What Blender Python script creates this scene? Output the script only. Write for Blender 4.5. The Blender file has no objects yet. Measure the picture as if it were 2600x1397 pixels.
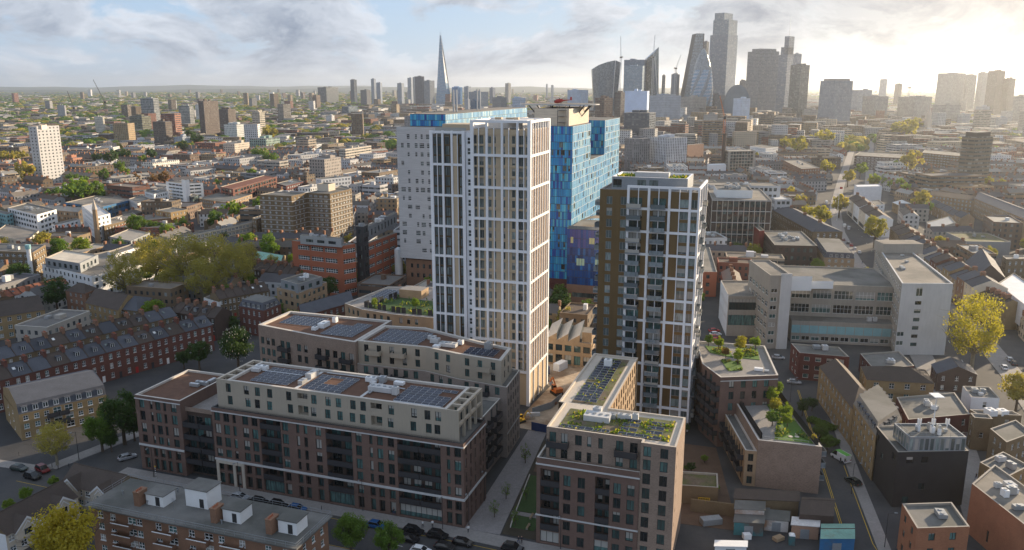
import bpy, math, random
from mathutils import Vector, Matrix
random.seed(11)
R = math.radians
sc = bpy.context.scene
COL = sc.collection

# ------------------------------------------------------------------ camera
CAM_H = 92.0                       # metres above the street
F_PX, CX, CY = 2059.0, 1300.0, 698.5   # focal length / centre of the 2600 px wide photograph
PITCH = math.atan((CY - 217.0) / F_PX)
cam = bpy.data.cameras.new('camera')
cam.sensor_width = 36.0
cam.lens = F_PX / 2600.0 * 36.0
cam.clip_start, cam.clip_end = 1.0, 90000.0
cam_o = bpy.data.objects.new('camera', cam)
cam_o.location = (0, 0, CAM_H)
cam_o.rotation_euler = (math.pi / 2 - PITCH, 0, 0)
COL.objects.link(cam_o)
sc.camera = cam_o

# ------------------------------------------------------------------ sky, sun, exposure
SUN_AZ, SUN_EL = 50.0, 13.0        # degrees, azimuth clockwise from +Y
SUN_DIR = Vector((math.sin(R(SUN_AZ)) * math.cos(R(SUN_EL)), math.cos(R(SUN_AZ)) * math.cos(R(SUN_EL)), math.sin(R(SUN_EL))))
sun = bpy.data.lights.new('sun', 'SUN')
sun.energy, sun.angle, sun.color = 5.0, R(0.6), (1.0, 0.80, 0.56)
sun_o = bpy.data.objects.new('sun', sun)
sun_o.rotation_euler = SUN_DIR.to_track_quat('Z', 'Y').to_euler()
sun_o.location = (300, 300, 400)
COL.objects.link(sun_o)

world = bpy.data.worlds.new('World'); sc.world = world; world.use_nodes = True
wn, wl = world.node_tree.nodes, world.node_tree.links
wn.clear()
def WN(t, **k):
    n = wn.new(t)
    for a, b in k.items(): setattr(n, a, b)
    return n
def wmath(op, a, b=None, c=None, clamp=False):
    n = WN('ShaderNodeMath', operation=op, use_clamp=clamp)
    for i, x in enumerate((a, b, c)):
        if x is None: continue
        if isinstance(x, (int, float)): n.inputs[i].default_value = x
        else: wl.new(x, n.inputs[i])
    return n.outputs[0]
def wvec(op, a, b):
    n = WN('ShaderNodeVectorMath', operation=op)
    for i, x in enumerate((a, b)):
        if isinstance(x, (tuple, Vector)): n.inputs[i].default_value = tuple(x)
        else: wl.new(x, n.inputs[i])
    return n
def wmix(f, a, b, mode='MIX'):
    n = WN('ShaderNodeMix', data_type='RGBA', blend_type=mode)
    if isinstance(f, (int, float)): n.inputs[0].default_value = f
    else: wl.new(f, n.inputs[0])
    for i, x in ((6, a), (7, b)):
        if isinstance(x, tuple): n.inputs[i].default_value = x + (1,)
        else: wl.new(x, n.inputs[i])
    return n.outputs[2]
sky = WN('ShaderNodeTexSky', sky_type='NISHITA')
sky.sun_disc = False
sky.sun_elevation, sky.sun_rotation = R(SUN_EL), R(SUN_AZ)
sky.altitude, sky.air_density, sky.dust_density, sky.ozone_density = 50, 1.0, 0.5, 1.0
tc = WN('ShaderNodeTexCoord')
d_ = tc.outputs['Generated']
def cloud_noise(off, scale=(9.0, 9.0, 19.0), detail=10.0, rough=0.6):
    v = wvec('MULTIPLY', d_, scale).outputs[0]
    v = wvec('ADD', v, off).outputs[0]
    n = WN('ShaderNodeTexNoise', noise_dimensions='3D')
    n.inputs['Scale'].default_value = 1.0; n.inputs['Detail'].default_value = detail; n.inputs['Roughness'].default_value = rough
    n.inputs['Distortion'].default_value = 0.35
    wl.new(v, n.inputs['Vector'])
    return n.outputs[0]
CO = Vector((4.7, 2.1, 9.3))
n0 = cloud_noise(tuple(CO))
n1 = cloud_noise(tuple(CO + Vector((0.16, 0.06, 0.38))), detail=6.0)
big = cloud_noise((1.5, 7.7, 3.2), (2.2, 2.2, 6.0), 2.0)
dens = wmath('ADD', n0, wmath('MULTIPLY', wmath('SUBTRACT', big, 0.5), 0.45))
mask = wmath('MULTIPLY_ADD', dens, 11.0, -4.55, True)
mask = wmath('MULTIPLY', mask, 0.93)
lit = wmath('MULTIPLY_ADD', wmath('SUBTRACT', n0, n1), 6.0, 0.40, True)
thick = wmath('MULTIPLY_ADD', dens, -6.0, 3.6, True)
lit = wmath('MULTIPLY', wmath('ADD', lit, thick), 0.5)
sd = wvec('DOT_PRODUCT', d_, SUN_DIR).outputs['Value']
sdc = wmath('MAXIMUM', sd, 0.0)
glow = wmath('POWER', sdc, 26.0)
glow2 = wmath('POWER', sdc, 5.0)
c_sh, c_li = (1.45, 1.8, 2.45), (5.3, 5.6, 6.1)
ccol = wmix(lit, c_sh, c_li)
ccol = wmix(wmath('MULTIPLY', glow2, 0.55), ccol, wmix(lit, (1.4, 1.4, 1.35), (4.6, 4.2, 3.5)))
ccol = wmix(wmath('MULTIPLY', glow, 0.8), ccol, wmix(lit, (1.5, 1.3, .95), (3.8, 3.3, 2.3)))
skyc = wmix(1.0, sky.outputs[0], (0.92, 0.93, 1.1), 'MULTIPLY')
skyc = wmix(0.75, skyc, (2.5, 3.6, 5.2))
skyc = wmix(wmath('MULTIPLY', glow2, 0.75), skyc, (3.3, 2.9, 2.1))
fin = wmix(mask, skyc, ccol)
bg = WN('ShaderNodeBackground'); bg.inputs[1].default_value = 0.09
wl.new(fin, bg.inputs[0])
wo = WN('ShaderNodeOutputWorld'); wl.new(bg.outputs[0], wo.inputs[0])

sc.view_settings.view_transform = 'Standard'; sc.view_settings.look = 'None'
sc.view_settings.exposure = 0.92; sc.view_settings.gamma = 1.0
sc.view_settings.use_curve_mapping = False
cy = sc.cycles
cy.use_denoising = True
cy.max_bounces, cy.diffuse_bounces, cy.glossy_bounces, cy.transmission_bounces, cy.volume_bounces = 5, 2, 2, 2, 1
cy.transparent_max_bounces = 6
cy.caustics_reflective = cy.caustics_refractive = False
cy.sample_clamp_indirect = 8.0

# ------------------------------------------------------------------ survey helpers (photo point + known height -> metres)
RG = {1: (0, 0), 2: (850, 0), 3: (1700, 0), 4: (0, 440), 5: (850, 440), 6: (1700, 440), 7: (0, 917), 8: (850, 917), 9: (1700, 917)}
ST, CT = math.sin(PITCH), math.cos(PITCH)
def S(r, x, y):
    return RG[r][0] + x / 2.8622, RG[r][1] + y / 2.8622
def ray(px, py):
    a, b = (px - CX) / F_PX, (CY - py) / F_PX
    return a, CT + b * ST, -ST + b * CT
def G(px, py, z=0.0):
    d = ray(px, py); t = (z - CAM_H) / d[2]
    return Vector((d[0] * t, d[1] * t))
def q(r, x, y, z=0.0):
    return G(*S(r, x, y), z)
def P(x, y, z):
    z -= CAM_H; dep = y * CT - z * ST
    return CX + F_PX * x / dep, CY - F_PX * (y * ST + z * CT) / dep, dep
UA = R(-18.5)
UC, US = math.cos(UA), math.sin(UA)
def W(u, v):                       # estate grid -> world
    return Vector((u * UC - v * US, 150 + u * US + v * UC))
def UV(p):
    x, y = p[0], p[1] - 150
    return x * UC + y * US, -x * US + y * UC

# ------------------------------------------------------------------ materials
MATS = {}
def _mat(name):
    m = bpy.data.materials.new(name); m.use_nodes = True
    nt = m.node_tree; nt.nodes.clear()
    MATS[name] = m
    return m, nt.nodes, nt.links
def _mathn(N, Lk, op, a, b=None, c=None, clamp=False):
    n = N.new('ShaderNodeMath'); n.operation = op; n.use_clamp = clamp
    for i, x in enumerate((a, b, c)):
        if x is None: continue
        if isinstance(x, (int, float)): n.inputs[i].default_value = x
        else: Lk.new(x, n.inputs[i])
    return n.outputs[0]
def _mixc(N, Lk, f, a, b, mode='MIX'):
    n = N.new('ShaderNodeMix'); n.data_type = 'RGBA'; n.blend_type = mode
    if isinstance(f, (int, float)): n.inputs[0].default_value = f
    else: Lk.new(f, n.inputs[0])
    for i, x in ((6, a), (7, b)):
        if isinstance(x, tuple): n.inputs[i].default_value = x[:3] + (1,)
        else: Lk.new(x, n.inputs[i])
    return n.outputs[2]
def _noise(N, Lk, vec, scale, detail=4.0, rough=0.6):
    n = N.new('ShaderNodeTexNoise'); n.inputs['Scale'].default_value = scale
    n.inputs['Detail'].default_value = detail; n.inputs['Roughness'].default_value = rough
    Lk.new(vec, n.inputs['Vector'])
    return n.outputs[0]
def _scaled(N, Lk, vec, s):
    n = N.new('ShaderNodeVectorMath'); n.operation = 'MULTIPLY'; n.inputs[1].default_value = s
    Lk.new(vec, n.inputs[0]); return n.outputs[0]
def M(name, col, rough=0.85, var=0.3, sc_=0.35, fine=0.25, fsc=(2.5, 2.5, 9.0), metal=0.0, spec=0.3, rnd=0.0, col2=None, attr=False):
    m, N, Lk = _mat(name)
    g = N.new('ShaderNodeNewGeometry').outputs['Position']
    n1 = _noise(N, Lk, g, sc_, 5.0)
    n2 = _noise(N, Lk, _scaled(N, Lk, g, fsc), 1.0, 2.0)
    if attr:
        at = N.new('ShaderNodeAttribute'); at.attribute_name = 'Col'; base = at.outputs['Color']
    else:
        rg = N.new('ShaderNodeRGB'); rg.outputs[0].default_value = col + (1,); base = rg.outputs[0]
    if col2:
        f2 = _mathn(N, Lk, 'MULTIPLY_ADD', _noise(N, Lk, g, sc_ * 0.45, 6.0), 7.0, -3.2, True)
        base = _mixc(N, Lk, f2, base, col2)
    k = _mathn(N, Lk, 'MULTIPLY_ADD', n1, 2 * var, 1 - var)
    k = _mathn(N, Lk, 'MULTIPLY', k, _mathn(N, Lk, 'MULTIPLY_ADD', n2, 2 * fine, 1 - fine))
    if rnd:
        oi = N.new('ShaderNodeObjectInfo')
        k = _mathn(N, Lk, 'MULTIPLY', k, _mathn(N, Lk, 'MULTIPLY_ADD', oi.outputs['Random'], 2 * rnd, 1 - rnd))
    cb = N.new('ShaderNodeCombineColor')
    for i in range(3): Lk.new(k, cb.inputs[i])
    c = _mixc(N, Lk, 1.0, base, cb.outputs[0], 'MULTIPLY')
    b = N.new('ShaderNodeBsdfPrincipled')
    Lk.new(c, b.inputs['Base Color'])
    Lk.new(_mathn(N, Lk, 'MULTIPLY_ADD', n2, 0.2, rough - 0.1), b.inputs['Roughness'])
    b.inputs['Metallic'].default_value = metal; b.inputs['Specular IOR Level'].default_value = spec
    o = N.new('ShaderNodeOutputMaterial'); Lk.new(b.outputs[0], o.inputs[0])
    return m
def glass_mat(name, dark, pale, by_object=True, amount=0.5, rough=0.06, spec=0.8):
    m, N, Lk = _mat(name)
    g = N.new('ShaderNodeNewGeometry').outputs['Position']
    if by_object:
        r = N.new('ShaderNodeObjectInfo').outputs['Random']
    else:
        sn = N.new('ShaderNodeVectorMath'); sn.operation = 'SNAP'; sn.inputs[1].default_value = (2.7, 2.7, 3.0); Lk.new(g, sn.inputs[0])
        wnz = N.new('ShaderNodeTexWhiteNoise'); Lk.new(sn.outputs[0], wnz.inputs['Vector']); r = wnz.outputs['Value']
    n = _noise(N, Lk, _scaled(N, Lk, g, (1.6, 1.6, 0.35)), 1.0, 3.0)
    f = _mathn(N, Lk, 'POWER', r, 1.0 / max(amount, 0.05))
    f = _mathn(N, Lk, 'MULTIPLY', f, _mathn(N, Lk, 'MULTIPLY_ADD', n, 2.4, -0.5, True))
    c = _mixc(N, Lk, f, dark, pale)
    if by_object:                                    # some rooms have a blind drawn part of the way down
        tcn = N.new('ShaderNodeTexCoord'); sx = N.new('ShaderNodeSeparateXYZ'); Lk.new(tcn.outputs['Generated'], sx.inputs[0])
        w2 = N.new('ShaderNodeTexWhiteNoise'); w2.noise_dimensions = '1D'; Lk.new(r, w2.inputs['W'])
        has = _mathn(N, Lk, 'GREATER_THAN', w2.outputs['Value'], 0.72)
        low = _mathn(N, Lk, 'GREATER_THAN', sx.outputs[2], _mathn(N, Lk, 'FRACT', _mathn(N, Lk, 'MULTIPLY', r, 37.0)))
        c = _mixc(N, Lk, _mathn(N, Lk, 'MULTIPLY', has, low), c, (0.42, 0.41, 0.38))
    b = N.new('ShaderNodeBsdfPrincipled'); Lk.new(c, b.inputs['Base Color'])
    b.inputs['Roughness'].default_value = rough; b.inputs['Specular IOR Level'].default_value = spec
    o = N.new('ShaderNodeOutputMaterial'); Lk.new(b.outputs[0], o.inputs[0])
    return m
def city_mat(name, px, pz, wx, wz, glass=(0.03, 0.04, 0.05), con=1.0):
    """far facades: colour attribute plus window openings laid out in metres on the wall"""
    m, N, Lk = _mat(name)
    at = N.new('ShaderNodeAttribute'); at.attribute_name = 'Col'
    uv = N.new('ShaderNodeUVMap'); sp = N.new('ShaderNodeSeparateXYZ'); Lk.new(uv.outputs[0], sp.inputs[0])
    g = N.new('ShaderNodeNewGeometry').outputs['Position']
    fu = _mathn(N, Lk, 'FRACT', _mathn(N, Lk, 'DIVIDE', sp.outputs[0], px))
    fv = _mathn(N, Lk, 'FRACT', _mathn(N, Lk, 'DIVIDE', sp.outputs[1], pz))
    a = _mathn(N, Lk, 'LESS_THAN', _mathn(N, Lk, 'ABSOLUTE', _mathn(N, Lk, 'SUBTRACT', fu, 0.5)), wx / 2)
    b_ = _mathn(N, Lk, 'LESS_THAN', _mathn(N, Lk, 'ABSOLUTE', _mathn(N, Lk, 'SUBTRACT', fv, 0.5)), wz / 2)
    w = _mathn(N, Lk, 'MULTIPLY', a, b_)
    n1 = _noise(N, Lk, g, 0.12, 5.0)
    k = _mathn(N, Lk, 'MULTIPLY_ADD', n1, 0.7, 0.65)
    cb = N.new('ShaderNodeCombineColor')
    for i in range(3): Lk.new(k, cb.inputs[i])
    c = _mixc(N, Lk, 1.0, at.outputs['Color'], cb.outputs[0], 'MULTIPLY')
    sn = N.new('ShaderNodeVectorMath'); sn.operation = 'SNAP'; sn.inputs[1].default_value = (3.1, 3.1, 2.9); Lk.new(g, sn.inputs[0])
    wz_ = N.new('ShaderNodeTexWhiteNoise'); Lk.new(sn.outputs[0], wz_.inputs['Vector'])
    gc = _mixc(N, Lk, _mathn(N, Lk, 'POWER', wz_.outputs['Value'], 4.0), glass, (0.35, 0.37, 0.36))
    c = _mixc(N, Lk, _mathn(N, Lk, 'MULTIPLY', w, con), c, gc)
    b = N.new('ShaderNodeBsdfPrincipled'); Lk.new(c, b.inputs['Base Color'])
    Lk.new(_mathn(N, Lk, 'MULTIPLY_ADD', w, -0.65, 0.8), b.inputs['Roughness'])
    o = N.new('ShaderNodeOutputMaterial'); Lk.new(b.outputs[0], o.inputs[0])
    return m
def leaf_mat(name, c1, c2, trans=0.35):
    m, N, Lk = _mat(name)
    oi = N.new('ShaderNodeObjectInfo').outputs['Random']
    g = N.new('ShaderNodeNewGeometry').outputs['Position']
    n = _noise(N, Lk, g, 0.9, 3.0)
    f = _mathn(N, Lk, 'ADD', _mathn(N, Lk, 'MULTIPLY', oi, 0.45), _mathn(N, Lk, 'MULTIPLY_ADD', n, 1.5, -0.45), None, True)
    c = _mixc(N, Lk, f, c1, c2)
    d = N.new('ShaderNodeBsdfPrincipled'); Lk.new(c, d.inputs['Base Color']); d.inputs['Roughness'].default_value = 0.7
    d.inputs['Specular IOR Level'].default_value = 0.2
    t = N.new('ShaderNodeBsdfTranslucent'); Lk.new(_mixc(N, Lk, 1.0, c, (1.5, 1.35, 0.6), 'MULTIPLY'), t.inputs[0])
    mx = N.new('ShaderNodeMixShader'); mx.inputs[0].default_value = trans
    Lk.new(d.outputs[0], mx.inputs[1]); Lk.new(t.outputs[0], mx.inputs[2])
    o = N.new('ShaderNodeOutputMaterial'); Lk.new(mx.outputs[0], o.inputs[0])
    return m

BR = dict(fine=0.3, fsc=(3.0, 3.0, 8.0))
M('brick_brown', (0.168, 0.108, 0.088), **BR)
M('brick_mottled', (0.29, 0.215, 0.17), var=0.3, fine=0.6, fsc=(2.6, 2.6, 9.0))
M('brick_grey', (0.30, 0.25, 0.22), var=0.25, fine=0.4, fsc=(2.6, 2.6, 9.0))
M('brick_bright', (0.36, 0.155, 0.085), **BR)
M('brick_red', (0.155, 0.066, 0.05), **BR)
M('brick_orange', (0.25, 0.14, 0.09), **BR)
M('brick_yellow', (0.32, 0.225, 0.115), **BR)
M('brick_tan', (0.36, 0.255, 0.16), **BR)
M('brick_stock', (0.20, 0.145, 0.085), **BR)
M('brick_dark', (0.085, 0.06, 0.05), **BR)
M('brick_maroon', (0.115, 0.035, 0.03), **BR)
M('brick_black', (0.035, 0.033, 0.034), **BR)
M('terracotta', (0.40, 0.13, 0.07), var=0.15, fine=0.15)
M('red_metal', (0.24, 0.035, 0.025), rough=0.5, var=0.1)
M('render_white', (0.78, 0.78, 0.78), var=0.12, fine=0.08, sc_=0.2)
M('render_cream', (0.66, 0.58, 0.47), var=0.15, fine=0.08)
M('paint_white', (0.82, 0.82, 0.82), rough=0.55, var=0.06, fine=0.05)
M('tower_white', (0.88, 0.88, 0.90), rough=0.6, var=0.06, fine=0.06)
M('tower_beige', (0.56, 0.44, 0.30), rough=0.6, var=0.1, fine=0.06)
M('bronze', (0.185, 0.125, 0.06), rough=0.38, var=0.12, fine=0.15, fsc=(1.2, 1.2, 0.1), metal=0.5)
M('bronze_dark', (0.11, 0.075, 0.04), rough=0.45, var=0.15, metal=0.4)
M('metal_pale', (0.50, 0.435, 0.35), rough=0.5, var=0.08, fine=0.12, fsc=(4.5, 4.5, 0.3), metal=0.25)
M('metal_grey', (0.30, 0.32, 0.34), rough=0.5, var=0.15, metal=0.3)
M('steel', (0.50, 0.52, 0.54), rough=0.4, var=0.2, metal=0.6)
M('metal_dark', (0.035, 0.036, 0.04), rough=0.5, var=0.2)
M('railing', (0.05, 0.05, 0.055), rough=0.4, var=0.2)
M('slate', (0.085, 0.09, 0.105), var=0.3, fine=0.3, fsc=(3, 3, 3), rnd=0.2)
M('slate_brown', (0.078, 0.06, 0.05), var=0.3, fine=0.3, fsc=(3, 3, 3), rnd=0.15)
M('tile_red', (0.20, 0.075, 0.045), var=0.3, fine=0.3, rnd=0.15)
M('felt', (0.17, 0.165, 0.155), var=0.35, sc_=0.15, fine=0.2, fsc=(1, 1, 1), col2=(0.11, 0.11, 0.10))
M('felt_warm', (0.24, 0.215, 0.185), var=0.35, sc_=0.12, fine=0.2, fsc=(1, 1, 1), col2=(0.15, 0.14, 0.125))
M('sedum_brown', (0.135, 0.07, 0.045), var=0.4, sc_=0.5, fine=0.3, fsc=(2, 2, 2))
M('sedum_green', (0.115, 0.12, 0.045), var=0.5, sc_=0.5, fine=0.4, fsc=(2, 2, 2), col2=(0.15, 0.115, 0.08))
M('stone_pale', (0.56, 0.49, 0.41), var=0.12, fine=0.12)
M('coping', (0.55, 0.51, 0.46), var=0.15, fine=0.1)
M('concrete', (0.36, 0.325, 0.28), var=0.22, sc_=0.15, fine=0.15, fsc=(1.5, 1.5, 0.25))
M('concrete_pale', (0.56, 0.555, 0.55), var=0.15, sc_=0.15, fine=0.12, fsc=(1.5, 1.5, 0.25))
M('panel_grey', (0.55, 0.55, 0.56), var=0.06, fine=0.35, fsc=(0.2, 0.2, 6.5))
M('louvre_cream', (0.62, 0.55, 0.45), var=0.08, fine=0.35, fsc=(0.2, 0.2, 6.5))
M('asphalt', (0.055, 0.055, 0.058), var=0.35, sc_=0.12, fine=0.25, fsc=(1.5, 1.5, 1), col2=(0.075, 0.072, 0.07))
M('paving', (0.27, 0.25, 0.235), var=0.22, sc_=0.4, fine=0.25, fsc=(2, 2, 2))
M('setts', (0.26, 0.24, 0.235), var=0.2, sc_=0.8, fine=0.35, fsc=(3, 3, 3))
M('dirt', (0.42, 0.33, 0.24), var=0.45, sc_=0.25, fine=0.3, fsc=(1.2, 1.2, 1), col2=(0.24, 0.16, 0.10))
M('mulch', (0.13, 0.082, 0.055), var=0.3, fine=0.3)
M('lawn', (0.045, 0.085, 0.025), var=0.35, sc_=0.3, fine=0.3, fsc=(2, 2, 2))
M('lawn_lush', (0.09, 0.17, 0.03), var=0.25, sc_=0.5, fine=0.3, fsc=(2, 2, 2))
M('yellow_line', (0.55, 0.36, 0.03), var=0.35, fine=0.2)
M('white_line', (0.6, 0.6, 0.58), var=0.3, fine=0.2)
M('curtain_white', (0.7, 0.68, 0.64), var=0.1)
M('solar', (0.012, 0.019, 0.042), rough=0.22, var=0.2, spec=0.6, fine=0.1, rnd=0.25)
M('teal_panel', (0.26, 0.47, 0.50), var=0.25, fine=0.15, fsc=(0.5, 0.5, 0.1))
M('copper_green', (0.25, 0.45, 0.36), var=0.2)
M('bark', (0.11, 0.085, 0.06), var=0.3)
M('bark_pale', (0.24, 0.21, 0.15), var=0.35, sc_=1.2)
M('soil', (0.06, 0.05, 0.035), var=0.3)
M('tarpaulin', (0.72, 0.72, 0.74), var=0.15, sc_=0.4, fine=0.15, fsc=(0.3, 0.3, 3))
M('hoarding_blue', (0.02, 0.05, 0.16), var=0.3)
M('paint_blue', (0.03, 0.15, 0.33), var=0.3, col2=(0.07, 0.12, 0.16))
M('paint_teal', (0.05, 0.17, 0.19), var=0.4, col2=(0.12, 0.10, 0.09))
M('paint_red', (0.45, 0.03, 0.025), rough=0.4, var=0.1)
M('paint_yellow', (0.62, 0.38, 0.03), rough=0.5, var=0.15)
M('paint_orange', (0.55, 0.16, 0.03), rough=0.5, var=0.15)
M('peeling', (0.62, 0.60, 0.58), var=0.25, col2=(0.36, 0.20, 0.12))
M('plaster_pink', (0.42, 0.25, 0.17), var=0.25)
M('corrugated', (0.20, 0.36, 0.30), var=0.4, col2=(0.30, 0.14, 0.08))
M('rubber', (0.02, 0.02, 0.02), rough=0.7)
M('chrome', (0.6, 0.6, 0.62), rough=0.25, metal=0.9, var=0.05)
M('car_silver', (0.55, 0.57, 0.60), rough=0.25, metal=0.5, var=0.03, fine=0.0)
M('car_white', (0.80, 0.80, 0.80), rough=0.25, var=0.03, fine=0.0, spec=0.6)
M('car_black', (0.012, 0.012, 0.014), rough=0.2, var=0.03, fine=0.0, spec=0.6)
M('car_blue', (0.02, 0.09, 0.24), rough=0.22, var=0.03, fine=0.0, spec=0.6)
M('car_red', (0.16, 0.012, 0.016), rough=0.22, var=0.03, fine=0.0, spec=0.6)
M('car_green', (0.03, 0.045, 0.04), rough=0.22, var=0.03, fine=0.0, spec=0.6)
M('car_glass', (0.01, 0.012, 0.014), rough=0.08, var=0.0, fine=0.0, spec=0.8)
M('lamp_white', (0.8, 0.8, 0.78), rough=0.3, var=0.0)
M('lamp_red', (0.35, 0.02, 0.02), rough=0.3, var=0.0)
M('van_green', (0.12, 0.42, 0.06), rough=0.4, var=0.05)
M('skin', (0.45, 0.27, 0.19), var=0.05)
M('cloth_dark', (0.03, 0.03, 0.04), var=0.2)
M('cloth_white', (0.7, 0.7, 0.7), var=0.1)
M('cloth_blue', (0.04, 0.07, 0.16), var=0.2)
M('city_roof', (0, 0, 0), var=0.3, sc_=0.1, fine=0.2, fsc=(0.6, 0.6, 0.6), attr=True)
M('city_plain', (0, 0, 0), var=0.2, sc_=0.1, fine=0.15, attr=True)
M('blue_panel', (0, 0, 0), rough=0.25, var=0.12, sc_=0.2, fine=0.1, spec=0.6, attr=True)
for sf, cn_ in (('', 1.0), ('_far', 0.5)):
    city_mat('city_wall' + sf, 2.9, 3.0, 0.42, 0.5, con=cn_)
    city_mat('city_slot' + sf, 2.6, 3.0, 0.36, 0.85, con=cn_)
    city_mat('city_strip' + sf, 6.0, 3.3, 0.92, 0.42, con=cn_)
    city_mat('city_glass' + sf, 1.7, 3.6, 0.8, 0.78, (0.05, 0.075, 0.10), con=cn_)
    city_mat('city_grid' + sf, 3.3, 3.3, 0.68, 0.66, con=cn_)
M('distant_ground', (0.085, 0.085, 0.065), var=0.5, sc_=0.004, fine=0.5, fsc=(0.02, 0.02, 0.02), col2=(0.055, 0.075, 0.03))
M('hill', (0.05, 0.07, 0.05), var=0.3, sc_=0.002)
glass_mat('glass_object', (0.012, 0.017, 0.02), (0.13, 0.27, 0.26), True, 0.55)
glass_mat('glass_field', (0.015, 0.02, 0.023), (0.20, 0.26, 0.25), False, 0.5)
glass_mat('glass_warm', (0.06, 0.085, 0.09), (0.38, 0.47, 0.46), True, 0.8, 0.05)
glass_mat('glass_warm_field', (0.045, 0.065, 0.075), (0.34, 0.42, 0.42), False, 0.8, 0.05)
glass_mat('glass_spire', (0.10, 0.20, 0.33), (0.20, 0.36, 0.52), False, 0.9, 0.12, 0.9)
glass_mat('glass_tower', (0.09, 0.13, 0.17), (0.22, 0.29, 0.34), False, 0.9, 0.12, 0.9)
glass_mat('rail_glass', (0.10, 0.13, 0.15), (0.28, 0.33, 0.36), True, 0.8, 0.1)
leaf_mat('leaf_yellow', (0.24, 0.25, 0.035), (0.36, 0.34, 0.055), 0.5)
leaf_mat('leaf_bright', (0.13, 0.23, 0.03), (0.24, 0.31, 0.04), 0.45)
leaf_mat('leaf_green', (0.075, 0.15, 0.025), (0.15, 0.24, 0.035), 0.4)
leaf_mat('leaf_dark', (0.035, 0.075, 0.02), (0.075, 0.135, 0.03), 0.35)
leaf_mat('leaf_olive', (0.27, 0.26, 0.075), (0.40, 0.36, 0.10), 0.5)
leaf_mat('leaf_rust', (0.15, 0.09, 0.03), (0.24, 0.14, 0.045), 0.4)
leaf_mat('leaf_sun_painted', (0.36, 0.31, 0.035), (0.50, 0.42, 0.055), 0.5)  # spring gold leaves, with the missing sunlight painted into the colour
leaf_mat('blossom_white', (0.6, 0.6, 0.52), (0.72, 0.7, 0.6), 0.2)
# ------------------------------------------------------------------ mesh helpers
class MB:
    def __init__(s): s.v, s.f, s.mi, s.uv, s.col, s.mats = [], [], [], [], [], []
    def face(s, pts, m, uv=None, col=None):
        if m not in s.mats: s.mats.append(m)
        n = len(s.v); s.v.extend([tuple(p) for p in pts]); s.f.append(tuple(range(n, n + len(pts))))
        s.mi.append(s.mats.index(m)); s.uv.append(uv); s.col.append(col)
    def box(s, x0, x1, y0, y1, z0, z1, m, T=None, bottom=False, col=None, top=None):
        c = [(x0, y0, z0), (x1, y0, z0), (x1, y1, z0), (x0, y1, z0), (x0, y0, z1), (x1, y0, z1), (x1, y1, z1), (x0, y1, z1)]
        if T: c = [T(*p) for p in c]
        fs = [(0, 1, 5, 4), (1, 2, 6, 5), (2, 3, 7, 6), (3, 0, 4, 7)]
        for f in fs: s.face([c[i] for i in f], m, None, col)
        s.face([c[i] for i in (4, 5, 6, 7)], top or m, None, col)
        if bottom: s.face([c[i] for i in (3, 2, 1, 0)], m, None, col)
    def prism(s, poly, z0, z1, m, top=None, col=None, tcol=None, wuv=False, cap=True):
        n = len(poly); acc = 0.0
        for i in range(n):
            a, b = poly[i], poly[(i + 1) % n]; L = math.hypot(b[0] - a[0], b[1] - a[1])
            uv = [(acc, z0), (acc + L, z0), (acc + L, z1), (acc, z1)] if wuv else None
            s.face([(a[0], a[1], z0), (b[0], b[1], z0), (b[0], b[1], z1), (a[0], a[1], z1)], m, uv, col); acc += L
        if cap: s.face([(p[0], p[1], z1) for p in poly], top or m, None, tcol or col)
    def tube(s, a, b, r0, r1, m, n=6):
        a, b = Vector(a), Vector(b); d = (b - a)
        if d.length < 1e-6: return
        d.normalize(); x = d.orthogonal().normalized(); y = d.cross(x)
        A = [a + (x * math.cos(2 * math.pi * i / n) + y * math.sin(2 * math.pi * i / n)) * r0 for i in range(n)]
        B = [b + (x * math.cos(2 * math.pi * i / n) + y * math.sin(2 * math.pi * i / n)) * r1 for i in range(n)]
        for i in range(n): s.face([A[i], A[(i + 1) % n], B[(i + 1) % n], B[i]], m)
        s.face(B, m)
    def loft(s, rings, m, cap=True):
        for r0, r1 in zip(rings, rings[1:]):
            n = len(r0)
            for i in range(n): s.face([r0[i], r0[(i + 1) % n], r1[(i + 1) % n], r1[i]], m)
        if cap: s.face(rings[-1], m); s.face(rings[0][::-1], m)
    def mesh(s, name, smooth=False):
        me = bpy.data.meshes.new(name)
        me.from_pydata(s.v, [], s.f)
        for m in s.mats: me.materials.append(MATS[m])
        me.polygons.foreach_set('material_index', s.mi)
        if any(u is not None for u in s.uv):
            l = me.uv_layers.new(name='UVMap'); out = []
            for f, u in zip(s.f, s.uv):
                for i in range(len(f)): out.extend(u[i] if u else (0.0, 0.0))
            l.data.foreach_set('uv', out)
        if any(c is not None for c in s.col):
            a = me.attributes.new('Col', 'FLOAT_COLOR', 'FACE'); out = []
            for c in s.col: out.extend((c or (0.3, 0.3, 0.3))[:3]); out.append(1.0)
            a.data.foreach_set('color', out)
        if smooth: me.polygons.foreach_set('use_smooth', [True] * len(s.f))
        me.update()
        return me
    def build(s, name, parent=None, kind=None, smooth=False, loc=None, rz=0.0):
        if not s.f: return None
        o = bpy.data.objects.new(name, s.mesh(name, smooth)); COL.objects.link(o)
        if parent: o.parent = parent
        if kind: o['kind'] = kind
        if loc is not None: o.location = loc
        o.rotation_euler[2] = rz
        return o

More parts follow.
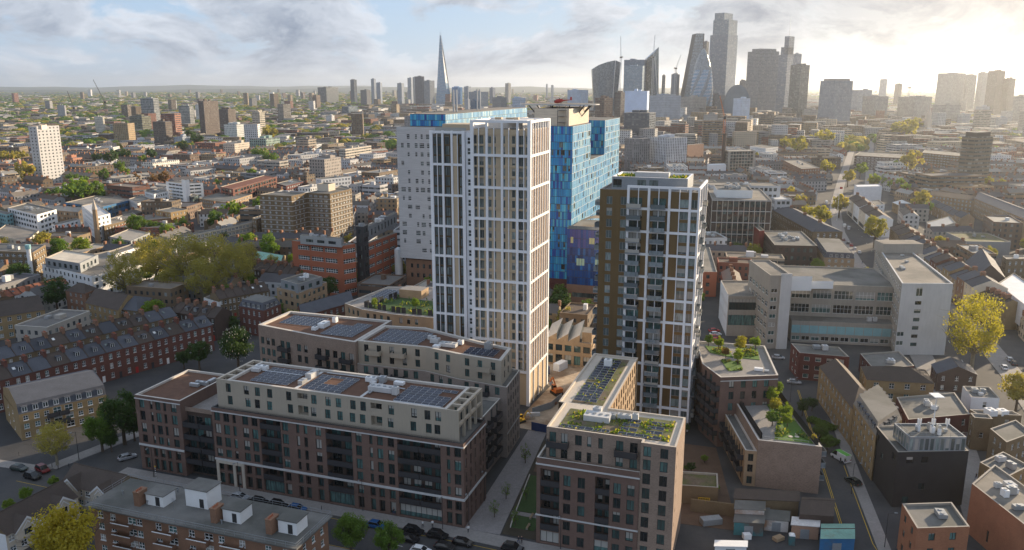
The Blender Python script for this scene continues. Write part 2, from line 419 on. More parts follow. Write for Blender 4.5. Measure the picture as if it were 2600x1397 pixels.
def obj(name, me, parent=None, loc=(0, 0, 0), rz=0.0, scale=None):
    o = bpy.data.objects.new(name, me); COL.objects.link(o)
    if parent: o.parent = parent
    o.location = loc; o.rotation_euler[2] = rz
    if scale: o.scale = scale
    if me is not None and me.name in SUB: obj(SUB[me.name][0], SUB[me.name][1], o)
    return o
SUB = {}
def tag(o, label, cat, group=None):
    o['label'] = label; o['category'] = cat
    if group: o['group'] = group
    return o
def thing(name, label, cat, loc=(0, 0, 0), rz=0.0, group=None):
    o = obj(name, None, None, loc, rz); o.empty_display_size = 0.5
    return tag(o, label, cat, group)
LM = []                                            # landmarks that labels refer to
def landmark(phrase, p): LM.append((phrase, p[0], p[1]))
OCC = set()                                        # 4 m cells already built on
def inside(poly, x, y):
    c = False; n = len(poly); j = n - 1
    for i in range(n):
        xi, yi = poly[i][0], poly[i][1]; xj, yj = poly[j][0], poly[j][1]
        if (yi > y) != (yj > y) and x < (xj - xi) * (y - yi) / (yj - yi) + xi: c = not c
        j = i
    return c
def occupy(poly, grow=2.0):
    cx = sum(p[0] for p in poly) / len(poly); cy_ = sum(p[1] for p in poly) / len(poly)
    g = []
    for p in poly:
        dx, dy = p[0] - cx, p[1] - cy_; L = math.hypot(dx, dy) or 1
        g.append((p[0] + dx / L * grow, p[1] + dy / L * grow))
    xs = [p[0] for p in g]; ys = [p[1] for p in g]
    for i in range(int(min(xs) // 4), int(max(xs) // 4) + 1):
        for j in range(int(min(ys) // 4), int(max(ys) // 4) + 1):
            if inside(g, i * 4 + 2, j * 4 + 2): OCC.add((i, j))
def inset(poly, d):
    n = len(poly); out = []
    for i in range(n):
        p0, p1, p2 = Vector(poly[i - 1][:2]), Vector(poly[i][:2]), Vector(poly[(i + 1) % n][:2])
        e0, e1 = (p1 - p0).normalized(), (p2 - p1).normalized()
        n0, n1 = Vector((-e0.y, e0.x)), Vector((-e1.y, e1.x))
        den = 1 + n0.dot(n1)
        out.append(p1 + (n0 + n1) * (d / max(den, 0.3)))
    return out

# ------------------------------------------------------------------ windows
WINS = {}
def bar(mb, x0, x1, z0, z1, y0, y1, m): mb.box(x0, x1, y0, y1, z0, z1, m)
def win_mesh(w, h, st):
    key = (round(w, 1), round(h, 1), st)
    if key in WINS: return WINS[key]
    mb = MB(); x = w / 2
    fr = {'new': 'metal_dark', 'sash': 'paint_white', 'strip': 'paint_white', 'shop': 'metal_dark', 'metal': 'metal_dark', 'white': 'paint_white', 'grey': 'metal_grey', 'warm': 'metal_grey', 'plain': 'metal_dark', 'louvre': 'metal_dark'}[st]
    gl = {'warm': 'glass_warm'}.get(st, 'glass_object')
    mb.face([(-x, 0, 0), (x, 0, 0), (x, 0, h), (-x, 0, h)], gl)
    t = 0.08
    d = -0.06
    bar(mb, -x, -x + t, 0, h, d, 0, fr); bar(mb, x - t, x, 0, h, d, 0, fr)
    bar(mb, -x + t, x - t, 0, t, d, 0, fr); bar(mb, -x + t, x - t, h - t, h, d, 0, fr)
    if st in ('new', 'metal', 'warm', 'grey'):
        if w > 1.1: bar(mb, -0.05, 0.05, t, h - t, d, 0, fr)
        if st == 'metal': bar(mb, -x + t, x - t, 0.9, 0.97, -0.12, -0.06, fr)
    elif st == 'sash':
        bar(mb, -x + t, x - t, h / 2 - 0.045, h / 2 + 0.045, d, 0, fr)
        if w > 1.0: bar(mb, -0.05, 0.05, t, h - t, d * .9, 0, fr)
        bar(mb, -x - 0.08, x + 0.08, -0.1, 0, -0.22, 0, fr)
    elif st in ('strip', 'shop', 'white'):
        n = max(1, int(round(w / 1.3)))
        for i in range(1, n): bar(mb, -x + w * i / n - 0.04, -x + w * i / n + 0.04, t, h - t, d, 0, fr)
        if st == 'strip': bar(mb, -x + t, x - t, h * .55, h * .55 + .06, d * .9, 0, fr)
    me = mb.mesh('window')
    WINS[key] = me
    return me

class Bld:
    """one building: an Empty at its base plus its parts"""
    def __init__(s, name, label, cat, org, ang=UA, group=None, dep=None):
        s.e = thing(name, label, cat, (org[0], org[1], 0), ang, group)
        s.org, s.ang = Vector(org[:2]), ang
        s.dep = dep if dep is not None else P(org[0], org[1], 10)[2]
        s.p = {}; s.nw = 0; s.kinds = {}
    def loc(s, p):
        d = Vector(p[:2]) - s.org; c, n = math.cos(-s.ang), math.sin(-s.ang)
        return Vector((d.x * c - d.y * n, d.x * n + d.y * c))
    def mb(s, part, kind=None):
        if part not in s.p: s.p[part] = MB()
        if kind: s.kinds[part] = kind
        return s.p[part]
    def window(s, pos, rz, w, h, st):
        if s.dep < 330 and s.nw < 300:
            o = obj('window', win_mesh(w, h, st), s.e, pos, rz); s.nw += 1
            return
        mb = s.mb('glazing', 'stuff')
        c, n = math.cos(rz), math.sin(rz); x = w / 2
        def T(a, b, z): return (pos[0] + a * c - b * n, pos[1] + a * n + b * c, pos[2] + z)
        mb.face([T(-x, 0, 0), T(x, 0, 0), T(x, 0, h), T(-x, 0, h)], 'glass_field' if st != 'warm' else 'glass_warm_field')
        fr = 'paint_white' if st in ('sash', 'strip', 'white') else 'metal_dark'
        if st == 'louvre': return
        k = max(2, int(round(w / 1.4))) if st in ('strip', 'white', 'shop') else 2
        t = 0.06 if fr == 'metal_dark' else 0.1
        for i in range(k + 1):
            xx = -x + w * i / k
            mb.face([T(xx - t, -.04, 0), T(xx + t, -.04, 0), T(xx + t, -.04, h), T(xx - t, -.04, h)], fr)
        if fr == 'paint_white':
            for zz in (0, h * .5, h): mb.face([T(-x, -.05, zz - t), T(x, -.05, zz - t), T(x, -.05, zz + t), T(-x, -.05, zz + t)], fr)
    def wall(s, a, b, z0, z1, mat, ops=(), rec=0.22, part='wall', rmat=None):
        a, b = Vector(a[:2]), Vector(b[:2]); L = (b - a).length
        if L < 0.05: return
        d = (b - a) / L; ni = Vector((-d.y, d.x)); rz = math.atan2(d.y, d.x)
        mb = s.mb(part)
        def pt(u, z, dp=0.0):
            p = a + d * u + ni * dp; return (p.x, p.y, z)
        ok = []
        for o in ops:
            u0, u1, q0, q1 = o[0] - o[2] / 2, o[0] + o[2] / 2, o[1], o[1] + o[3]
            if u0 > 0.05 and u1 < L - 0.05 and q0 >= z0 and q1 <= z1 - 0.05: ok.append((round(u0, 3), round(u1, 3), round(q0, 3), round(q1, 3), o[4], o[5] if len(o) > 5 else rec))
        us = sorted({0.0, round(L, 3)} | {o[0] for o in ok} | {o[1] for o in ok})
        zs = sorted({z0, z1} | {o[2] for o in ok} | {o[3] for o in ok})
        ui = {u: i for i, u in enumerate(us)}; zi = {z: i for i, z in enumerate(zs)}
        op = set()
        for o in ok:
            for i in range(ui[o[0]], ui[o[1]]):
                for j in range(zi[o[2]], zi[o[3]]): op.add((i, j))
        for j in range(len(zs) - 1):
            i = 0
            while i < len(us) - 1:
                if (i, j) in op: i += 1; continue
                k = i
                while k < len(us) - 1 and (k, j) not in op: k += 1
                mb.face([pt(us[i], zs[j]), pt(us[k], zs[j]), pt(us[k], zs[j + 1]), pt(us[i], zs[j + 1])], mat,
                        [(us[i], zs[j]), (us[k], zs[j]), (us[k], zs[j + 1]), (us[i], zs[j + 1])])
                i = k
        for u0, u1, q0, q1, st, rc in ok:
            rm = rmat or mat
            mb.face([pt(u0, q0), pt(u1, q0), pt(u1, q0, rc), pt(u0, q0, rc)], rm)
            mb.face([pt(u0, q1, rc), pt(u1, q1, rc), pt(u1, q1), pt(u0, q1)], rm)
            mb.face([pt(u0, q0, rc), pt(u0, q1, rc), pt(u0, q1), pt(u0, q0)], rm)
            mb.face([pt(u1, q0), pt(u1, q1), pt(u1, q1, rc), pt(u1, q0, rc)], rm)
            if st != 'void': s.window(pt((u0 + u1) / 2, q0, rc), rz, u1 - u0, q1 - q0, st)
    def flat(s, poly, z, roof='felt', par=0.5, th=0.35, cop='coping', part='roof'):
        inn = inset(poly, th); n = len(poly)
        mb = s.mb('parapet')
        for i in range(n):
            a, b, c, d = poly[i], poly[(i + 1) % n], inn[(i + 1) % n], inn[i]
            mb.face([(a[0], a[1], z), (b[0], b[1], z), (c[0], c[1], z), (d[0], d[1], z)], cop)
            mb.face([(c[0], c[1], z - par), (d[0], d[1], z - par), (d[0], d[1], z), (c[0], c[1], z)], cop)
        s.mb(part).face([(p[0], p[1], z - par) for p in inn], roof)
        return inn
    def unit(s, x, y, z, w, d, h, m='steel', name='rooftop_unit', rz=0.0):
        mb = MB(); mb.box(-w / 2, w / 2, -d / 2, d / 2, 0.12, h, m)
        mb.box(-w / 2 + .1, w / 2 - .1, -d / 2 + .1, d / 2 - .1, 0, 0.12, 'metal_dark')
        if h > 0.9 and name == 'rooftop_unit':
            for i in range(max(1, int(w / 1.2))):
                xx = -w / 2 + w * (i + .5) / max(1, int(w / 1.2))
                mb.tube((xx, 0, h), (xx, 0, h + .12), min(.4, d * .35), min(.4, d * .35), 'metal_grey', 8)
            mb.box(-w / 2 - .012, -w / 2, -d / 2 + .15, d / 2 - .15, .3, h - .15, 'metal_grey')
        return mb.build(name, s.e, loc=(x, y, z), rz=rz)
    def done(s):
        for k, mb in s.p.items(): mb.build(k.split('#')[0], s.e, s.kinds.get(k))
        return s
    def rail(s, a, b, z, h=1.0, m='railing', part='railing', step=1.6):
        a, b = Vector(a[:2]), Vector(b[:2]); L = (b - a).length; mb = s.mb(part)
        mb.tube((a.x, a.y, z + h), (b.x, b.y, z + h), .035, .035, m, 4)
        mb.tube((a.x, a.y, z + h * .5), (b.x, b.y, z + h * .5), .025, .025, m, 4)
        n = max(1, int(L / step))
        for i in range(n + 1):
            p = a.lerp(b, i / n); mb.tube((p.x, p.y, z), (p.x, p.y, z + h), .03, .03, m, 4)

def grid(L, zs, h, sp, w, st, mar=1.0, skip=0.0):
    n = max(1, int((L - 2 * mar + sp - w) / sp)); off = (L - (n - 1) * sp) / 2
    return [(off + i * sp, z, w, h, st) for z in zs for i in range(n) if random.random() >= skip]
PANEL = None
def panel_mesh():
    global PANEL
    if PANEL is None:
        mb = MB(); w, d = 1.62, 1.0
        def T(x, y, z): return (x, y, z + .12 + (y + d / 2) * .2)
        mb.box(-w / 2, w / 2, -d / 2, d / 2, 0, .05, 'steel', T, True)
        mb.box(-w / 2 + .04, w / 2 - .04, -d / 2 + .04, d / 2 - .04, .05, .056, 'solar', T)
        PANEL = mb.mesh('solar_panel')
    return PANEL
def solar(b, x0, x1, y0, y1, z, dx=1.68, dy=1.35, gaps=(), rz=0.0):
    y = y0 + .5
    while y < y1 - .4:
        x = x0 + .85
        while x < x1 - .8:
            if not any(g[0] < x < g[1] and g[2] < y < g[3] for g in gaps): obj('solar_panel', panel_mesh(), b.e, (x, y, z), rz)
            x += dx
        y += dy
def roofkit(b, x, y, z, n=4, sx=4.0, sy=2.0):
    """cluster of fans, boxes and ducts beside a roof access"""
    for i in range(n):
        b.unit(x + random.uniform(-sx, sx), y + random.uniform(-sy, sy), z, random.uniform(.8, 1.8), random.uniform(.7, 1.3), random.uniform(.7, 1.4), random.choice(['steel', 'metal_grey', 'paint_white']), rz=random.choice([0, 1.57]))
BALC = {}
def balcony_mesh(w, d, style='dark', h=1.1):
    key = (round(w, 1), round(d, 1), style)
    if key in BALC: return BALC[key]
    mb = MB()
    if style == 'dark': sl, rl = 'metal_dark', 'railing'
    elif style == 'glass': sl, rl = 'metal_grey', 'rail_glass'
    elif style == 'brick': sl, rl = 'brick_orange', 'brick_orange'
    else: sl, rl = 'metal_pale', 'metal_pale'
    mb.box(-w / 2, w / 2, -d, 0, -.22, 0, sl, None, True)
    me = mb.mesh('balcony'); mb = MB(); t = .05
    mb.box(-w / 2, w / 2, -d, -d + t, 0, h, rl); mb.box(-w / 2, -w / 2 + t, -d + t, 0, 0, h, rl); mb.box(w / 2 - t, w / 2, -d + t, 0, 0, h, rl)
    if style == 'brick': mb.box(-w / 2 - .06, w / 2 + .06, -d - .06, -d + .12, h, h + .1, 'paint_white')
    BALC[key] = me; SUB[me.name] = ('railing', mb.mesh('railing'))
    return me
def corner_ccw(A, B, C):
    D = A + C - B
    return [A, B, C, D]

# ------------------------------------------------------------------ generic blocks surveyed from roof corners
def blk(name, label, z, A, B, C, wall='brick_stock', roof='felt', nf=4, sp=3.0, ww=1.3, st='sash', kind='flat', cat='building', z0=0.0, pair=None, lm=None, rise=3.0, skip=0.0, base=None, kit=0, nowin=False, group=None, hh=0.5, chim=0, eave='roof'):
    pts = [q(p[0], p[1], p[2], z) if len(p) == 3 else W(p[0], p[1]) for p in (A, B, C)]
    poly = corner_ccw(*pts)
    return blkp(name, label, z, poly, wall, roof, nf, sp, ww, st, kind, cat, z0, lm, rise, skip, base, kit, nowin, group, hh, chim)
def blkp(name, label, z, poly, wall='brick_stock', roof='felt', nf=4, sp=3.0, ww=1.3, st='sash', kind='flat', cat='building', z0=0.0, lm=None, rise=3.0, skip=0.0, base=None, kit=0, nowin=False, group=None, hh=0.5, chim=0):
    a, b = Vector(poly[0]), Vector(poly[1])
    bl = Bld(name, label, cat, a, math.atan2((b - a).y, (b - a).x), group)
    if z0 <= 0.0: occupy(poly)
    lp = [bl.loc(p) for p in poly]; n = len(lp)
    if lm: landmark(lm, sum((Vector(p) for p in poly), Vector((0, 0))) / n)
    fh = (z - z0 - (0.5 if kind == 'flat' else 0.1)) / nf
    zs = [z0 + fh * i + fh * (1 - hh) * .55 for i in range(nf)]
    for i in range(n):
        p0, p1 = lp[i], lp[(i + 1) % n]; L = (p1 - p0).length
        w0, w1 = Vector(poly[i]), Vector(poly[(i + 1) % n]); mid = (w0 + w1) / 2; nrm = Vector(((w1 - w0).y, -(w1 - w0).x))
        ops = [] if nowin or nrm.dot(-mid) < -0.2 * nrm.length * mid.length else grid(L, zs, fh * hh, sp, ww, st, min(1.2, L * .12), skip)
        bl.wall(p0, p1, z0, z, wall, ops, part='wall')
    if base:
        for k in range(1, nf):
            o_ = inset(lp, -.07); bm_ = bl.mb(f'floor_band#{k}')
            for i in range(n):
                a_, b_ = o_[i], o_[(i + 1) % n]; bm_.face([(a_.x, a_.y, z0 + fh * k - .14), (b_.x, b_.y, z0 + fh * k - .14), (b_.x, b_.y, z0 + fh * k + .14), (a_.x, a_.y, z0 + fh * k + .14)], base)
            for zz_ in (-.14, .14): bm_.face([(p.x, p.y, z0 + fh * k + zz_) for p in o_], base)
    if kind == 'flat':
        bl.flat(lp, z, roof, cop='concrete')
        for i in range(kit):
            k = random.random(); m = lp[0].lerp(lp[1], random.uniform(.2, .8)) .lerp(lp[3].lerp(lp[2], random.uniform(.2, .8)), random.uniform(.3, .7))
            bl.unit(m.x, m.y, z - .5, random.uniform(1, 3), random.uniform(1, 2.2), random.uniform(.8, 1.8), random.choice(['steel', 'metal_grey', 'concrete_pale', 'paint_white']))
    elif kind in ('gable', 'hip'): pitched(bl, lp, z, rise, roof, wall, kind == 'hip')
    elif kind == 'mansard': mansard(bl, lp, z, roof)
    for i in range(chim):
        t = (i + .5) / chim
        m = (lp[0].lerp(lp[1], t) + lp[3].lerp(lp[2], t)) / 2
        chimney(bl, m.x, m.y, z, rise + 1.2)
    return bl.done()
def pitched(bl, lp, z, rise, roof, wall, hip=False, over=0.3):
    A, B, C, D = [Vector(p) for p in lp]
    ab, da = (B - A).normalized(), (A - D).normalized()
    r0, r1 = (A + D) / 2, (B + C) / 2
    hw = (A - D).length / 2
    if hip:
        k = min(hw, (B - A).length * .45); r0, r1 = r0 + ab * k, r1 - ab * k
    dz = over * rise / max(hw, .1)
    A2, B2, C2, D2 = A + da * over, B + da * over, C - da * over, D - da * over
    mb = bl.mb('roof'); Z = lambda p, zz: (p.x, p.y, zz)
    mb.face([Z(A2, z - dz), Z(B2, z - dz), Z(r1, z + rise), Z(r0, z + rise)], roof)
    mb.face([Z(C2, z - dz), Z(D2, z - dz), Z(r0, z + rise), Z(r1, z + rise)], roof)
    if hip:
        mb.face([Z(B2, z - dz), Z(C2, z - dz), Z(r1, z + rise)], roof); mb.face([Z(D2, z - dz), Z(A2, z - dz), Z(r0, z + rise)], roof)
    else:
        bl.mb('gable_wall#0').face([Z(B, z), Z(C, z), Z(r1, z + rise)], wall); bl.mb('gable_wall#1').face([Z(D, z), Z(A, z), Z(r0, z + rise)], wall)
    mb.tube(Z(r0, z + rise), Z(r1, z + rise), .12, .12, 'slate_brown', 4)
def mansard(bl, lp, z, roof, h=2.6, ins=1.2, dorm=2.6):
    inn = inset(lp, ins); n = len(lp); mb = bl.mb('roof')
    for i in range(n):
        a, b, c, d = lp[i], lp[(i + 1) % n], inn[(i + 1) % n], inn[i]
        mb.face([(a[0], a[1], z), (b[0], b[1], z), (c[0], c[1], z + h), (d[0], d[1], z + h)], roof)
        e = Vector(b) - Vector(a); L = e.length; e.normalize(); ni = Vector((-e.y, e.x)); rz = math.atan2(e.y, e.x)
        k = int((L - 2) / dorm)
        for j in range(k):
            u = (L - (k - 1) * dorm) / 2 + j * dorm
            p = Vector(a) + e * u + ni * .15
            dormer(bl, p, rz, z + .25)
    mb.face([(p[0], p[1], z + h) for p in inn], 'felt')
DORM = {}
def dormer(bl, p, rz, z, w=1.3, h=1.5, d=1.4):
    if 'd' not in DORM:
        mb = MB(); x = w / 2
        mb.face([(-x, 0, 0), (-x, 0, h), (-x, d, h), (-x, d, 0)], 'slate'); mb.face([(x, 0, 0), (x, d, 0), (x, d, h), (x, 0, h)], 'slate')
        mb.box(-x - .1, x + .1, -.15, d, h, h + .1, 'slate')
        mb.face([(-x, 0, 0), (x, 0, 0), (x, 0, h), (-x, 0, h)], 'paint_white')
        for s in (-1, 1): mb.face([(s * .3 - .22, -.02, .2), (s * .3 + .22, -.02, .2), (s * .3 + .22, -.02, h - .15), (s * .3 - .22, -.02, h - .15)], 'glass_field')
        DORM['d'] = mb.mesh('dormer')
    obj('dormer', DORM['d'], bl.e, (p[0], p[1], z), rz)
CHIM = {}
def chimney(bl, x, y, z, h, m='brick_orange', w=.9, d=1.8, rz=0.0):
    key = (round(h, 1), m)
    if key not in CHIM:
        mb = MB(); mb.box(-w / 2, w / 2, -d / 2, d / 2, 0, h, m); mb.box(-w / 2 - .08, w / 2 + .08, -d / 2 - .08, d / 2 + .08, h, h + .15, m)
        for i in range(4): mb.tube((0, -d / 2 + .3 + i * .4, h + .15), (0, -d / 2 + .3 + i * .4, h + .55), .12, .1, 'terracotta', 6)
        CHIM[key] = mb.mesh('chimney')
    return obj('chimney', CHIM[key], bl.e, (x, y, z), rz)

# ------------------------------------------------------------------ trees
def crown_mesh(n, leaf, clumps, seed, airy=False):
    rnd = random.Random(seed); mb = MB()
    cs = []
    for i in range(clumps):
        while True:
            p = Vector((rnd.uniform(-1, 1), rnd.uniform(-1, 1), rnd.uniform(-1, 1)))
            if p.length <= 1 and p.length > (.15 if airy else .3): break
        if p.z < -.2: p.z *= .8
        p *= .84 if not airy else .92
        cs.append((p, rnd.uniform(.16, .34) * (1.0 if not airy else .8)))
    vs, fs = [], []
    for i in range(n):
        c, r = cs[i % clumps]
        d = Vector((rnd.gauss(0, 1), rnd.gauss(0, 1), rnd.gauss(0, 1))).normalized() * r * (rnd.random() ** .35)
        p = c + d
        nrm = (d.normalized() * .8 + Vector((rnd.uniform(-1, 1), rnd.uniform(-1, 1), rnd.uniform(-.3, 1))) * .8).normalized()
        x = nrm.orthogonal().normalized(); y = nrm.cross(x); a = rnd.uniform(0, 6.3)
        x, y = x * math.cos(a) + y * math.sin(a), y * math.cos(a) - x * math.sin(a)
        s = leaf * rnd.uniform(.6, 1.35); k = len(vs)
        vs += [tuple(p - x * s), tuple(p + y * s * .62), tuple(p + x * s), tuple(p - y * s * .62)]
        fs.append((k, k + 1, k + 2, k + 3))
    me = bpy.data.meshes.new('crown'); me.from_pydata(vs, [], fs); me.materials.append(MATS['leaf_green']); me.update()
    return me
def trunk_mesh(seed, airy=False):
    rnd = random.Random(seed); mb = MB(); m = 'bark_pale' if airy else 'bark'
    mb.tube((0, 0, -2.3), (0, 0, -1.0), .085, .065, m, 7)
    for i in range(11 if airy else 7):
        a = rnd.uniform(0, 6.28); e = rnd.uniform(.35, 1.0)
        p = Vector((0, 0, -1.25 + rnd.uniform(0, .5))); dirv = Vector((math.cos(a) * (1 - e * .5), math.sin(a) * (1 - e * .5), e)); r = .045
        for k in range(4):
            q_ = p + (dirv + Vector((rnd.uniform(-.3, .3), rnd.uniform(-.3, .3), rnd.uniform(-.1, .3)))).normalized() * .42
            mb.tube(p, q_, r, r * .66, m, 5)
            if k > 0:
                b = q_ + Vector((rnd.uniform(-.4, .4), rnd.uniform(-.4, .4), rnd.uniform(0, .4))); mb.tube(q_, b, r * .5, r * .25, m, 4)
            p, r = q_, r * .66
    return mb.mesh('trunk')
CR = {'near': [crown_mesh(8500, .042, 60, i) for i in range(3)], 'mid': [crown_mesh(2600, .075, 42, 10 + i) for i in range(4)], 'far': [crown_mesh(520, .15, 26, 20 + i) for i in range(3)],
      'airy': [crown_mesh(7000, .032, 150, 30 + i, True) for i in range(3)], 'sapling': [crown_mesh(600, .06, 40, 40 + i, True) for i in range(2)]}
TK = {'near': trunk_mesh(1), 'mid': trunk_mesh(2), 'far': trunk_mesh(3), 'airy': trunk_mesh(4, True), 'sapling': trunk_mesh(5)}
LEAFNAME = {'leaf_yellow': 'golden yellow', 'leaf_bright': 'bright spring green', 'leaf_green': 'mid green', 'leaf_dark': 'dark green', 'leaf_olive': 'olive brown', 'leaf_rust': 'rusty brown', 'leaf_sun_painted': 'golden'}
TREES = []
def plant(x, y, z, Rr, leaf, lod=None, tall=1.0, label=None, name='tree', cat='tree'):
    dep = P(x, y, z + 5)[2]
    if lod is None: lod = 'near' if dep < 215 else 'mid' if dep < 520 else 'far'
    t = thing(name, label or '', cat, (x, y, z), random.uniform(0, 6.28), 'street and garden trees' if not label else None)
    zc = Rr * (tall + .55)
    c = obj('crown', random.choice(CR[lod]), t, (0, 0, zc), 0, (Rr * random.uniform(.92, 1.05), Rr * random.uniform(.92, 1.05), Rr * tall))
    c.material_slots[0].link = 'OBJECT'; c.material_slots[0].material = MATS[leaf]
    obj('trunk', TK[lod], t, (0, 0, zc), 0, (Rr, Rr, zc / 2.3 if zc > 0 else Rr))
    if not label: TREES.append((t, x, y, leaf, zc))
    return t
def tree(r, x, y, rad, leaf, lod=None, tall=1.0, label=None):
    px, py = S(r, x, y); Rr = 4.0
    for _ in range(6):
        zc = Rr * (tall + .55); g = G(px, py, zc); dep = P(g.x, g.y, zc)[2]; Rr = rad / 2.8622 / F_PX * dep
    OCC.add((int(g.x // 4), int(g.y // 4)))
    return plant(g.x, g.y, 0, Rr, leaf, lod, tall, label)
# ------------------------------------------------------------------ ground
def sheet(name, pts, z, mat, kind='structure', thick=0.0):
    mb = MB()
    if thick: mb.prism(pts, z - thick, z, mat)
    else: mb.face([(p[0], p[1], z) for p in pts], mat)
    o = mb.build(name); o['kind'] = kind
    return o
def strip(name, line, w, z, mat, thick=0.0):
    mb = MB(); pts = [Vector(p[:2]) for p in line]; L, Rr = [], []
    for i, p in enumerate(pts):
        d = (pts[min(i + 1, len(pts) - 1)] - pts[max(i - 1, 0)]).normalized(); n = Vector((-d.y, d.x)) * w / 2
        L.append(p + n); Rr.append(p - n)
    for i in range(len(pts) - 1):
        mb.face([(Rr[i].x, Rr[i].y, z), (Rr[i + 1].x, Rr[i + 1].y, z), (L[i + 1].x, L[i + 1].y, z), (L[i].x, L[i].y, z)], mat)
        if thick:
            for E_ in (L, Rr): mb.face([(E_[i].x, E_[i].y, z - thick), (E_[i + 1].x, E_[i + 1].y, z - thick), (E_[i + 1].x, E_[i + 1].y, z), (E_[i].x, E_[i].y, z)], 'concrete')
    o = mb.build(name); o['kind'] = 'structure'
    return o
def occ_line(line, w):
    for a, b in zip(line, line[1:]):
        a, b = Vector(a[:2]), Vector(b[:2]); d = (b - a).normalized(); n = Vector((-d.y, d.x)) * w / 2
        occupy([a + n, a - n, b - n, b + n], 0)
sheet('ground', [(-1500, -60), (1500, -60), (1500, 1600), (-1500, 1600)], 0.0, 'asphalt')
mb = MB()
for (x0, x1, y0, y1) in ((-26000, 26000, 1600, 26000), (-26000, -1500, -60, 1600), (1500, 26000, -60, 1600), (-26000, 26000, -3000, -60)):
    mb.face([(x0, y0, 0), (x1, y0, 0), (x1, y1, 0), (x0, y1, 0)], 'distant_ground')
mb.build('terrain')['kind'] = 'structure'
rh = random.Random(5)
mb = MB()
for ring, (D0, hgt) in enumerate(((9000, 45), (13500, 75), (19000, 100))):
    a = -50.0; prev = None
    while a < 50.1:
        h = hgt * (.55 + .3 * math.sin(a * .13 + ring * 2) + .15 * math.sin(a * .61 + ring) + .08 * math.sin(a * 1.7)) * (1.0 if ring else .6)
        x, y = D0 * math.sin(R(a)), D0 * math.cos(R(a))
        cur = (x, y, max(h, 4), x * 1.18, y * 1.18, x * .86, y * .86)
        if prev:
            mb.face([(prev[5], prev[6], .1), (cur[5], cur[6], .1), (cur[0], cur[1], cur[2]), (prev[0], prev[1], prev[2])], 'hill')
            mb.face([(prev[0], prev[1], prev[2]), (cur[0], cur[1], cur[2]), (cur[3], cur[4], .1), (prev[3], prev[4], .1)], 'hill')
        prev = cur; a += 1.25
mb.build('hills')['kind'] = 'structure'

# pavements and roads of the estate (kerbs are real steps)
def uvp(*pts): return [W(u, v) for u, v in pts]
sheet('pavement', uvp((-101, -1.6), (-8, -1.6), (36, -3.5), (36, 2.0), (4.4, 1.9), (-11, 2.4), (-20, 2.4), (-101, 2.4)), .13, 'paving', thick=.13)
sheet('passage_paving', uvp((-11.5, 2.45), (-3.5, 2.45), (-8.5, 55), (-13.7, 55)), .12, 'setts', thick=.12)
sheet('garden_bed', uvp((-3.3, 3), (4.2, 3), (4.2, 50), (-8.0, 50)), .10, 'soil', thick=.1)
sheet('lawn', uvp((-2.2, 6), (2.8, 6), (3.2, 11), (-2.9, 11)), .16, 'lawn', thick=.16)
sheet('lawn', uvp((-3.2, 13), (3.4, 13), (3.6, 30), (-5.2, 30)), .16, 'lawn', thick=.16)
sheet('planting_bed', uvp((-5.2, 32), (2.8, 32), (2.4, 46), (-7.0, 46)), .18, 'mulch', thick=.18)
sheet('garden_path', uvp((-4.0, 11.2), (4.0, 11.2), (4.0, 12.7), (-4.2, 12.7)), .15, 'paving', thick=.15)
for pts in (((-2.4, 5.8), (-2.2, 5.8), (-3.1, 11.1), (-3.3, 11.1)), ((-3.4, 12.9), (-3.2, 12.9), (-5.4, 30), (-5.6, 30))):
    sheet('kerb', uvp(*pts), .42, 'coping', thick=.42)
sheet('construction_ground', uvp((-19, 56), (4, 54), (1, 96), (-20, 130), (-30, 118), (-17, 92)), .05, 'dirt', thick=.05)
sheet('courtyard_ground', uvp((17, 18), (44, 20), (36, 60), (17, 60)), .06, 'mulch', thick=.06)
sheet('courtyard_lawn', uvp((19, 24), (30, 25), (27, 36), (19, 36)), .10, 'lawn')
sheet('courtyard_lawn', uvp((19, 39), (27, 39), (25, 52), (19, 52)), .10, 'lawn')
# main street south of the estate
street = [W(-140, -16), W(-101, -7), W(-60, -7.2), W(-8, -8.2), W(40, -10), W(75, -13)]
strip('street', street, 9.5, .012, 'asphalt')
west = [W(-112, -60), W(-112, -20), W(-108, 5), W(-104, 24), W(-118, 58), W(-128, 95)]
strip('side_street', west, 8, .016, 'asphalt')
sheet('pavement', uvp((-121, -4), (-117, -4), (-112.6, 14), (-111, 22), (-115, 22)), .13, 'paving', thick=.13)
sheet('pavement', uvp((-160, -10), (-121, -6.5), (-118, -4), (-121, -3.6), (-160, -6)), .13, 'paving', thick=.13)
east = [W(80, -30), W(73.5, 0), W(68, 22), W(64.5, 58), W(59, 112), W(56, 140)]
strip('side_street', east, 7, .02, 'asphalt')
strip('pavement', [W(85.5, -30), W(78, 2), W(72.5, 22), W(69.5, 52), W(64.5, 112)], 2.6, .13, 'paving', .13)
sheet('pavement', uvp((-101, -15), (-30, -15), (36, -17), (36, -14.6), (-30, -12.6), (-101, -12.4)), .13, 'paving', thick=.13)
for i in range(14): sheet('road_marking', uvp((-96 + i * 9, -7.3 - i * .09), (-93 + i * 9, -7.3 - i * .09), (-93 + i * 9, -7.15 - i * .09), (-96 + i * 9, -7.15 - i * .09)), .02, 'white_line')
for i in range(7): sheet('crossing_stripe', uvp((-99.5 + i * .0, -11.4 + i * 1.35), (-96.5, -11.4 + i * 1.35), (-96.5, -10.8 + i * 1.35), (-99.5, -10.8 + i * 1.35)), .022, 'white_line')
strip('road_marking', [W(-121, -11.6), W(-101, -11.9), W(-60, -11.8), W(-8, -12.6)], .12, .02, 'yellow_line')
strip('road_marking', [W(-100, -2.6), W(-60, -2.7), W(-8, -2.9), W(34, -4.6)], .12, .02, 'yellow_line')
strip('road_marking', [p - Vector((3.0, .9)) for p in east[:5]], .14, .026, 'yellow_line')
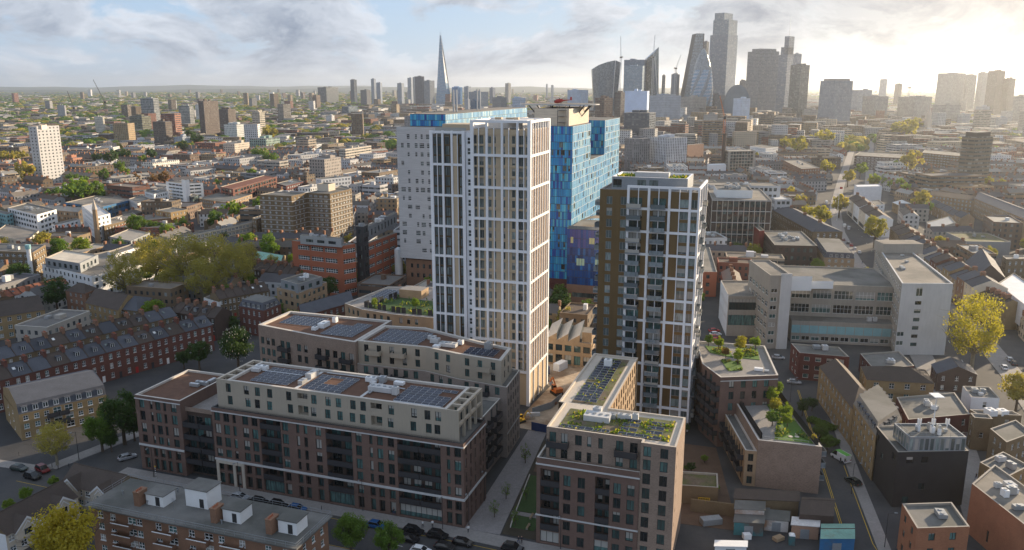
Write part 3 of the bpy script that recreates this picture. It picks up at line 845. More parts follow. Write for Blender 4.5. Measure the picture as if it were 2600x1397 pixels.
strip('road_marking', [p - Vector((2.6, .8)) for p in east[:5]], .14, .026, 'yellow_line')
strip('road_marking', [p + Vector((2.9, .9)) for p in east[:4]], .14, .026, 'yellow_line')
high = [Vector((112, 150)), Vector((132, 200)), Vector((150, 250)), Vector((175, 330)), Vector((197, 426)), Vector((222, 510)), Vector((262, 620)), Vector((330, 780)), Vector((460, 1080)), Vector((600, 1400))]
strip('high_street', high, 17, .028, 'asphalt'); occ_line(high, 34)
for s, w in ((12.5, 7.5), (-12.5, 7.5)):
    ln = []
    for i, p in enumerate(high):
        d = (high[min(i + 1, 9)] - high[max(i - 1, 0)]).normalized(); ln.append(p + Vector((-d.y, d.x)) * s)
    strip('pavement', ln, w, .14, 'paving', .14)
for i in range(26):                                  # dashed centre line of the high street
    t = i / 26 * 7; k = int(t); p = high[k].lerp(high[k + 1], t - k); d = (high[k + 1] - high[k]).normalized()
    strip('road_marking', [p, p + d * 3.0], .18, .034, 'white_line')
for ln, w in ((street, 12), (west, 12), (east, 14)): occ_line(ln, w)
occupy([W(-100, -4), W(36, -4), W(70, 20), W(62, 110), W(30, 130), W(-100, 130)], 0)

# ------------------------------------------------------------------ front block with brick base and pale metal top
def front_block():
    u0, v0 = -97.3, 2.7
    b = Bld('apartment_block', 'long brown brick apartment block with pale metal top floors and solar panels along the street', 'building', W(u0, v0), dep=170)
    landmark('the brown brick street block', W(-45, 10)); occupy(uvp((-97, 2), (-11, 2), (-11, 24), (-97, 24)))
    l = lambda u, v: Vector((u - u0, v - v0))
    up = [(7.15, 2.0), (9.8, 2.4), (12.95, 2.4), (16.1, 2.4)]
    cols = [(-73.1, 1.6), (-70.6, 1.6), (-68.4, .9), (-65.4, 1.6), (-62.9, 1.6), (-54.8, 1.6), (-51.5, .8), (-49.5, .9), (-46.3, 1.5), (-36.2, 1.5), (-33.2, .8), (-31, 1.4), (-28.4, 1.5), (-15.0, .8), (-12.9, 1.5)]
    bays = [(-61.5, -56.0), (-44.4, -37.9), (-26.9, -16.8)]
    ops = []
    for u, w in cols:
        for z, h in up: ops.append((u + 74.5, z, w, h, 'new', .3))
        ops.append((u + 74.5, .25, max(w, 1.3), 2.9, 'shop', .6)); ops.append((u + 74.5, 3.7, max(w, 1.3), 2.2, 'new', .6))
    for a, c in bays:
        ops.append(((a + c) / 2 + 74.5, .25, c - a, 2.95, 'shop', .6)); ops.append(((a + c) / 2 + 74.5, 3.45, c - a, 15.0, 'void', 1.8))
    b.wall(l(-74.5, 2.7), l(-11.6, 2.7), 0, 19.3, 'brick_brown', ops)
    for a, c in bays:
        bl = []
        n = max(2, int((c - a) / 2.4))
        for k in range(n):
            for z in (3.75, 6.85, 9.95, 13.1, 16.2): bl.append(((k + .5) * (c - a) / n, z, (c - a) / n * .72, 2.1, 'new', .1))
        b.wall(l(a, 4.5), l(c, 4.5), 3.45, 18.45, 'brick_dark', bl, part=f'bay_wall#{a}')
        m = 1 if c - a < 8 else 2
        for z in (3.5, 6.65, 9.75, 12.9, 16.05):
            for k in range(m): obj('balcony', balcony_mesh((c - a) / m - .12, 1.85), b.e, (l((a + (c - a) * (k + .5) / m), 4.5).x, 1.8, z))
    side = [(v, z, .9, h, 'new', .3) for v in (1.6, 4.3, 7.0, 10.0, 11.9) for z, h in up] + [(v, .3, 1.0, 2.8, 'shop', .4) for v in (1.6, 4.3, 7.0, 10.0)] + [(v, 3.7, 1.0, 2.1, 'new', .4) for v in (1.6, 4.3, 7.0, 10.0)]
    b.wall(l(-11.6, 2.7), l(-11.6, 16), 0, 19.3, 'brick_brown', side)
    b.wall(l(-11.6, 16), l(-74.5, 20), 0, 19.3, 'brick_brown', [(i * 3.6 + 3, z, 1.5, 2.2, 'new') for i in range(16) for z in (7.1, 13)])
    b.wall(l(-74.5, 20), l(-74.5, 2.7), 0, 19.3, 'brick_brown')
    # terrace behind the parapet
    b.flat([l(-74.5, 2.7), l(-11.6, 2.7), l(-11.6, 16), l(-74.5, 20)], 19.3, 'felt', .75, .35, 'metal_dark')
    # wing at the west end, the recessed link and its roof terrace
    wu = [(-95.4, 1.5), (-92.6, .8), (-90.6, 1.5), (-88.6, .8), (-86.0, 1.6)]
    ops = [(u + 97.3, z, w, h, 'new', .3) for u, w in wu for z, h in up] + [(u + 97.3, .25, max(1.2, w), 2.9, 'shop', .6) for u, w in wu] + [(u + 97.3, 3.7, max(1.2, w), 2.2, 'new', .6) for u, w in wu]
    b.wall(l(-97.3, 3.4), l(-84, 3.4), 0, 19.3, 'brick_brown', ops, part='wing_wall')
    b.wall(l(-84, 3.4), l(-84, 22.3), 0, 19.3, 'brick_brown', part='wing_wall'); b.wall(l(-84, 22.3), l(-97.3, 22.3), 0, 19.3, 'brick_brown', part='wing_wall')
    b.wall(l(-97.3, 22.3), l(-97.3, 3.4), 0, 19.3, 'brick_brown', [(v, z, 1.2, h, 'new') for v in (3, 7, 11, 15) for z, h in up], part='wing_wall')
    b.flat([l(-97.3, 3.4), l(-84, 3.4), l(-84, 22.3), l(-97.3, 22.3)], 19.3, 'sedum_brown', .5, .5, 'coping')
    lk = [((k + .5) * 2.35, z, 1.8, 2.1, 'new', .1) for k in range(4) for z in (3.75, 6.85, 9.95, 13.0)] + [(4.75, .3, 8.6, 2.9, 'shop', .2)]
    b.wall(l(-84, 5.4), l(-74.5, 5.4), 0, 16.3, 'brick_dark', lk, part='link_wall')
    b.wall(l(-74.5, 21), l(-84, 21), 0, 16.3, 'brick_dark', part='link_rear_wall')
    b.mb('roof').face([(l(-84, 5.4).x, l(-84, 5.4).y, 16.3), (l(-74.5, 5.4).x, l(-74.5, 5.4).y, 16.3), (l(-74.5, 21).x, l(-74.5, 21).y, 16.3), (l(-84, 21).x, l(-84, 21).y, 16.3)], 'paving')
    for z in (3.5, 6.65, 9.75, 12.9):
        for u in (-81.7, -76.9): obj('balcony', balcony_mesh(4.6, 1.8), b.e, (l(u, 5.4).x, l(u, 5.4).y, z))
    b.wall(l(-84, 4.9), l(-74.5, 4.9), 16.3, 17.4, 'brick_mottled', part='terrace_wall')
    # white string courses
    for z, h in ((6.25, .5), (18.35, .22)):
        t = b.mb(f'string_course#{z}'); t.box(l(-74.6, 0).x, l(-11.4, 0).x, -.16, -.002, z, z + h, 'concrete_pale', None, True); t = b.mb(f'string_course#w{z}'); t.box(l(-97.4, 0).x, l(-84, 0).x, .54, .698, z, z + h, 'concrete_pale', None, True)
        t = b.mb(f'string_course#{z}'); t.box(l(-11.598, 0).x, l(-11.4, 0).x, .0, 13.2, z, z + h, 'concrete_pale', None, True)
    # pale entrance surround
    e = b.mb('entrance_surround')
    for u in (-73.9, -69.3, -66.9):
        e.box(l(u, 0).x - .35, l(u, 0).x + .35, -.25, -.003, 0, 6.1, 'stone_pale')
    e.box(l(-74.2, 0).x, l(-66.6, 0).x, -.3, -.004, 5.6, 6.2, 'stone_pale', None, True)
    # metal-clad top floors
    pc = [-70.8, -65.9, -62.9, -59.6, -54.6, -48.1, -44.5, -41.9, -38.3, -35.8, -29, -23.6, -20.5, -18]
    lg = [(-51, 2.6), (-32.6, 2.7)]
    ops = [(u + 74 + random.choice((-.25, .25)) * (z < 21), z, 1.35, 2.15, 'metal', .2) for u in pc for z in (19.75, 22.75)] + [(u + 74, z, w, 2.2, 'void', 1.4) for u, w in lg for z in (19.75, 22.75)]
    b.wall(l(-74, 4.6), l(-13.3, 4.6), 18.6, 25.7, 'metal_pale', ops, part='metal_cladding')
    for u, w in lg:
        b.wall(l(u - w / 2, 6.0), l(u + w / 2, 6.0), 19.7, 24.95, 'metal_pale', [(w / 2, z, 1.5, 2.0, 'metal', .08) for z in (19.8, 22.8)], part='metal_cladding')
        for z in (22.75,): b.wall(l(u - w / 2, 4.66), l(u + w / 2, 4.66), z, z + .95, 'metal_pale', part=f'loggia_screen#{u}')
    # open frames at both ends
    for ue, s in ((-13.3, 1), (-74.0, -1)):
        fr = b.mb(f'roof_frame#{s}'); x0, x1 = sorted((ue, ue - s * 2.8))
        for k in range(5):
            v = 4.6 + k * 3.45 - (0 if k < 4 else 0)
            fr.box(l(x0, 0).x, l(x1, 0).x, v - v0 + (.002 if k == 0 else -.3), v - v0 + .3, 25.1, 25.69, 'metal_pale', None, True)
            fr.box(l(ue, 0).x - (.5 if s > 0 else 0), l(ue, 0).x + (0 if s > 0 else .5), v - v0 - .298 + (.3 if k == 0 else 0), v - v0 + .298, 18.6, 25.09, 'metal_pale')
        fr.box(l(ue, 0).x - (.6 if s > 0 else 0), l(ue, 0).x + (0 if s > 0 else .6), 4.85 - v0 + .05, 18.15 - v0, 25.12, 25.71, 'metal_pale', None, True)
        fr.box(l(ue, 0).x - (.5 if s > 0 else 0), l(ue, 0).x + (0 if s > 0 else .5), 4.85 - v0 + .05, 18.15 - v0, 22.0, 22.6, 'metal_pale', None, True)
        ui = ue - s * 2.8
        pts = (l(ui, 4.6), l(ui, 18.4)) if s > 0 else (l(ui, 18.4), l(ui, 4.6))
        b.wall(pts[0], pts[1], 18.6, 25.7, 'metal_pale', [(k * 3.4 + 1.8, z, 1.5, 2.1, 'metal', .1) for k in range(4) for z in (19.7, 22.7)], part='metal_cladding')
        b.wall(l(ue - s * 2.8 if s > 0 else ue, 18.4) if 0 else l(-13.3, 18.4), l(-74, 18.4), 18.6, 25.7, 'metal_pale', part='metal_cladding') if s > 0 else None
    rp = [l(-71.2, 4.6), l(-16.1, 4.6), l(-16.1, 18.4), l(-71.2, 18.4)]
    b.flat(rp, 25.7, 'sedum_brown', .55, .7, 'coping')
    z = 25.16
    solar(b, l(-66.5, 0).x, l(-55.5, 0).x, 7.0 - v0, 16.2 - v0, z, gaps=[(l(-62, 0).x, l(-60, 0).x, 0, 4)])
    solar(b, l(-52.5, 0).x, l(-41, 0).x, 6.4 - v0, 16.6 - v0, z, gaps=[(l(-48.5, 0).x, l(-46, 0).x, 8, 12)])
    solar(b, l(-29.5, 0).x, l(-17.5, 0).x, 6.4 - v0, 16.4 - v0, z, gaps=[(l(-21, 0).x, l(-18, 0).x, 9, 12)])
    for u, v, w, d, h in ((-68.5, 14.5, 3.2, 1.2, 1.1), (-69, 12.8, 2.2, 1.0, .9), (-54.3, 14.0, 1.6, 3.4, 1.3), (-54.0, 9.5, 1.2, 2.2, 1.0), (-39.5, 15.5, 2.6, 1.2, 1.2), (-36.8, 16.0, 1.6, 1.2, 1.5), (-34.5, 11, 5.8, 2.2, 1.2), (-32.5, 15.8, 2.4, 1.2, .8), (-38, 13.5, 1.2, 1.2, .9), (-30.6, 10, 1.3, 1.3, 1.9)):
        b.unit(l(u, v).x, l(u, v).y, z, w, d, h, random.choice(['steel', 'concrete_pale', 'paint_white']))
    r = b.mb('roof_path#1')
    r.box(l(-54.2, 0).x, l(-53.4, 0).x, 5.4 - v0, 17.6 - v0, z, z + .05, 'concrete_pale'); r = b.mb('roof_path#2'); r.box(l(-37.6, 0).x, l(-36.9, 0).x, 5.4 - v0, 17.6 - v0, z, z + .05, 'concrete_pale')
    for u, v, w, d, h in ((-87, 15, 3.4, .9, 1.0), (-88, 13.5, 2.6, .8, .9), (-86, 17.5, .9, 2.4, .8)): b.unit(l(u, v).x, l(u, v).y, 18.8, w, d, h, 'steel')
    # stepped rear wing with balconies around the inner court
    b.wall(l(-15.6, 16), l(-15.6, 37.5), 0, 15.8, 'brick_grey', [(v, z, 1.3, 2.2, 'new') for v in (3, 9.5, 15, 19) for z in (4, 7.1, 10.2, 13.2)], part='rear_wing_wall')
    b.wall(l(-15.6, 37.5), l(-24, 37.5), 0, 15.8, 'brick_grey', part='rear_wing_wall'); b.wall(l(-24, 37.5), l(-24, 16), 0, 15.8, 'brick_grey', part='rear_wing_wall')
    b.flat([l(-24, 17.2), l(-15.6, 16.1), l(-15.6, 37.5), l(-24, 37.5)], 15.8, 'felt', .9, .3, 'coping')
    for z in (3.4, 6.5, 9.6, 12.6):
        for v in (20.5, 26, 32.5): obj('balcony', balcony_mesh(4.2, 1.6), b.e, (l(-15.6, v).x, l(-15.6, v).y, z), math.pi / 2)
    for i, (x0, y0, x1, y1) in enumerate(((-67.5, 13.4, -56.5, 13.4), (-52, 16.9, -40, 16.9), (-33, 13.2, -29.8, 13.2), (-36.2, 8, -36.2, 15), (-29, 5.9, -18, 5.9))):
        p, r = l(x0, y0), l(x1, y1); b.mb(f'duct#{i}').tube((p.x, p.y, 25.45), (r.x, r.y, 25.45), .16, .16, 'steel', 6)
    b.rail(l(-74.2, 2.95), l(-11.9, 2.95), 19.3, .35, 'railing', step=3)
    b.done()
front_block()

def rear_block():
    u0, v0 = -92.3, 46.3
    b = Bld('apartment_block', 'pale brick and metal apartment block with solar roofs between street block and white tower', 'building', W(u0, v0), dep=220)
    landmark('the pale solar block', W(-60, 50))
    l = lambda u, v: Vector((u - u0, v - v0))
    up = [0.5, 3.7, 6.9, 10.1, 13.3, 16.5, 19.7, 22.6]
    P1 = [l(-92.3, 46.3), l(-71.5, 42.2), l(-57.8, 40.6), l(-57.8, 62.3), l(-91.9, 61.8)]
    f1 = [(u, z, 1.3, 2.1, 'new', .25) for u in (1.4, 3.6, 5.6, 18.0) for z in up[:-1]] + [(u, z, 1.5, 2.1, 'new', .25) for u in (9.2, 11.4, 15.5) for z in up[:-1]]
    b.wall(P1[0], P1[1], 0, 25.2, 'brick_mottled', f1, part='west_wall')
    b.wall(P1[1], P1[2], 0, 25.2, 'brick_mottled', [(u, z, 1.5, 2.1, 'new', .25) for u in (1.6, 4.4, 7.0, 9.6, 12.4) for z in up[:-1]], part='west_wall')
    d = (P1[1] - P1[0]).normalized(); rz = math.atan2(d.y, d.x)
    for z in up[1:-1]:
        p = P1[0] + d * 10.3; obj('balcony', balcony_mesh(3.8, 1.5), b.e, (p.x, p.y, z - .4), rz)
    d2 = (P1[2] - P1[1]).normalized(); rz2 = math.atan2(d2.y, d2.x)
    for z in up[1:-1]:
        for u in (3.0, 11.0):
            p = P1[1] + d2 * u; obj('balcony', balcony_mesh(3.6, 1.5), b.e, (p.x, p.y, z - .4), rz2)
    for i in (2, 3, 4): b.wall(P1[i], P1[(i + 1) % 5], 0, 25.2, 'brick_mottled', [(k * 3 + 2, z, 1.3, 2.1, 'new') for k in range(5) for z in up[2:-1]] if i == 4 else [], part='west_wall')
    b.flat(P1, 25.2, 'sedum_brown', .6, .9, 'coping')
    lo = [l(-57.75, 41.0), l(-38, 41.6), l(-27.8, 38.9), l(-13.8, 37.2), l(-14.6, 50.2), l(-26, 53.2), l(-45.6, 60.2), l(-57.75, 58.3)]
    hi = [l(-57.7, 41.9), l(-38.1, 42.7), l(-27.8, 40.3), l(-15.8, 38.8), l(-16.6, 49.3), l(-26.3, 52.1), l(-45.6, 59.1), l(-57.7, 57.3)]
    for i in range(8):
        L = (lo[(i + 1) % 8] - lo[i]).length
        b.wall(lo[i], lo[(i + 1) % 8], 0, 19.0, 'brick_grey', grid(L, up[:6], 2.1, 2.9 if i != 3 else 2.3, 1.3 if i != 3 else 1.0, 'new') if i in (0, 1, 2, 3, 4) else [])
        wz = [19.5, 22.4]
        b.wall(hi[i], hi[(i + 1) % 8], 18.4, 25.2, 'metal_pale', grid((hi[(i + 1) % 8] - hi[i]).length, wz, 2.0, 3.7, 1.3, 'metal') if i < 5 else [], part='metal_cladding')
    b.flat(lo, 19.0, 'felt', .55, .3, 'coping'); b.flat(hi, 25.2, 'sedum_brown', .6, .9, 'coping')
    t = b.mb('string_course')
    a, c = lo[3], lo[4]
    for z in (6.3,):
        t.face([(a.x + .06, a.y, z), (c.x + .06, c.y, z), (c.x + .06, c.y, z + .4), (a.x + .06, a.y, z + .4)], 'concrete_pale')
    for i, us_ in ((0, (5, 12)), (2, (7.5,))):
        dd = (hi[i + 1] - hi[i]).normalized(); rr = math.atan2(dd.y, dd.x)
        for u in us_:
            p = hi[i] + dd * u
            for z in (22.1,): obj('balcony', balcony_mesh(3.8, 1.5, 'pale'), b.e, (p.x, p.y, z), rr)
            for z in (6.5, 9.7, 12.9, 16.1): obj('balcony', balcony_mesh(3.6, 1.5), b.e, (p.x, p.y - 1.0, z), rr)
    solar(b, l(-88.5, 0).x, l(-76.5, 0).x, l(0, 51).y, l(0, 59.5).y, 24.62); solar(b, l(-71.5, 0).x, l(-60.5, 0).x, l(0, 45.5).y, l(0, 58.5).y, 24.62, gaps=[(20, 26, 8, 11)])
    solar(b, l(-55, 0).x, l(-41, 0).x, l(0, 45).y, l(0, 55.5).y, 24.62); solar(b, l(-27.5, 0).x, l(-18.5, 0).x, l(0, 42.3).y, l(0, 48.5).y, 24.62)
    for u, v, w, d_, h in ((-74.2, 52, 2.0, 3.6, 1.4), (-73.5, 57, 1.2, 1.4, 1.6), (-75, 48.5, 1.4, 1.6, 1.0), (-38, 48.5, 2.4, 1.6, 1.4), (-40, 51, 2.2, 1.2, 1.1), (-33.5, 47, 4.8, 2.2, 1.0), (-36, 45, 1.8, 1.6, .7), (-22.5, 47.8, 1.8, 1.8, 2.0), (-31, 49.5, 1.4, 1.2, 1.2)):
        b.unit(l(u, v).x, l(u, v).y, 24.6, w, d_, h, random.choice(['steel', 'concrete_pale', 'paint_white']))
    b.done()
rear_block()

def corner_block():
    u0, v0 = 4.5, 2.2
    b = Bld('apartment_block', 'L-shaped brown and grey brick apartment block with planted solar roof beside the garden passage', 'building', W(u0, v0), dep=160)
    landmark('the L-shaped solar-roof block', W(15, 12)); occupy(uvp((4, 2), (32, 2), (32, 52), (4, 52)))
    l = lambda u, v: Vector((u - u0, v - v0))
    zs = [(4.0, 2.2), (7.2, 2.3), (10.3, 2.3), (13.4, 2.3), (16.3, 1.9)]
    zs = [(3.9, 2.0), (7.55, 2.3), (10.6, 2.3), (13.65, 2.4)]
    cols = [(10.85, 1.5), (13.8, 1.5), (21.0, 1.5), (23.7, 1.5)]
    bays = [(5.3, 9.3), (16.6, 19.5)]
    ops = [(u - u0, z, w, h, 'new', .3) for u, w in cols for z, h in zs] + [(u - u0, .6, w, 2.2, 'new', .3) for u, w in cols]
    ops += [((a + c) / 2 - u0, .4, c - a, 2.6, 'shop', .4) for a, c in bays] + [((a + c) / 2 - u0, 3.4, c - a, 13.4, 'void', 1.7) for a, c in bays]
    b.wall(l(4.5, 2.2), l(25.3, 2.2), 0, 19.1, 'brick_brown', ops)
    for a, c in bays:
        b.wall(l(a, 3.9), l(c, 3.9), 3.4, 16.8, 'brick_dark', [((k + .5) * (c - a) / 2, z, (c - a) / 2 * .7, 2.1, 'new', .1) for k in range(2) for z in (3.8, 7.4, 10.5, 13.6)], part=f'bay_wall#{a}')
        for z in (3.45, 7.0, 10.1, 13.2): obj('balcony', balcony_mesh(c - a - .1, 1.75), b.e, (l((a + c) / 2, 0).x, 1.7, z))
    b.wall(l(4.5, 17.5), l(4.5, 2.2), 0, 19.1, 'brick_brown', [(v, z, 1.2, h, 'new') for v in (2, 6, 10, 13) for z, h in zs])
    for z in (6.3, 17.6): t = b.mb(f'string_course#{z}'); t.box(-.14, l(25.4, 0).x, -.14, -.002, z, z + .3, 'concrete_pale', None, True); t.box(-.14, -.002, 0, 15.3, z, z + .3, 'concrete_pale', None, True)
    pp = b.mb('parapet')
    pp.box(0, l(25.3, 0).x, .001, .35, 18.2, 19.101, 'coping'); pp.box(.001, .35, .35, 15.3, 18.2, 19.101, 'coping')
    b.mb('roof').face([(0, 0, 18.2), (l(25.3, 0).x, 0, 18.2), (l(25.3, 0).x, 2, 18.2), (0, 2, 18.2)], 'felt'); b.mb('roof').face([(0, 2, 18.2), (2, 2, 18.2), (2, 15.3, 18.2), (0, 15.3, 18.2)], 'felt')
    uw = [(18.7, 2.1), (22.0, 2.2)]
    f = [(u - 6.0, z, w, h, 'new', .25) for u, w in ((7.3, 1.4), (9.7, 1.4), (12.6, 1.4), (14.8, .9), (17.1, .9), (20.9, 1.5), (23.7, 1.5)) for z, h in uw]
    b.wall(l(6, 4.0), l(25.3, 4.0), 18.2, 25.2, 'brick_mottled', f, part='upper_wall')
    for u, w in ((8.5, 4.4), (22.3, 4.4)): obj('balcony', balcony_mesh(w, 1.5), b.e, (l(u, 4.0).x, 1.8, 21.6))
    rz = [(1.2, 2.1), (4.2, 2.2), (7.3, 2.3), (10.4, 2.3), (13.5, 2.3), (16.6, 2.3), (19.6, 2.2), (22.4, 2.1)]
    b.wall(l(25.3, 2.5), l(32, 2.5), 0, 25.2, 'brick_mottled', [(u, z, 1.5, h, 'new', .25) for u in (1.25, 4.5) for z, h in rz])
    b.wall(l(32, 2.5), l(32, 17.5), 0, 25.2, 'brick_mottled', [(2.2, z, .5, .9, 'new', .2) for z, h in rz])
    b.wall(l(32, 17.5), l(16.1, 17.5), 0, 25.2, 'brick_mottled'); b.wall(l(16.1, 17.5), l(16.1, 52), 0, 25.2, 'brick_tan', grid(34.5, [z for z, h in rz], 2.2, 2.8, 1.4, 'new'))
    b.wall(l(16.1, 52), l(4.8, 52), 0, 25.2, 'brick_tan'); b.wall(l(4.8, 52), l(4.8, 17.5), 0, 25.2, 'brick_tan', grid(34.5, [z for z, h in rz], 2.2, 2.8, 1.4, 'new')); b.wall(l(6, 17.5), l(6, 4.0), 18, 25.2, 'brick_mottled', [(v, z, 1.3, h, 'new') for v in (3, 7, 11) for z, h in uw])
    b.flat([l(6, 4.0), l(25.3, 4.0), l(25.31, 2.5), l(32, 2.5), l(32, 17.5), l(16.1, 17.5), l(16.1, 52), l(4.8, 52), l(4.8, 17.5), l(6, 17.49)], 25.2, 'stone_pale', .45, .4, 'stone_pale')
    z = 24.76
    sg = b.mb('planted_roof'); sg.box(l(8.0, 0).x, l(30.3, 0).x, l(0, 5.2).y, l(0, 15.6).y, z, z + .06, 'sedum_green'); sg.box(l(7.3, 0).x, l(14.2, 0).x, l(0, 19).y, l(0, 50.5).y, z, z + .062, 'sedum_green')
    solar(b, l(8.4, 0).x, l(18.6, 0).x, l(0, 5.3).y, l(0, 6.8).y, z + .1); solar(b, l(20.2, 0).x, l(29.5, 0).x, l(0, 5.3).y, l(0, 14.5).y, z + .1, dy=2.3, gaps=[(l(23, 0).x, l(25, 0).x, l(0, 8).y, l(0, 13).y)])
    solar(b, l(7.6, 0).x, l(13.6, 0).x, l(0, 20).y, l(0, 49).y, z + .1, dy=1.7, gaps=[(0, 6, l(0, 31).y, l(0, 34).y)])
    for u, v, w, d_, h in ((14.8, 11.5, 5.4, 3.0, 1.3), (14.2, 14.0, 1.8, 1.4, 1.8), (17.6, 13.0, 1.4, 1.4, 1.2), (20.0, 13.6, 2.8, 1.2, 1.1), (22.3, 13.4, 1.2, 1.0, 1.6), (10.0, 44.5, 1.8, 1.6, 1.8)):
        b.unit(l(u, v).x, l(u, v).y, z, w, d_, h, random.choice(['steel', 'paint_white', 'concrete_pale']))
    rnd = random.Random(3); pl = b.mb('roof_plants', 'stuff')
    for i in range(2600):
        u, v = (rnd.uniform(8.2, 30.2), rnd.uniform(5.3, 15.5)) if rnd.random() < .72 else (rnd.uniform(7.4, 14.0), rnd.uniform(19.2, 50))
        if math.sin(u * 1.3) + math.sin(v * 1.1 + 1) + rnd.uniform(-.8, .8) < .2: continue
        s = rnd.uniform(.08, .28); p = l(u, v); a = rnd.uniform(0, 6.28); x, y = math.cos(a) * s, math.sin(a) * s
        pl.face([(p.x - x, p.y - y, z + .06), (p.x + x, p.y + y, z + .06), (p.x + x * .6 + y * .5, p.y + y * .6, z + .1 + s * 1.7), (p.x - x * .7, p.y - y * .7 + x * .4, z + .1 + s * 1.5)], rnd.choice(['leaf_bright', 'leaf_green', 'leaf_olive', 'leaf_green']))
    b.done()
corner_block()
# ------------------------------------------------------------------ white residential tower
def white_tower():
    u0, v0 = -36.2, 71.3
    b = Bld('residential_tower', 'tall white gridded residential tower with beige panels, tallest building of the estate', 'tower', W(u0, v0), dep=235)
    landmark('the white gridded tower', W(-30, 80))
    l = lambda u, v: Vector((u - u0, v - v0))
    fr = 'tower_white'; FH = 2.97
    zb = [82.4, 73.1, 64.1, 55.2, 46.3, 37.2, 28.4, 19.4, 10.4]
    floors = [10.6 + FH * k for k in range(24)]
    # infill wall behind the frame
    ops = []
    pat = [(0.95, 1.55, 0), (2.95, 1.6, 0), (5.3, 1.5, 1), (7.1, .6, 1), (9.6, 1.1, 1), (12.6, 1.0, 1), (14.6, 1.8, 0), (16.55, .8, 1)]
    for z in floors:
        if z > 78.5: break
        for u, w, k in pat: ops.append((u, z + (.12 if k == 0 else .35), w, 2.45 if k == 0 else 2.1, 'warm', .25 if k else .7))
    b.wall(l(-36.2, 71.9), l(-18.5, 71.9), 0, 80.2, 'tower_beige', ops, part='infill_wall')
    ops = [(v, z + .3, .75, 2.2, 'warm', .2) for z in floors if z < 78 for v in (2.0, 4.6, 7.2, 9.8, 12.4, 15.0, 17.6)]
    b.wall(l(-18.82, 71.3), l(-18.82, 91), 0, 80.2, 'tower_beige', ops, part='infill_wall')
    b.wall(l(-18.5, 91), l(-36.2, 91), 0, 82.6, fr); b.wall(l(-36.2, 91), l(-36.2, 71.3), 0, 82.6, fr)
    f = b.mb('frame')
    L = 17.7
    for u, w in ((0, .95), (4.55, .62), (9.05, .62), (13.55, .62), (16.75, .95)):
        f.box(u, u + w, 0, .6, 0 if w > .7 else 10.0, 82.6, fr)
    for u in (2.35, 6.85, 11.2, 15.6): f.box(u, u + .2, .1, .45, 10.0, 80.6, fr)
    for z in zb: f.box(.95, L - .95, .03, .62, z - .42, z + .3, fr, None, True)
    for z in floors: f.box(.95, L - .95, .42, .61, z - .16, z + .14, 'tower_beige', None, True)
    r = b.mb('side_frame'); x = L
    for v, w in ((0.001, .95), (18.75, .95)): r.box(x - .6, x - .001, v + (.6 if v < 1 else 0), v + w, 0, 82.58, fr)
    for k in range(1, 8): r.box(x - .32, x - .02, k * 2.46 - .17, k * 2.46 + .12, 9.8 if k % 2 else 0, 82.5, fr)
    for k in range(8): r.box(x - .34, x - .2, k * 2.46 + 1.1, k * 2.46 + 1.2, 10, 80, 'plaster_pink')
    for z in zb: r.box(x - .62, x - .03, .95, 18.75, z - .42, z + .3, fr, None, True)
    # crown: open top frame, roof deck, plant
    t = b.mb('roof'); t.box(.6, 17.1, 1.2, 19, 79.6, 80.2, 'felt_warm')
    t.box(3.2, 13.5, 6, 16.5, 80.2, 82.5, 'concrete_pale'); t.box(-.0, 17.7, 17.5, 19.7, 82.0, 82.61, fr)
    t.box(9, 17.65, .64, 6, 82.1, 82.6, fr, None, True)
    for x_, y_, w, d, h in ((5, 10, 2, 1.4, .6), (8.5, 11, 3, 1.2, .5), (11, 8, 1.5, 1.2, .7)): b.unit(x_, y_, 82.5, w, d, h, 'tower_beige')
    # base storey glazing between the legs
    b.wall(l(-35.9, 73), l(-19.6, 73), 0, 9.5, 'tower_beige', [(k * 2.6 + 1.6, z, 2.2, 3.6, 'shop', .1) for k in range(6) for z in (.4, 5.0)], part='base_wall')
    # western wing, one storey lower and set back
    wu, wv = -50.3, 75.0
    ops = []; wz = [24.9 - 8.93 * 2 + 2.97 * k for k in range(25)]
    for z in wz:
        if z > 77: break
        for u, w in ((1.5, 1.0), (3.0, 1.2), (5.3, 1.5), (7.6, 1.0), (9.6, 1.1)):
            if u == 7.6: continue
            ops.append((u, z + .15, w, 2.5, 'warm', .25))
    b.wall(l(wu, wv + .5), l(-39.3, wv + .5), 0, 78.2, 'bronze_dark', ops, part='infill_wall')
    for a_, c_ in ((l(-39.3, wv), l(-39.3, 92)), (l(-39.3, 92), l(wu, 92)), (l(wu, 92), l(wu, wv))): b.wall(a_, c_, 0, 79.4, fr, part='wing_wall')
    w = b.mb('wing_frame'); ox, oy = l(wu, wv)
    for u, ww in ((0, .95), (3.75, .6), (6.6, .6), (10.05, .95)): w.box(ox + u, ox + u + ww, oy, oy + .5, 0, 79.4, fr)
    for u in (2.2, 8.55): w.box(ox + u, ox + u + .17, oy + .1, oy + .4, 0, 78.5, fr)
    w.box(ox + 7.25, ox + 8.5, oy + .3, oy + .46, 0, 78, 'tower_beige')
    for z in (79.0, 69.8, 60.85, 51.7, 42.75, 33.75, 24.9, 16, 7): w.box(ox + .95, ox + 10.05, oy + .03, oy + .52, z - .4, z + .28, fr, None, True)
    w.box(ox + .3, ox + 10.8, oy + .6, oy + 16.5, 77.6, 78.2, 'felt_warm')
    w.box(ox + 2, ox + 10.5, oy + 5, oy + 14, 78.2, 81.0, 'tower_beige')
    g = b.mb('roof_screen')
    for (x0, y0, x1, y1) in ((ox + 1.2, oy + 1.6, ox + 10.8, oy + 1.6), (ox + 1.2, oy + 14.5, ox + 1.2, oy + 1.6)):
        g.face([(x0, y0, 78.2), (x1, y1, 78.2), (x1, y1, 80.2), (x0, y0, 80.2)], 'rail_glass')
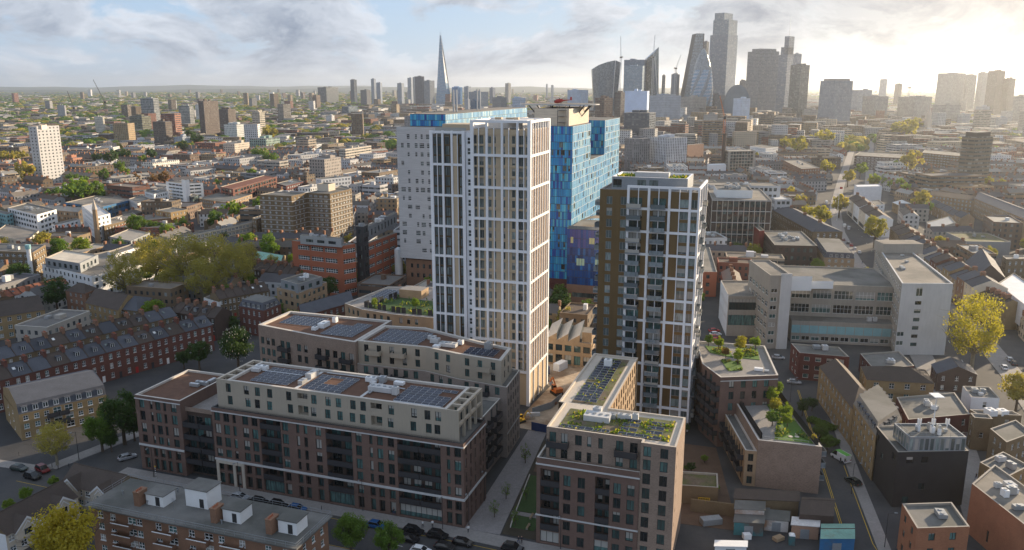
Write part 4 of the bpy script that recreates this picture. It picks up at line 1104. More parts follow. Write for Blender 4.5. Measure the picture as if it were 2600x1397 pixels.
    # recessed link with stacked windows
    ops = [(1.55, z + .35, 1.9, 1.9, 'white', .12) for z in [7.0 + 2.97 * k for k in range(24)]]
    b.wall(l(-39.3, 75.5), l(-36.2, 75.5), 0, 79.0, 'tower_white', ops, part='infill_wall')
    b.done()
white_tower()

# ------------------------------------------------------------------ bronze tower
def bronze_tower():
    u0, v0 = 1.7, 68.0
    b = Bld('residential_tower', 'bronze residential tower with white grid frame and stacked balconies beside the garden roofs', 'tower', W(u0, v0), dep=225)
    landmark('the bronze balcony tower', W(14, 76))
    l = lambda u, v: Vector((u - u0, v - v0)); fr = 'tower_white'
    fl = [60.9 - 3.03 * k for k in range(20)]                  # floor levels
    ops = []
    for i, z in enumerate(fl):
        ops += [(2.6, z + .45, 1.5, 2.1, 'warm', .18), (6.4, z + .45, 1.6, 2.1, 'warm', .18)]
        ops += [(9.6, z + .1, 3.4, 2.45, 'shop', .35), (15.8, z + .1, 3.4, 2.45, 'shop', .35)]
        ops += [(22.1, z + .3, 2.2, 2.2, 'warm', .2), (24.7, z + .3, 1.5, 2.2, 'warm', .2)]
    b.wall(l(1.7, 68.5), l(27.8, 68.5), 0, 65.3, 'bronze', ops, part='cladding')
    b.wall(l(27.3, 68), l(27.3, 88), 0, 65.3, 'bronze', [(v, z + .3, 1.5, 2.1, 'new', .2) for z in fl for v in (3, 7, 11, 15, 18)], part='cladding')
    b.wall(l(27.8, 88), l(1.7, 88), 0, 65.3, 'bronze', part='cladding'); b.wall(l(1.7, 88), l(1.7, 68.5), 0, 65.3, 'bronze', [(v, z + .3, 1.4, 2.1, 'new', .2) for z in fl for v in (3, 8, 13, 17)], part='cladding')
    f = b.mb('frame')
    for u, w in ((7.35, .62), (12.75, .62), (18.05, .62), (23.3, .62), (25.55, .55)): f.box(u, u + w, -.05, .5, 0, 66.6, fr)
    for u in (10.2, 15.5, 20.85): f.box(u, u + .2, .08, .4, 0, 66.2, fr)
    f.box(7.97, 25.6, .0, .49, 66.0, 66.59, fr, None, True)
    for k in range(10):
        z = 60.6 - 6.06 * k; f.box(7.97, 25.55, -.02, .48, z - .32, z + .3, fr, None, True)
    s = b.mb('side_frame')
    for v, w in ((.55, .4), (6.5, .5), (13, .5), (19.4, .6)): s.box(25.62, 26.1, v, v + w, 0, 66.6, fr)
    for k in range(10):
        z = 60.6 - 6.06 * k; s.box(25.62, 26.07, .95, 19.4, z - .32, z + .3, fr, None, True)
    s.box(25.6, 26.09, .95, 19.4, 66.0, 66.61, fr, None, True)
    for i, z in enumerate(fl):
        for u in (9.0 + .3, 15.35 + .3): obj('balcony', balcony_mesh(3.7, 1.5, 'glass'), b.e, (u, .1, z))
        obj('balcony', balcony_mesh(2.6, 1.6, 'glass'), b.e, (0, 3.2 + (i % 2) * 1.5, z), -math.pi / 2)
        obj('balcony', balcony_mesh(3.0, 1.0, 'glass'), b.e, (26.1, 4.2 if i % 2 else 10.2, z), math.pi / 2)
    b.flat([l(1.7, 68.5), l(27.3, 68.5), l(27.3, 88), l(1.7, 88)], 65.31, 'felt', .4, .3, 'coping')
    ops = [(u, 65.4, 2.3, 2.2, 'new', .1) for u in (1.5, 8.0, 11.2)]
    b.wall(l(4, 72.5), l(24, 72.5), 64.9, 68.3, 'metal_grey', ops, part='penthouse_wall'); b.wall(l(24, 72.5), l(24, 86), 64.9, 68.3, 'metal_grey', part='penthouse_wall'); b.wall(l(4, 86), l(4, 72.5), 64.9, 68.3, 'metal_grey', part='penthouse_wall'); b.wall(l(24, 86), l(4, 86), 64.9, 68.3, 'metal_grey', part='penthouse_wall')
    b.flat([l(4, 72.5), l(24, 72.5), l(24, 86), l(4, 86)], 68.3, 'felt', .5, .5, 'tower_white')
    b.unit(l(14, 78).x, l(14, 78).y, 67.8, 9, 3, 1.4, 'concrete_pale', 'plant_room')
    rnd = random.Random(8); pl = b.mb('roof_plants', 'stuff')
    for i in range(240):
        u, v = (rnd.uniform(5, 9.5) if i % 2 else rnd.uniform(19, 23.3)), rnd.uniform(74, 82); p = l(u, v); s_ = rnd.uniform(.1, .4); a = rnd.uniform(0, 6)
        pl.face([(p.x - s_, p.y, 67.8), (p.x + s_, p.y + s_ * .5, 67.8), (p.x + s_ * math.cos(a), p.y + s_ * math.sin(a), 67.9 + s_ * 2)], rnd.choice(['leaf_dark', 'leaf_olive', 'leaf_green']))
    b.done()
bronze_tower()

# ------------------------------------------------------------------ hospital
def panels(b, a, c, z0, z1, pw, ph, pal, win=0.16, part='cladding_panels', band=()):
    a, c = Vector(a), Vector(c); L = (c - a).length; d = (c - a) / L; no = Vector((d.y, -d.x)) * .06
    n = max(1, round(L / pw)); m = max(1, round((z1 - z0) / ph)); mb = b.mb(part, 'stuff'); gl = b.mb('glazing', 'stuff')
    for j in range(m):
        za, zb_ = z0 + (z1 - z0) * j / m + .09, z0 + (z1 - z0) * (j + 1) / m - .09
        i = 0
        while i < n:
            w = 1
            p0, p1 = a + d * (L * i / n + .04) + no, a + d * (L * (i + w) / n - .04) + no
            r = random.random()
            if r < win and 0 < j < m - 1:
                zm = za + (zb_ - za) * .3; gl.face([(p0.x, p0.y, zm), (p1.x, p1.y, zm), (p1.x, p1.y, zb_), (p0.x, p0.y, zb_)], 'glass_field'); zt = zm
            else: zt = zb_
            k = random.choice(pal); v = random.uniform(.85, 1.15)
            mb.face([(p0.x, p0.y, za), (p1.x, p1.y, za), (p1.x, p1.y, zt), (p0.x, p0.y, zt)], 'blue_panel', None, tuple(x * v for x in k))
            i += w
BLUES = [(0.015, .20, .52), (0.018, .26, .58), (0.025, .33, .60), (0.06, .42, .62), (0.015, .16, .46), (0.018, .27, .57), (0.035, .31, .60), (.12, .46, .58), (.018, .07, .34), (0.018, .24, .54)]
LIT_BLUES = [(.15, .37, .60), (.20, .43, .64), (.26, .49, .66), (.12, .32, .58), (.36, .54, .64), (.18, .40, .62), (.15, .37, .60)]  # panel blues paled for the right faces: sunlight put into the colour
NAVY = [(.004, .05, .20), (.006, .075, .27), (.004, .035, .15), (.01, .13, .38), (.005, .06, .24)]
PURP = [(.015, .06, .26), (.05, .06, .25), (.01, .06, .27), (.07, .07, .26)]
def hospital():
    u0, v0 = -60, 198
    b = Bld('hospital_tower', 'bright blue glass-panelled hospital tower behind the white tower', 'hospital', W(u0, v0), dep=370)
    landmark('the bright blue hospital tower', W(-48, 240)); occupy(uvp((-120, 186), (-36, 186), (-36, 322), (-120, 322)))
    l = lambda u, v: Vector((u - u0, v - v0))
    for (va, vb, z1) in ((198, 232, 75.0), (232, 263, 58.0), (263, 301, 75.0)):
        q_ = [l(-60, va), l(-39, va), l(-39, vb), l(-60, vb)]
        if va != 232: b.wall(q_[0], q_[1], 8 if va == 198 else 50, z1, 'metal_dark', part='backing_wall')
        b.wall(q_[1], q_[2], 8, z1, 'concrete_pale', part='backing_wall'); b.wall(q_[2], q_[3], 8, z1, 'metal_dark', part='backing_wall'); b.wall(q_[3], q_[0], 8, z1, 'metal_dark', part='backing_wall')
        panels(b, q_[1], q_[2], 8.0, z1, 1.2, 3.35, LIT_BLUES, .14)
        if va == 198: panels(b, q_[0], q_[1], 8.0, z1, .85, 3.35, BLUES, .1)
        if va == 263: panels(b, q_[0], q_[1], 58.0, z1, .85, 3.35, BLUES, .05)
        b.mb('roof').face([(p.x, p.y, z1 - .02 * (va == 232)) for p in q_], 'felt')
    b.wall(l(-60, 198), l(-39, 198), 0, 8, 'brick_maroon'); b.wall(l(-39, 198), l(-39, 301), 0, 8, 'brick_red')
    # cream louvred plant enclosure and helipad on struts
    e = b.mb('plant_enclosure'); p = l(-57, 202)
    e.prism([l(-57, 201), l(-41.5, 201), l(-41.5, 238), l(-44, 246), l(-57, 246)], 75, 82.2, 'louvre_cream', 'felt_warm')
    h = b.mb('helipad'); c = l(-52, 224); n = 24
    ring = [Vector((c.x + 17.5 * math.cos(2 * math.pi * i / n) * 1.05, c.y + 15 * math.sin(2 * math.pi * i / n))) for i in range(n)]
    h.prism([r_ for r_ in ring], 83.4, 83.9, 'concrete_pale', 'felt_warm')
    ring2 = [c + (r_ - c) * .985 for r_ in ring]
    h.face([(r_.x, r_.y, 83.4) for r_ in ring[::-1]], 'metal_dark')
    st = b.mb('lattice_tower')
    for i in range(0, n, 2):
        a = c + (ring[i] - c) * .82; b.mb(f'helipad_strut#{i}').tube((a.x, a.y, 83.4), ((c + (ring[i] - c) * .55).x, (c + (ring[i] - c) * .55).y, 78), .25, .25, 'metal_dark', 5)
    k = l(-42, 199)
    for dx in (0, 3.4):
        for dy in (0, 3.4): st.tube((k.x - 4 + dx, k.y + dy, 75), (k.x - 4 + dx, k.y + dy, 83.3), .12, .12, 'metal_dark', 4)
    for z in (76.5, 79, 81.5): st.box(k.x - 4.1, k.x - .5, k.y - .1, k.y + 3.5, z, z + .12, 'metal_dark', None, True)
    b.done()
    # grey west slab
    b = Bld('hospital_block', 'pale grey ribbed hospital slab with blue glass top storeys and brick base', 'hospital', W(-118, 190), dep=385)
    landmark('the grey ribbed hospital slab', W(-110, 200))
    l = lambda u, v: Vector((u + 118, v - 190))
    ops = []
    for j in range(14):
        z = 17.5 + j * 3.95
        for u in (2.6, 5.6, 9.4, 12.2, 15.4, 18.3):
            if random.random() < .72: ops.append((u, z, random.choice((1.0, 1.4, 2.2)), 2.0, 'plain', .15))
    b.wall(l(-118, 190), l(-97, 190), 14.3, 74.0, 'panel_grey', ops)
    for a, c in (((-97, 190), (-97, 320)), ((-97, 320), (-118, 320)), ((-118, 320), (-118, 190))): b.wall(l(*a), l(*c), 14.3, 74.0, 'panel_grey')
    rb = b.mb('ribs', 'stuff')
    for k in range(78): rb.box(.0, 21.0, -.12, -.002, 14.6 + k * .76, 14.8 + k * .76, 'panel_grey', None, True)
    b.wall(l(-116, 191.5), l(-97, 191.5), 0, 13.6, 'brick_orange', [(u, z, 1.2, 2.0, 'new') for u in (3, 6, 9, 12, 15) for z in (5.2, 9.6)], part='base_wall'); b.wall(l(-116, 320), l(-116, 191.5), 0, 13.6, 'brick_orange', part='base_wall')
    b.mb('roof').face([(p.x, p.y, 74.0) for p in (l(-118, 190), l(-97, 190), l(-97, 320), l(-118, 320))], 'felt_warm')
    g = [l(-114.5, 197), l(-97.2, 197), l(-97.2, 318), l(-114.5, 318)]
    for i in range(4): b.wall(g[i], g[(i + 1) % 4], 74, 79.5, 'metal_dark', part='top_backing')
    panels(b, g[0], g[1], 74.1, 79.4, 1.0, 2.6, BLUES, .0); panels(b, g[1], g[2], 74.1, 79.4, 1.4, 2.6, LIT_BLUES, 0)
    b.mb('roof').face([(p.x, p.y, 79.5) for p in g], 'felt_warm')
    for v in (230, 262): 
        for s in (-.8, .8): b.mb(f'flue#{v}{s}').tube((l(-106 + s, v).x, l(-106 + s, v).y, 79), (l(-106 + s, v).x, l(-106 + s, v).y, 90), .45, .45, 'steel', 8)
    b.done()
    # low navy and purple panelled wing
    b = Bld('hospital_wing', 'low navy and purple panelled hospital wing with red brick base and curved roof canopy', 'hospital', W(-37.5, 186), dep=360)
    landmark('the navy hospital wing', W(-28, 195)); occupy(uvp((-38, 186), (-14, 186), (-14, 215), (-38, 215)))
    for a, c in (((0, 0), (23, 0)), ((23, 0), (23, 26)), ((23, 26), (0, 26)), ((0, 26), (0, 0))):
        b.wall(a, c, 9, 33, 'metal_dark', part='backing_wall'); b.wall(a, c, 0, 8.99, 'brick_orange', [(u, 3.5, 14, 2.0, 'louvre', .2) for u in (9.5,)] if a == (0, 0) else [], part='base_wall')
    panels(b, (0, 0), (23, 0), 9, 25, 1.15, 3.2, NAVY, .07); panels(b, (0, 0), (23, 0), 25, 33, 1.15, 4, PURP, .06); panels(b, (23, 0), (23, 26), 9, 33, 1.3, 3.4, NAVY, .08)
    gl = b.mb('coloured_windows', 'stuff')
    for x in (4.2, 5.4, 6.6, 12.2, 13.4, 14.6): gl.face([(x, -.1, 17.5), (x + 1, -.1, 17.5), (x + 1, -.1, 20.5), (x, -.1, 20.5)], 'blue_panel', None, (.45, .6, .42))
    for x in (1.5, 9.5, 10.7): gl.face([(x, -.1, 27), (x + 1.1, -.1, 27), (x + 1.1, -.1, 29.6), (x, -.1, 29.6)], 'blue_panel', None, (.6, .55, .25))
    b.mb('roof').face([(0, 0, 33), (23, 0, 33), (23, 26, 33), (0, 26, 33)], 'felt_warm')
    cn = b.mb('canopy')
    for k in range(10):
        x0, x1 = 4 + k * 1.6, 5.6 + k * 1.6; z0, z1 = 35.5 + 2 * math.sin(math.pi * k / 10), 35.5 + 2 * math.sin(math.pi * (k + 1) / 10)
        cn.face([(x0, 4, z0), (x1, 4, z1), (x1, 14, z1), (x0, 14, z0)], 'brick_tan')
    b.mb('railing').box(.3, 22.7, .4, .5, 33, 34.3, 'rail_glass')
    b.done()
hospital()

# ------------------------------------------------------------------ curved block with roof garden
def garden_plants(b, pts, z, n, seed, tall=.6):
    rnd = random.Random(seed); pl = b.mb('roof_plants', 'stuff'); xs = [p[0] for p in pts]; ys = [p[1] for p in pts]; k = 0
    while k < n:
        x, y = rnd.uniform(min(xs), max(xs)), rnd.uniform(min(ys), max(ys)); k += 1
        if not inside(pts, x, y) or math.sin(x * .9 + seed) + math.cos(y * .8) < .1: continue
        s = rnd.uniform(.12, .4); a = rnd.uniform(0, 6.28); c, d = math.cos(a) * s, math.sin(a) * s; h = rnd.uniform(.1, tall)
        pl.face([(x - c, y - d, z + h * .3), (x + d, y - c, z + h * .3), (x + c, y + d, z + h * 1.3), (x - d, y + c, z + h)], rnd.choice(['leaf_bright', 'leaf_green', 'leaf_dark', 'leaf_olive']))
def curved_block():
    pts = [(-98.3, 104.8), (-88.3, 99.4), (-75, 97.3), (-61.3, 97.6), (-52, 99.5), (-55, 118), (-70, 140), (-95, 132)]
    b = Bld('apartment_block', 'low curved pale brick block with dark-fenced roof garden beside the white tower', 'building', W(-98.3, 104.8), dep=285)
    landmark('the curved garden block', W(-75, 112))
    lp = [Vector((u + 98.3, v - 104.8)) for u, v in pts]
    for i in range(len(lp)):
        L = (lp[(i + 1) % 8] - lp[i]).length
        b.wall(lp[i], lp[(i + 1) % 8], 0, 16, 'brick_tan' if i != 7 else 'brick_tan', grid(L, [.6, 3.8, 6.9, 10.0, 13.0], 2.0, 2.9, 1.2, 'new', .8, .1))
    inn = b.flat(lp, 16, 'paving', .5, .4, 'coping')
    g = [(-90, 104), (-76, 101), (-62, 101), (-56, 104), (-60, 118), (-85, 120)]
    gl = [Vector((u + 98.3, v - 104.8)) for u, v in g]
    b.mb('roof_lawn').face([(p.x, p.y, 15.58) for p in gl], 'lawn')
    for a, c in ((gl[0], gl[1]), (gl[1], gl[2]), (gl[2], gl[3]), (gl[5], gl[0])):
        n = 7
        for k in range(n):
            if k % 3 == 2: continue
            p, r = a.lerp(c, k / n), a.lerp(c, (k + .85) / n); b.mb(f'fence_panel#{a.x}{k}').face([(p.x, p.y, 15.5), (r.x, r.y, 15.5), (r.x, r.y, 17.6), (p.x, p.y, 17.6)], 'metal_dark')
    garden_plants(b, gl, 15.6, 1100, 2, 1.0)
    c = b.mb('stair_house'); c.box(14, 23, 15.5, 22, 15.5, 18.6, 'brick_tan', None, False, None, 'paving')
    solar(b, 4, 15, 12, 24, 15.5, dy=1.5)
    b.done()
    for u, v, r_ in ((-86, 104, 1.5), (-71, 106, 1.7), (-62, 103, 1.8), (-59, 108, 1.4)):
        p = W(u, v); plant(p.x, p.y, 15.5, r_, random.choice(['leaf_green', 'leaf_bright', 'leaf_olive']), 'mid', 1.0, f'small garden tree on the curved roof garden, number of metres from stair house {int(abs(u))}' if 0 else None)
curved_block()

# ------------------------------------------------------------------ two garden-roof blocks by the eastern side street
def garden_block(name, label, lm, pts, z, wall, seed, trees_, lawns, path, cop='coping'):
    b = Bld(name, label, 'building', W(*pts[0]), dep=210); landmark(lm, W(sum(p[0] for p in pts) / len(pts), sum(p[1] for p in pts) / len(pts)))
    a0 = pts[0]; lp = [Vector((u - a0[0], v - a0[1])) for u, v in pts]; n = len(lp)
    zs = [.6 + 3.1 * i for i in range(int(z / 3.1))]
    for i in range(n):
        L = (lp[(i + 1) % n] - lp[i]).length
        b.wall(lp[i], lp[(i + 1) % n], 0, z, wall, [] if (i == 0 and name == 'garden_apartment_block') else grid(L, zs, 2.1, 3.1, 1.3, 'new', 1.0, .1))
    b.flat(lp, z, 'paving', .7, .45, cop)
    zz = z - .68
    for lw in lawns: b.mb(f'roof_lawn#{lw[0]}').prism([Vector((u - a0[0], v - a0[1])) for u, v in lw], zz, zz + .12, 'lawn_lush')
    for lw in lawns: garden_plants(b, [Vector((u - a0[0], v - a0[1])) for u, v in lw], zz + .1, 700, seed, .55)
    return b, zz, a0
def east_blocks():
    E_ = [(46.4, 41.5), (60.4, 42.4), (49.5, 79.5), (37.2, 73.5)]
    b, zz, a0 = garden_block('garden_apartment_block', 'buff brick block with green roof garden and blank gable beside the eastern side street', 'the buff roof-garden block', E_, 11.8, 'brick_mottled', 4, 0,
        [[(50, 44.5), (58.6, 45), (54.5, 58), (50.5, 58)], [(49.5, 59), (54, 60), (50, 73), (46, 73)], [(41.5, 66), (44.5, 66), (43, 74), (39.5, 73)]], None)
    g = lambda u, v: Vector((u - a0[0], v - a0[1]))
    for a, d in (((46.9, 44), (38.2, 72.8)), ((59.3, 43.6), (49.2, 78))):
        p, r = g(*a), g(*d); c = b.mb(f'dark_screen#{a[0]}'); c.face([(p.x, p.y, 11.1), (r.x, r.y, 11.1), (r.x, r.y, 12.6), (p.x, p.y, 12.6)], 'metal_dark'); c.face([(p.x + .3, p.y, 11.1), (r.x + .3, r.y, 11.1), (r.x + .3, r.y, 12.6), (p.x + .3, p.y, 12.6)], 'metal_dark')
    for u, v in ((53.6, 47.2), (55.0, 47.6), (55.1, 49.2)):
        p = g(u, v); b.mb(f'round_paving#{u}{v}').prism([(p.x + .55 * math.cos(k * .63), p.y + .55 * math.sin(k * .63)) for k in range(10)], zz + .12, zz + .2, 'stone_pale')
    b.rail(g(47.5, 43.2), g(57.5, 43.8), 11.1, 1.1, 'metal_grey')
    # stepped lower strip with terraces on the courtyard side
    lp = [g(43.7, 41.2), g(46.35, 41.45), g(37.1, 73.5), g(34.4, 72.4)]
    for i in (0, 3): b.wall(lp[i], lp[(i + 1) % 4], 0, 9.0, 'brick_tan', grid((lp[(i + 1) % 4] - lp[i]).length, [.6, 3.6, 6.3], 1.9, 2.7, 1.2, 'new'))
    b.wall(lp[2], lp[3], 0, 9, 'brick_tan'); b.flat(lp, 9.0, 'felt', .5, .35, 'coping')
    d = lp[3] - lp[0]; rz = math.atan2(-d.y, -d.x)
    for k in range(6):
        p = lp[0].lerp(lp[3], (k + .5) / 6)
        for z in (3.2, 6.1): obj('balcony', balcony_mesh(3.2, 1.5), b.e, (p.x, p.y, z), rz)
    d = g(*E_[2]) - g(*E_[1]); rz = math.atan2(d.y, d.x)
    for k in range(5):
        p = g(*E_[1]).lerp(g(*E_[2]), (k + .3) / 5)
        for z in (3.2, 6.3, 9.2): obj('balcony', balcony_mesh(3.0, 1.4, 'glass'), b.e, (p.x, p.y, z), rz)
    b.done()
    for i, (u, v, r_, lf) in enumerate(((52.2, 57, 1.9, 'leaf_bright'), (49.7, 60.5, 1.8, 'leaf_yellow'), (48.9, 66, 2.1, 'leaf_bright'), (52.8, 53, 1.6, 'leaf_bright'), (49.3, 52.5, 1.7, 'leaf_green'), (43, 69.5, 1.3, 'leaf_green'), (50.0, 71.5, 1.9, 'leaf_bright'), (58.6, 46.2, .8, 'leaf_olive'))):
        p = W(u, v); plant(p.x, p.y, zz, r_, lf, 'mid')
    D_ = [(36.0, 60.8), (50.0, 67.2), (46, 91.5), (26.6, 90), (30.5, 70)]
    b, zz, a0 = garden_block('apartment_block', 'brown brick block with green roof garden tucked against the bronze tower', 'the brown roof-garden block', D_, 19.2, 'brick_brown', 9, 0,
        [[(37.5, 68), (41, 70), (40, 77), (35, 76)], [(31.5, 82), (38, 79.5), (36, 88), (29.5, 88)], [(39, 80), (45, 80), (44, 90), (38.5, 89)]], None)
    g = lambda u, v: Vector((u - a0[0], v - a0[1]))
    t = b.mb('string_course'); p, r = g(*D_[0]), g(*D_[1])
    t.face([(p.x, p.y - .05, 18.0), (r.x, r.y - .05, 18.0), (r.x, r.y - .05, 18.25), (p.x, p.y - .05, 18.25)], 'concrete_pale')
    b.unit(g(45, 71).x, g(45, 71).y, zz, 2.2, 1.2, .8, 'paint_white'); b.unit(g(47, 70.5).x, g(47, 70.5).y, zz, 1.2, 1.0, .6)
    for k in range(4):
        p = g(*D_[4]).lerp(g(*D_[0]), (k + .5) / 4)
        for z in (3.3, 6.4, 9.5, 12.6, 15.7): obj('balcony', balcony_mesh(2.4, 1.4), b.e, (p.x, p.y, z), math.atan2((g(*D_[0]) - g(*D_[4])).y, (g(*D_[0]) - g(*D_[4])).x))
    b.done()
    for u, v, r_, lf in ((33.5, 85, 1.7, 'leaf_bright'), (39.5, 83, 2.2, 'leaf_yellow'), (43.5, 88, 1.8, 'leaf_bright'), (39.5, 74, 1.9, 'leaf_bright'), (36, 79, 1.2, 'leaf_rust'), (30.5, 87.5, 1.5, 'leaf_green')):
        p = W(u, v); plant(p.x, p.y, zz, r_, lf, 'mid')
east_blocks()
# ------------------------------------------------------------------ terraces: every house a thing of its own
ORD = ['first', 'second', 'third', 'fourth', 'fifth', 'sixth', 'seventh', 'eighth', 'ninth', 'tenth', 'eleventh', 'twelfth', 'thirteenth', 'fourteenth', 'fifteenth', 'sixteenth', 'seventeenth', 'eighteenth', 'nineteenth', 'twentieth']
def ordn(i):
    return ORD[i] if i < 20 else f'{i + 1}th'
def terrace(p0, p1, n, depth, z, wall, roof, desc, where, rise=2.8, nf=3, dorm=True, shop=None, walls=None, group=None, jitter=0.0, chim=True, sky=True):
    p0, p1 = Vector(p0), Vector(p1); d = (p1 - p0) / n; e = d.normalized(); ni = Vector((-e.y, e.x)); ang = math.atan2(e.y, e.x); w = d.length
    occupy([p0, p1, p1 + ni * depth, p0 + ni * depth], 1.0)
    for i in range(n):
        o = p0 + d * i; zz = z + random.uniform(-jitter, jitter); wm = walls[i % len(walls)] if walls else wall
        b = Bld('terraced_house', f'{ordn(i)} {desc} from the near end, {where}', 'house', o, ang, group)
        rm = roof if not isinstance(roof, (list, tuple)) else random.choice(roof)
        fh = (zz - .3) / nf; ops = []
        for k in range(nf):
            if k == 0 and shop: ops.append((w / 2, .3, w * .8, fh * .75, 'shop', .3)); continue
            cs = (w * .27, w * .73) if not (k == 0) else (w * .28,)
            for c in cs: ops.append((c, k * fh + fh * .28, 1.05 if w > 4.4 else .9, fh * .55, 'sash', .15))
        b.wall((0, 0), (w, 0), 0, zz, wm, ops); b.wall((w, depth), (0, depth), 0, zz, 'brick_stock', [(c, k * fh + fh * .3, 1.0, fh * .5, 'sash', .1) for k in range(nf) for c in (w * .3, w * .72)] if b.dep < 330 else [], part='rear_wall')
        if i == 0 or jitter: b.wall((0, depth), (0, 0), 0, zz, wm)
        if i == n - 1 or jitter: b.wall((w, 0), (w, depth), 0, zz, wm)
        if not shop:
            dr = MB(); dr.box(-.45, .45, -.06, .0, .05, 2.1, random.choice(['metal_dark', 'paint_red', 'paint_blue', 'paint_white'])); dr.build('door', b.e, loc=(w * .74, -.002, 0))
        pitched(b, [Vector((0, 0)), Vector((w, 0)), Vector((w, depth)), Vector((0, depth))], zz, rise, rm, wm, False, .2)
        pw = b.mb('party_wall'); hw = depth / 2
        pw.face([(0, -.2, zz + .1), (0, hw, zz + rise + .3), (.22, hw, zz + rise + .3), (.22, -.2, zz + .1)], 'brick_dark')
        pw.face([(.22, -.2, zz + .1), (.22, hw, zz + rise + .3), (.22, hw, zz + rise - .1), (.22, -.2, zz - .2)], 'brick_dark'); pw.face([(0, -.2, zz - .2), (0, hw, zz + rise - .1), (0, hw, zz + rise + .3), (0, -.2, zz + .1)], 'brick_dark')
        if chim: chimney(b, .1, hw, zz + rise * .6, rise * .4 + 1.2, 'brick_red' if wm == 'brick_red' else 'brick_orange', d=2.0)
        if dorm and random.random() < .75: dormer(b, (w * .55, hw * .28), 0, zz + rise * .22)
        if sky and random.random() < .6:
            s = MB(); s.box(-.4, .4, -.5, .5, 0, .06, 'lamp_white' if random.random() < .4 else 'glass_field'); k = s.build('skylight', b.e, loc=(w * .3, hw * .55, zz + rise * .58)); k.rotation_euler = (math.atan2(rise, hw), 0, 0)
        b.done()
terrace((-151.5, 213.5), (-106, 275.5), 14, 9, 9.6, 'brick_red', ['slate', 'slate', 'slate_brown'], 'red brick terraced house with dormer', 'facing the brown brick block', group='red brick terrace')
landmark('the red brick terrace', (-125, 250))
terrace((-166, 229), (-123.8, 288.5), 13, 8.5, 9.2, 'brick_stock', ['slate', 'slate', 'slate_brown'], 'brown brick house with slate roof', 'behind the red brick terrace', group='brown terrace behind')
terrace(q(4, 1240, 1005, 9), q(4, 1560, 1050, 9), 5, 9, 9, 'brick_dark', 'slate_brown', 'narrow slate-roofed house', 'at the top of the red terrace')
terrace(q(4, 1590, 915, 9), q(4, 1960, 850, 9), 6, 9, 9, 'brick_stock', 'slate_brown', 'dark brick house', 'beside the small grey-topped block', dorm=False)
terrace(q(4, 1840, 700, 9), q(4, 2140, 735, 9), 6, 8, 9, 'brick_dark', 'slate_brown', 'dark brick house', 'below the terracotta laboratory', dorm=False, sky=False)
terrace(q(4, 400, 440, 8), q(4, 640, 430, 8), 5, 8, 8, 'brick_red', 'slate_brown', 'red brick house', 'by the sandy obelisk spire', dorm=False, sky=False)
terrace(q(4, -20, 910, 7), q(4, 500, 790, 7), 9, 8, 6.6, 'render_white', 'tile_red', 'white house under a red-brown roof', 'behind the yellow brick flats', rise=2.2, nf=2, dorm=False, chim=False, walls=['render_white', 'brick_stock'])

blk('apartment_block', 'yellow brick flats under a brown tiled roof at the far left', 9, (4, -60, 1050), (4, 325, 990), (4, 260, 900), 'brick_yellow', 'slate_brown', 3, 3.2, 1.4, 'sash', 'gable', rise=3.2, lm='the yellow brown-roofed flats')
blk('apartment_block', 'orange brick house block with hipped roof between terraces and the white arched building', 11, (4, 475, 850), (4, 620, 872), (4, 720, 838), 'brick_orange', 'slate_brown', 4, 3.0, 1.2, 'sash', 'hip', rise=2.6)
blk('apartment_block', 'yellow brick flats with long brown roof beside the plane tree square', 8.5, (4, 620, 940), (4, 860, 995), (4, 1010, 905), 'brick_yellow', 'slate_brown', 3, 3.2, 1.3, 'sash', 'gable', rise=3.6)
blk('apartment_block', 'grey slate-roofed house at the edge of the plane tree square', 8, (4, 865, 985), (4, 1000, 1000), (4, 1110, 905), 'brick_stock', 'slate', 3, 2.8, 1.2, 'sash', 'hip', rise=3)
blk('brick_building', 'red brick building with dormered mansard roof beside the small grey-topped block', 10.5, (4, 1735, 965), (4, 1915, 1000), (4, 2042, 950), 'brick_red', 'slate', 3, 2.8, 1.1, 'sash', 'mansard', lm='the red brick mansard building')
blk('modern_block', 'small beige brick block with grey set-back top floor below the laboratory', 13.5, (4, 2010, 830), (4, 2185, 868), (4, 2375, 790), 'brick_tan', 'felt', 4, 3.4, 1.6, 'new', lm='the small grey-topped block')
blk('rooftop_storey', 'grey metal storey set back on top of the small beige brick block', 16.8, (4, 2040, 772), (4, 2165, 806), (4, 2340, 752), 'metal_grey', 'felt', 1, 4.5, 2.0, 'new', z0=13.0, kit=3)
blk('white_house', 'low house with white gable wall beside the red terrace top', 8, (4, 1480, 905), (4, 1590, 938), (4, 1660, 905), 'render_white', 'felt', 2, 4, 1.0, 'sash')
blk('brick_building', 'long red brick row under a slate roof behind the pale solar block', 8, (4, 2190, 1040), (4, 2570, 930), (4, 2530, 880), 'brick_red', 'slate', 2, 3, 1.2, 'sash', 'gable', rise=3)

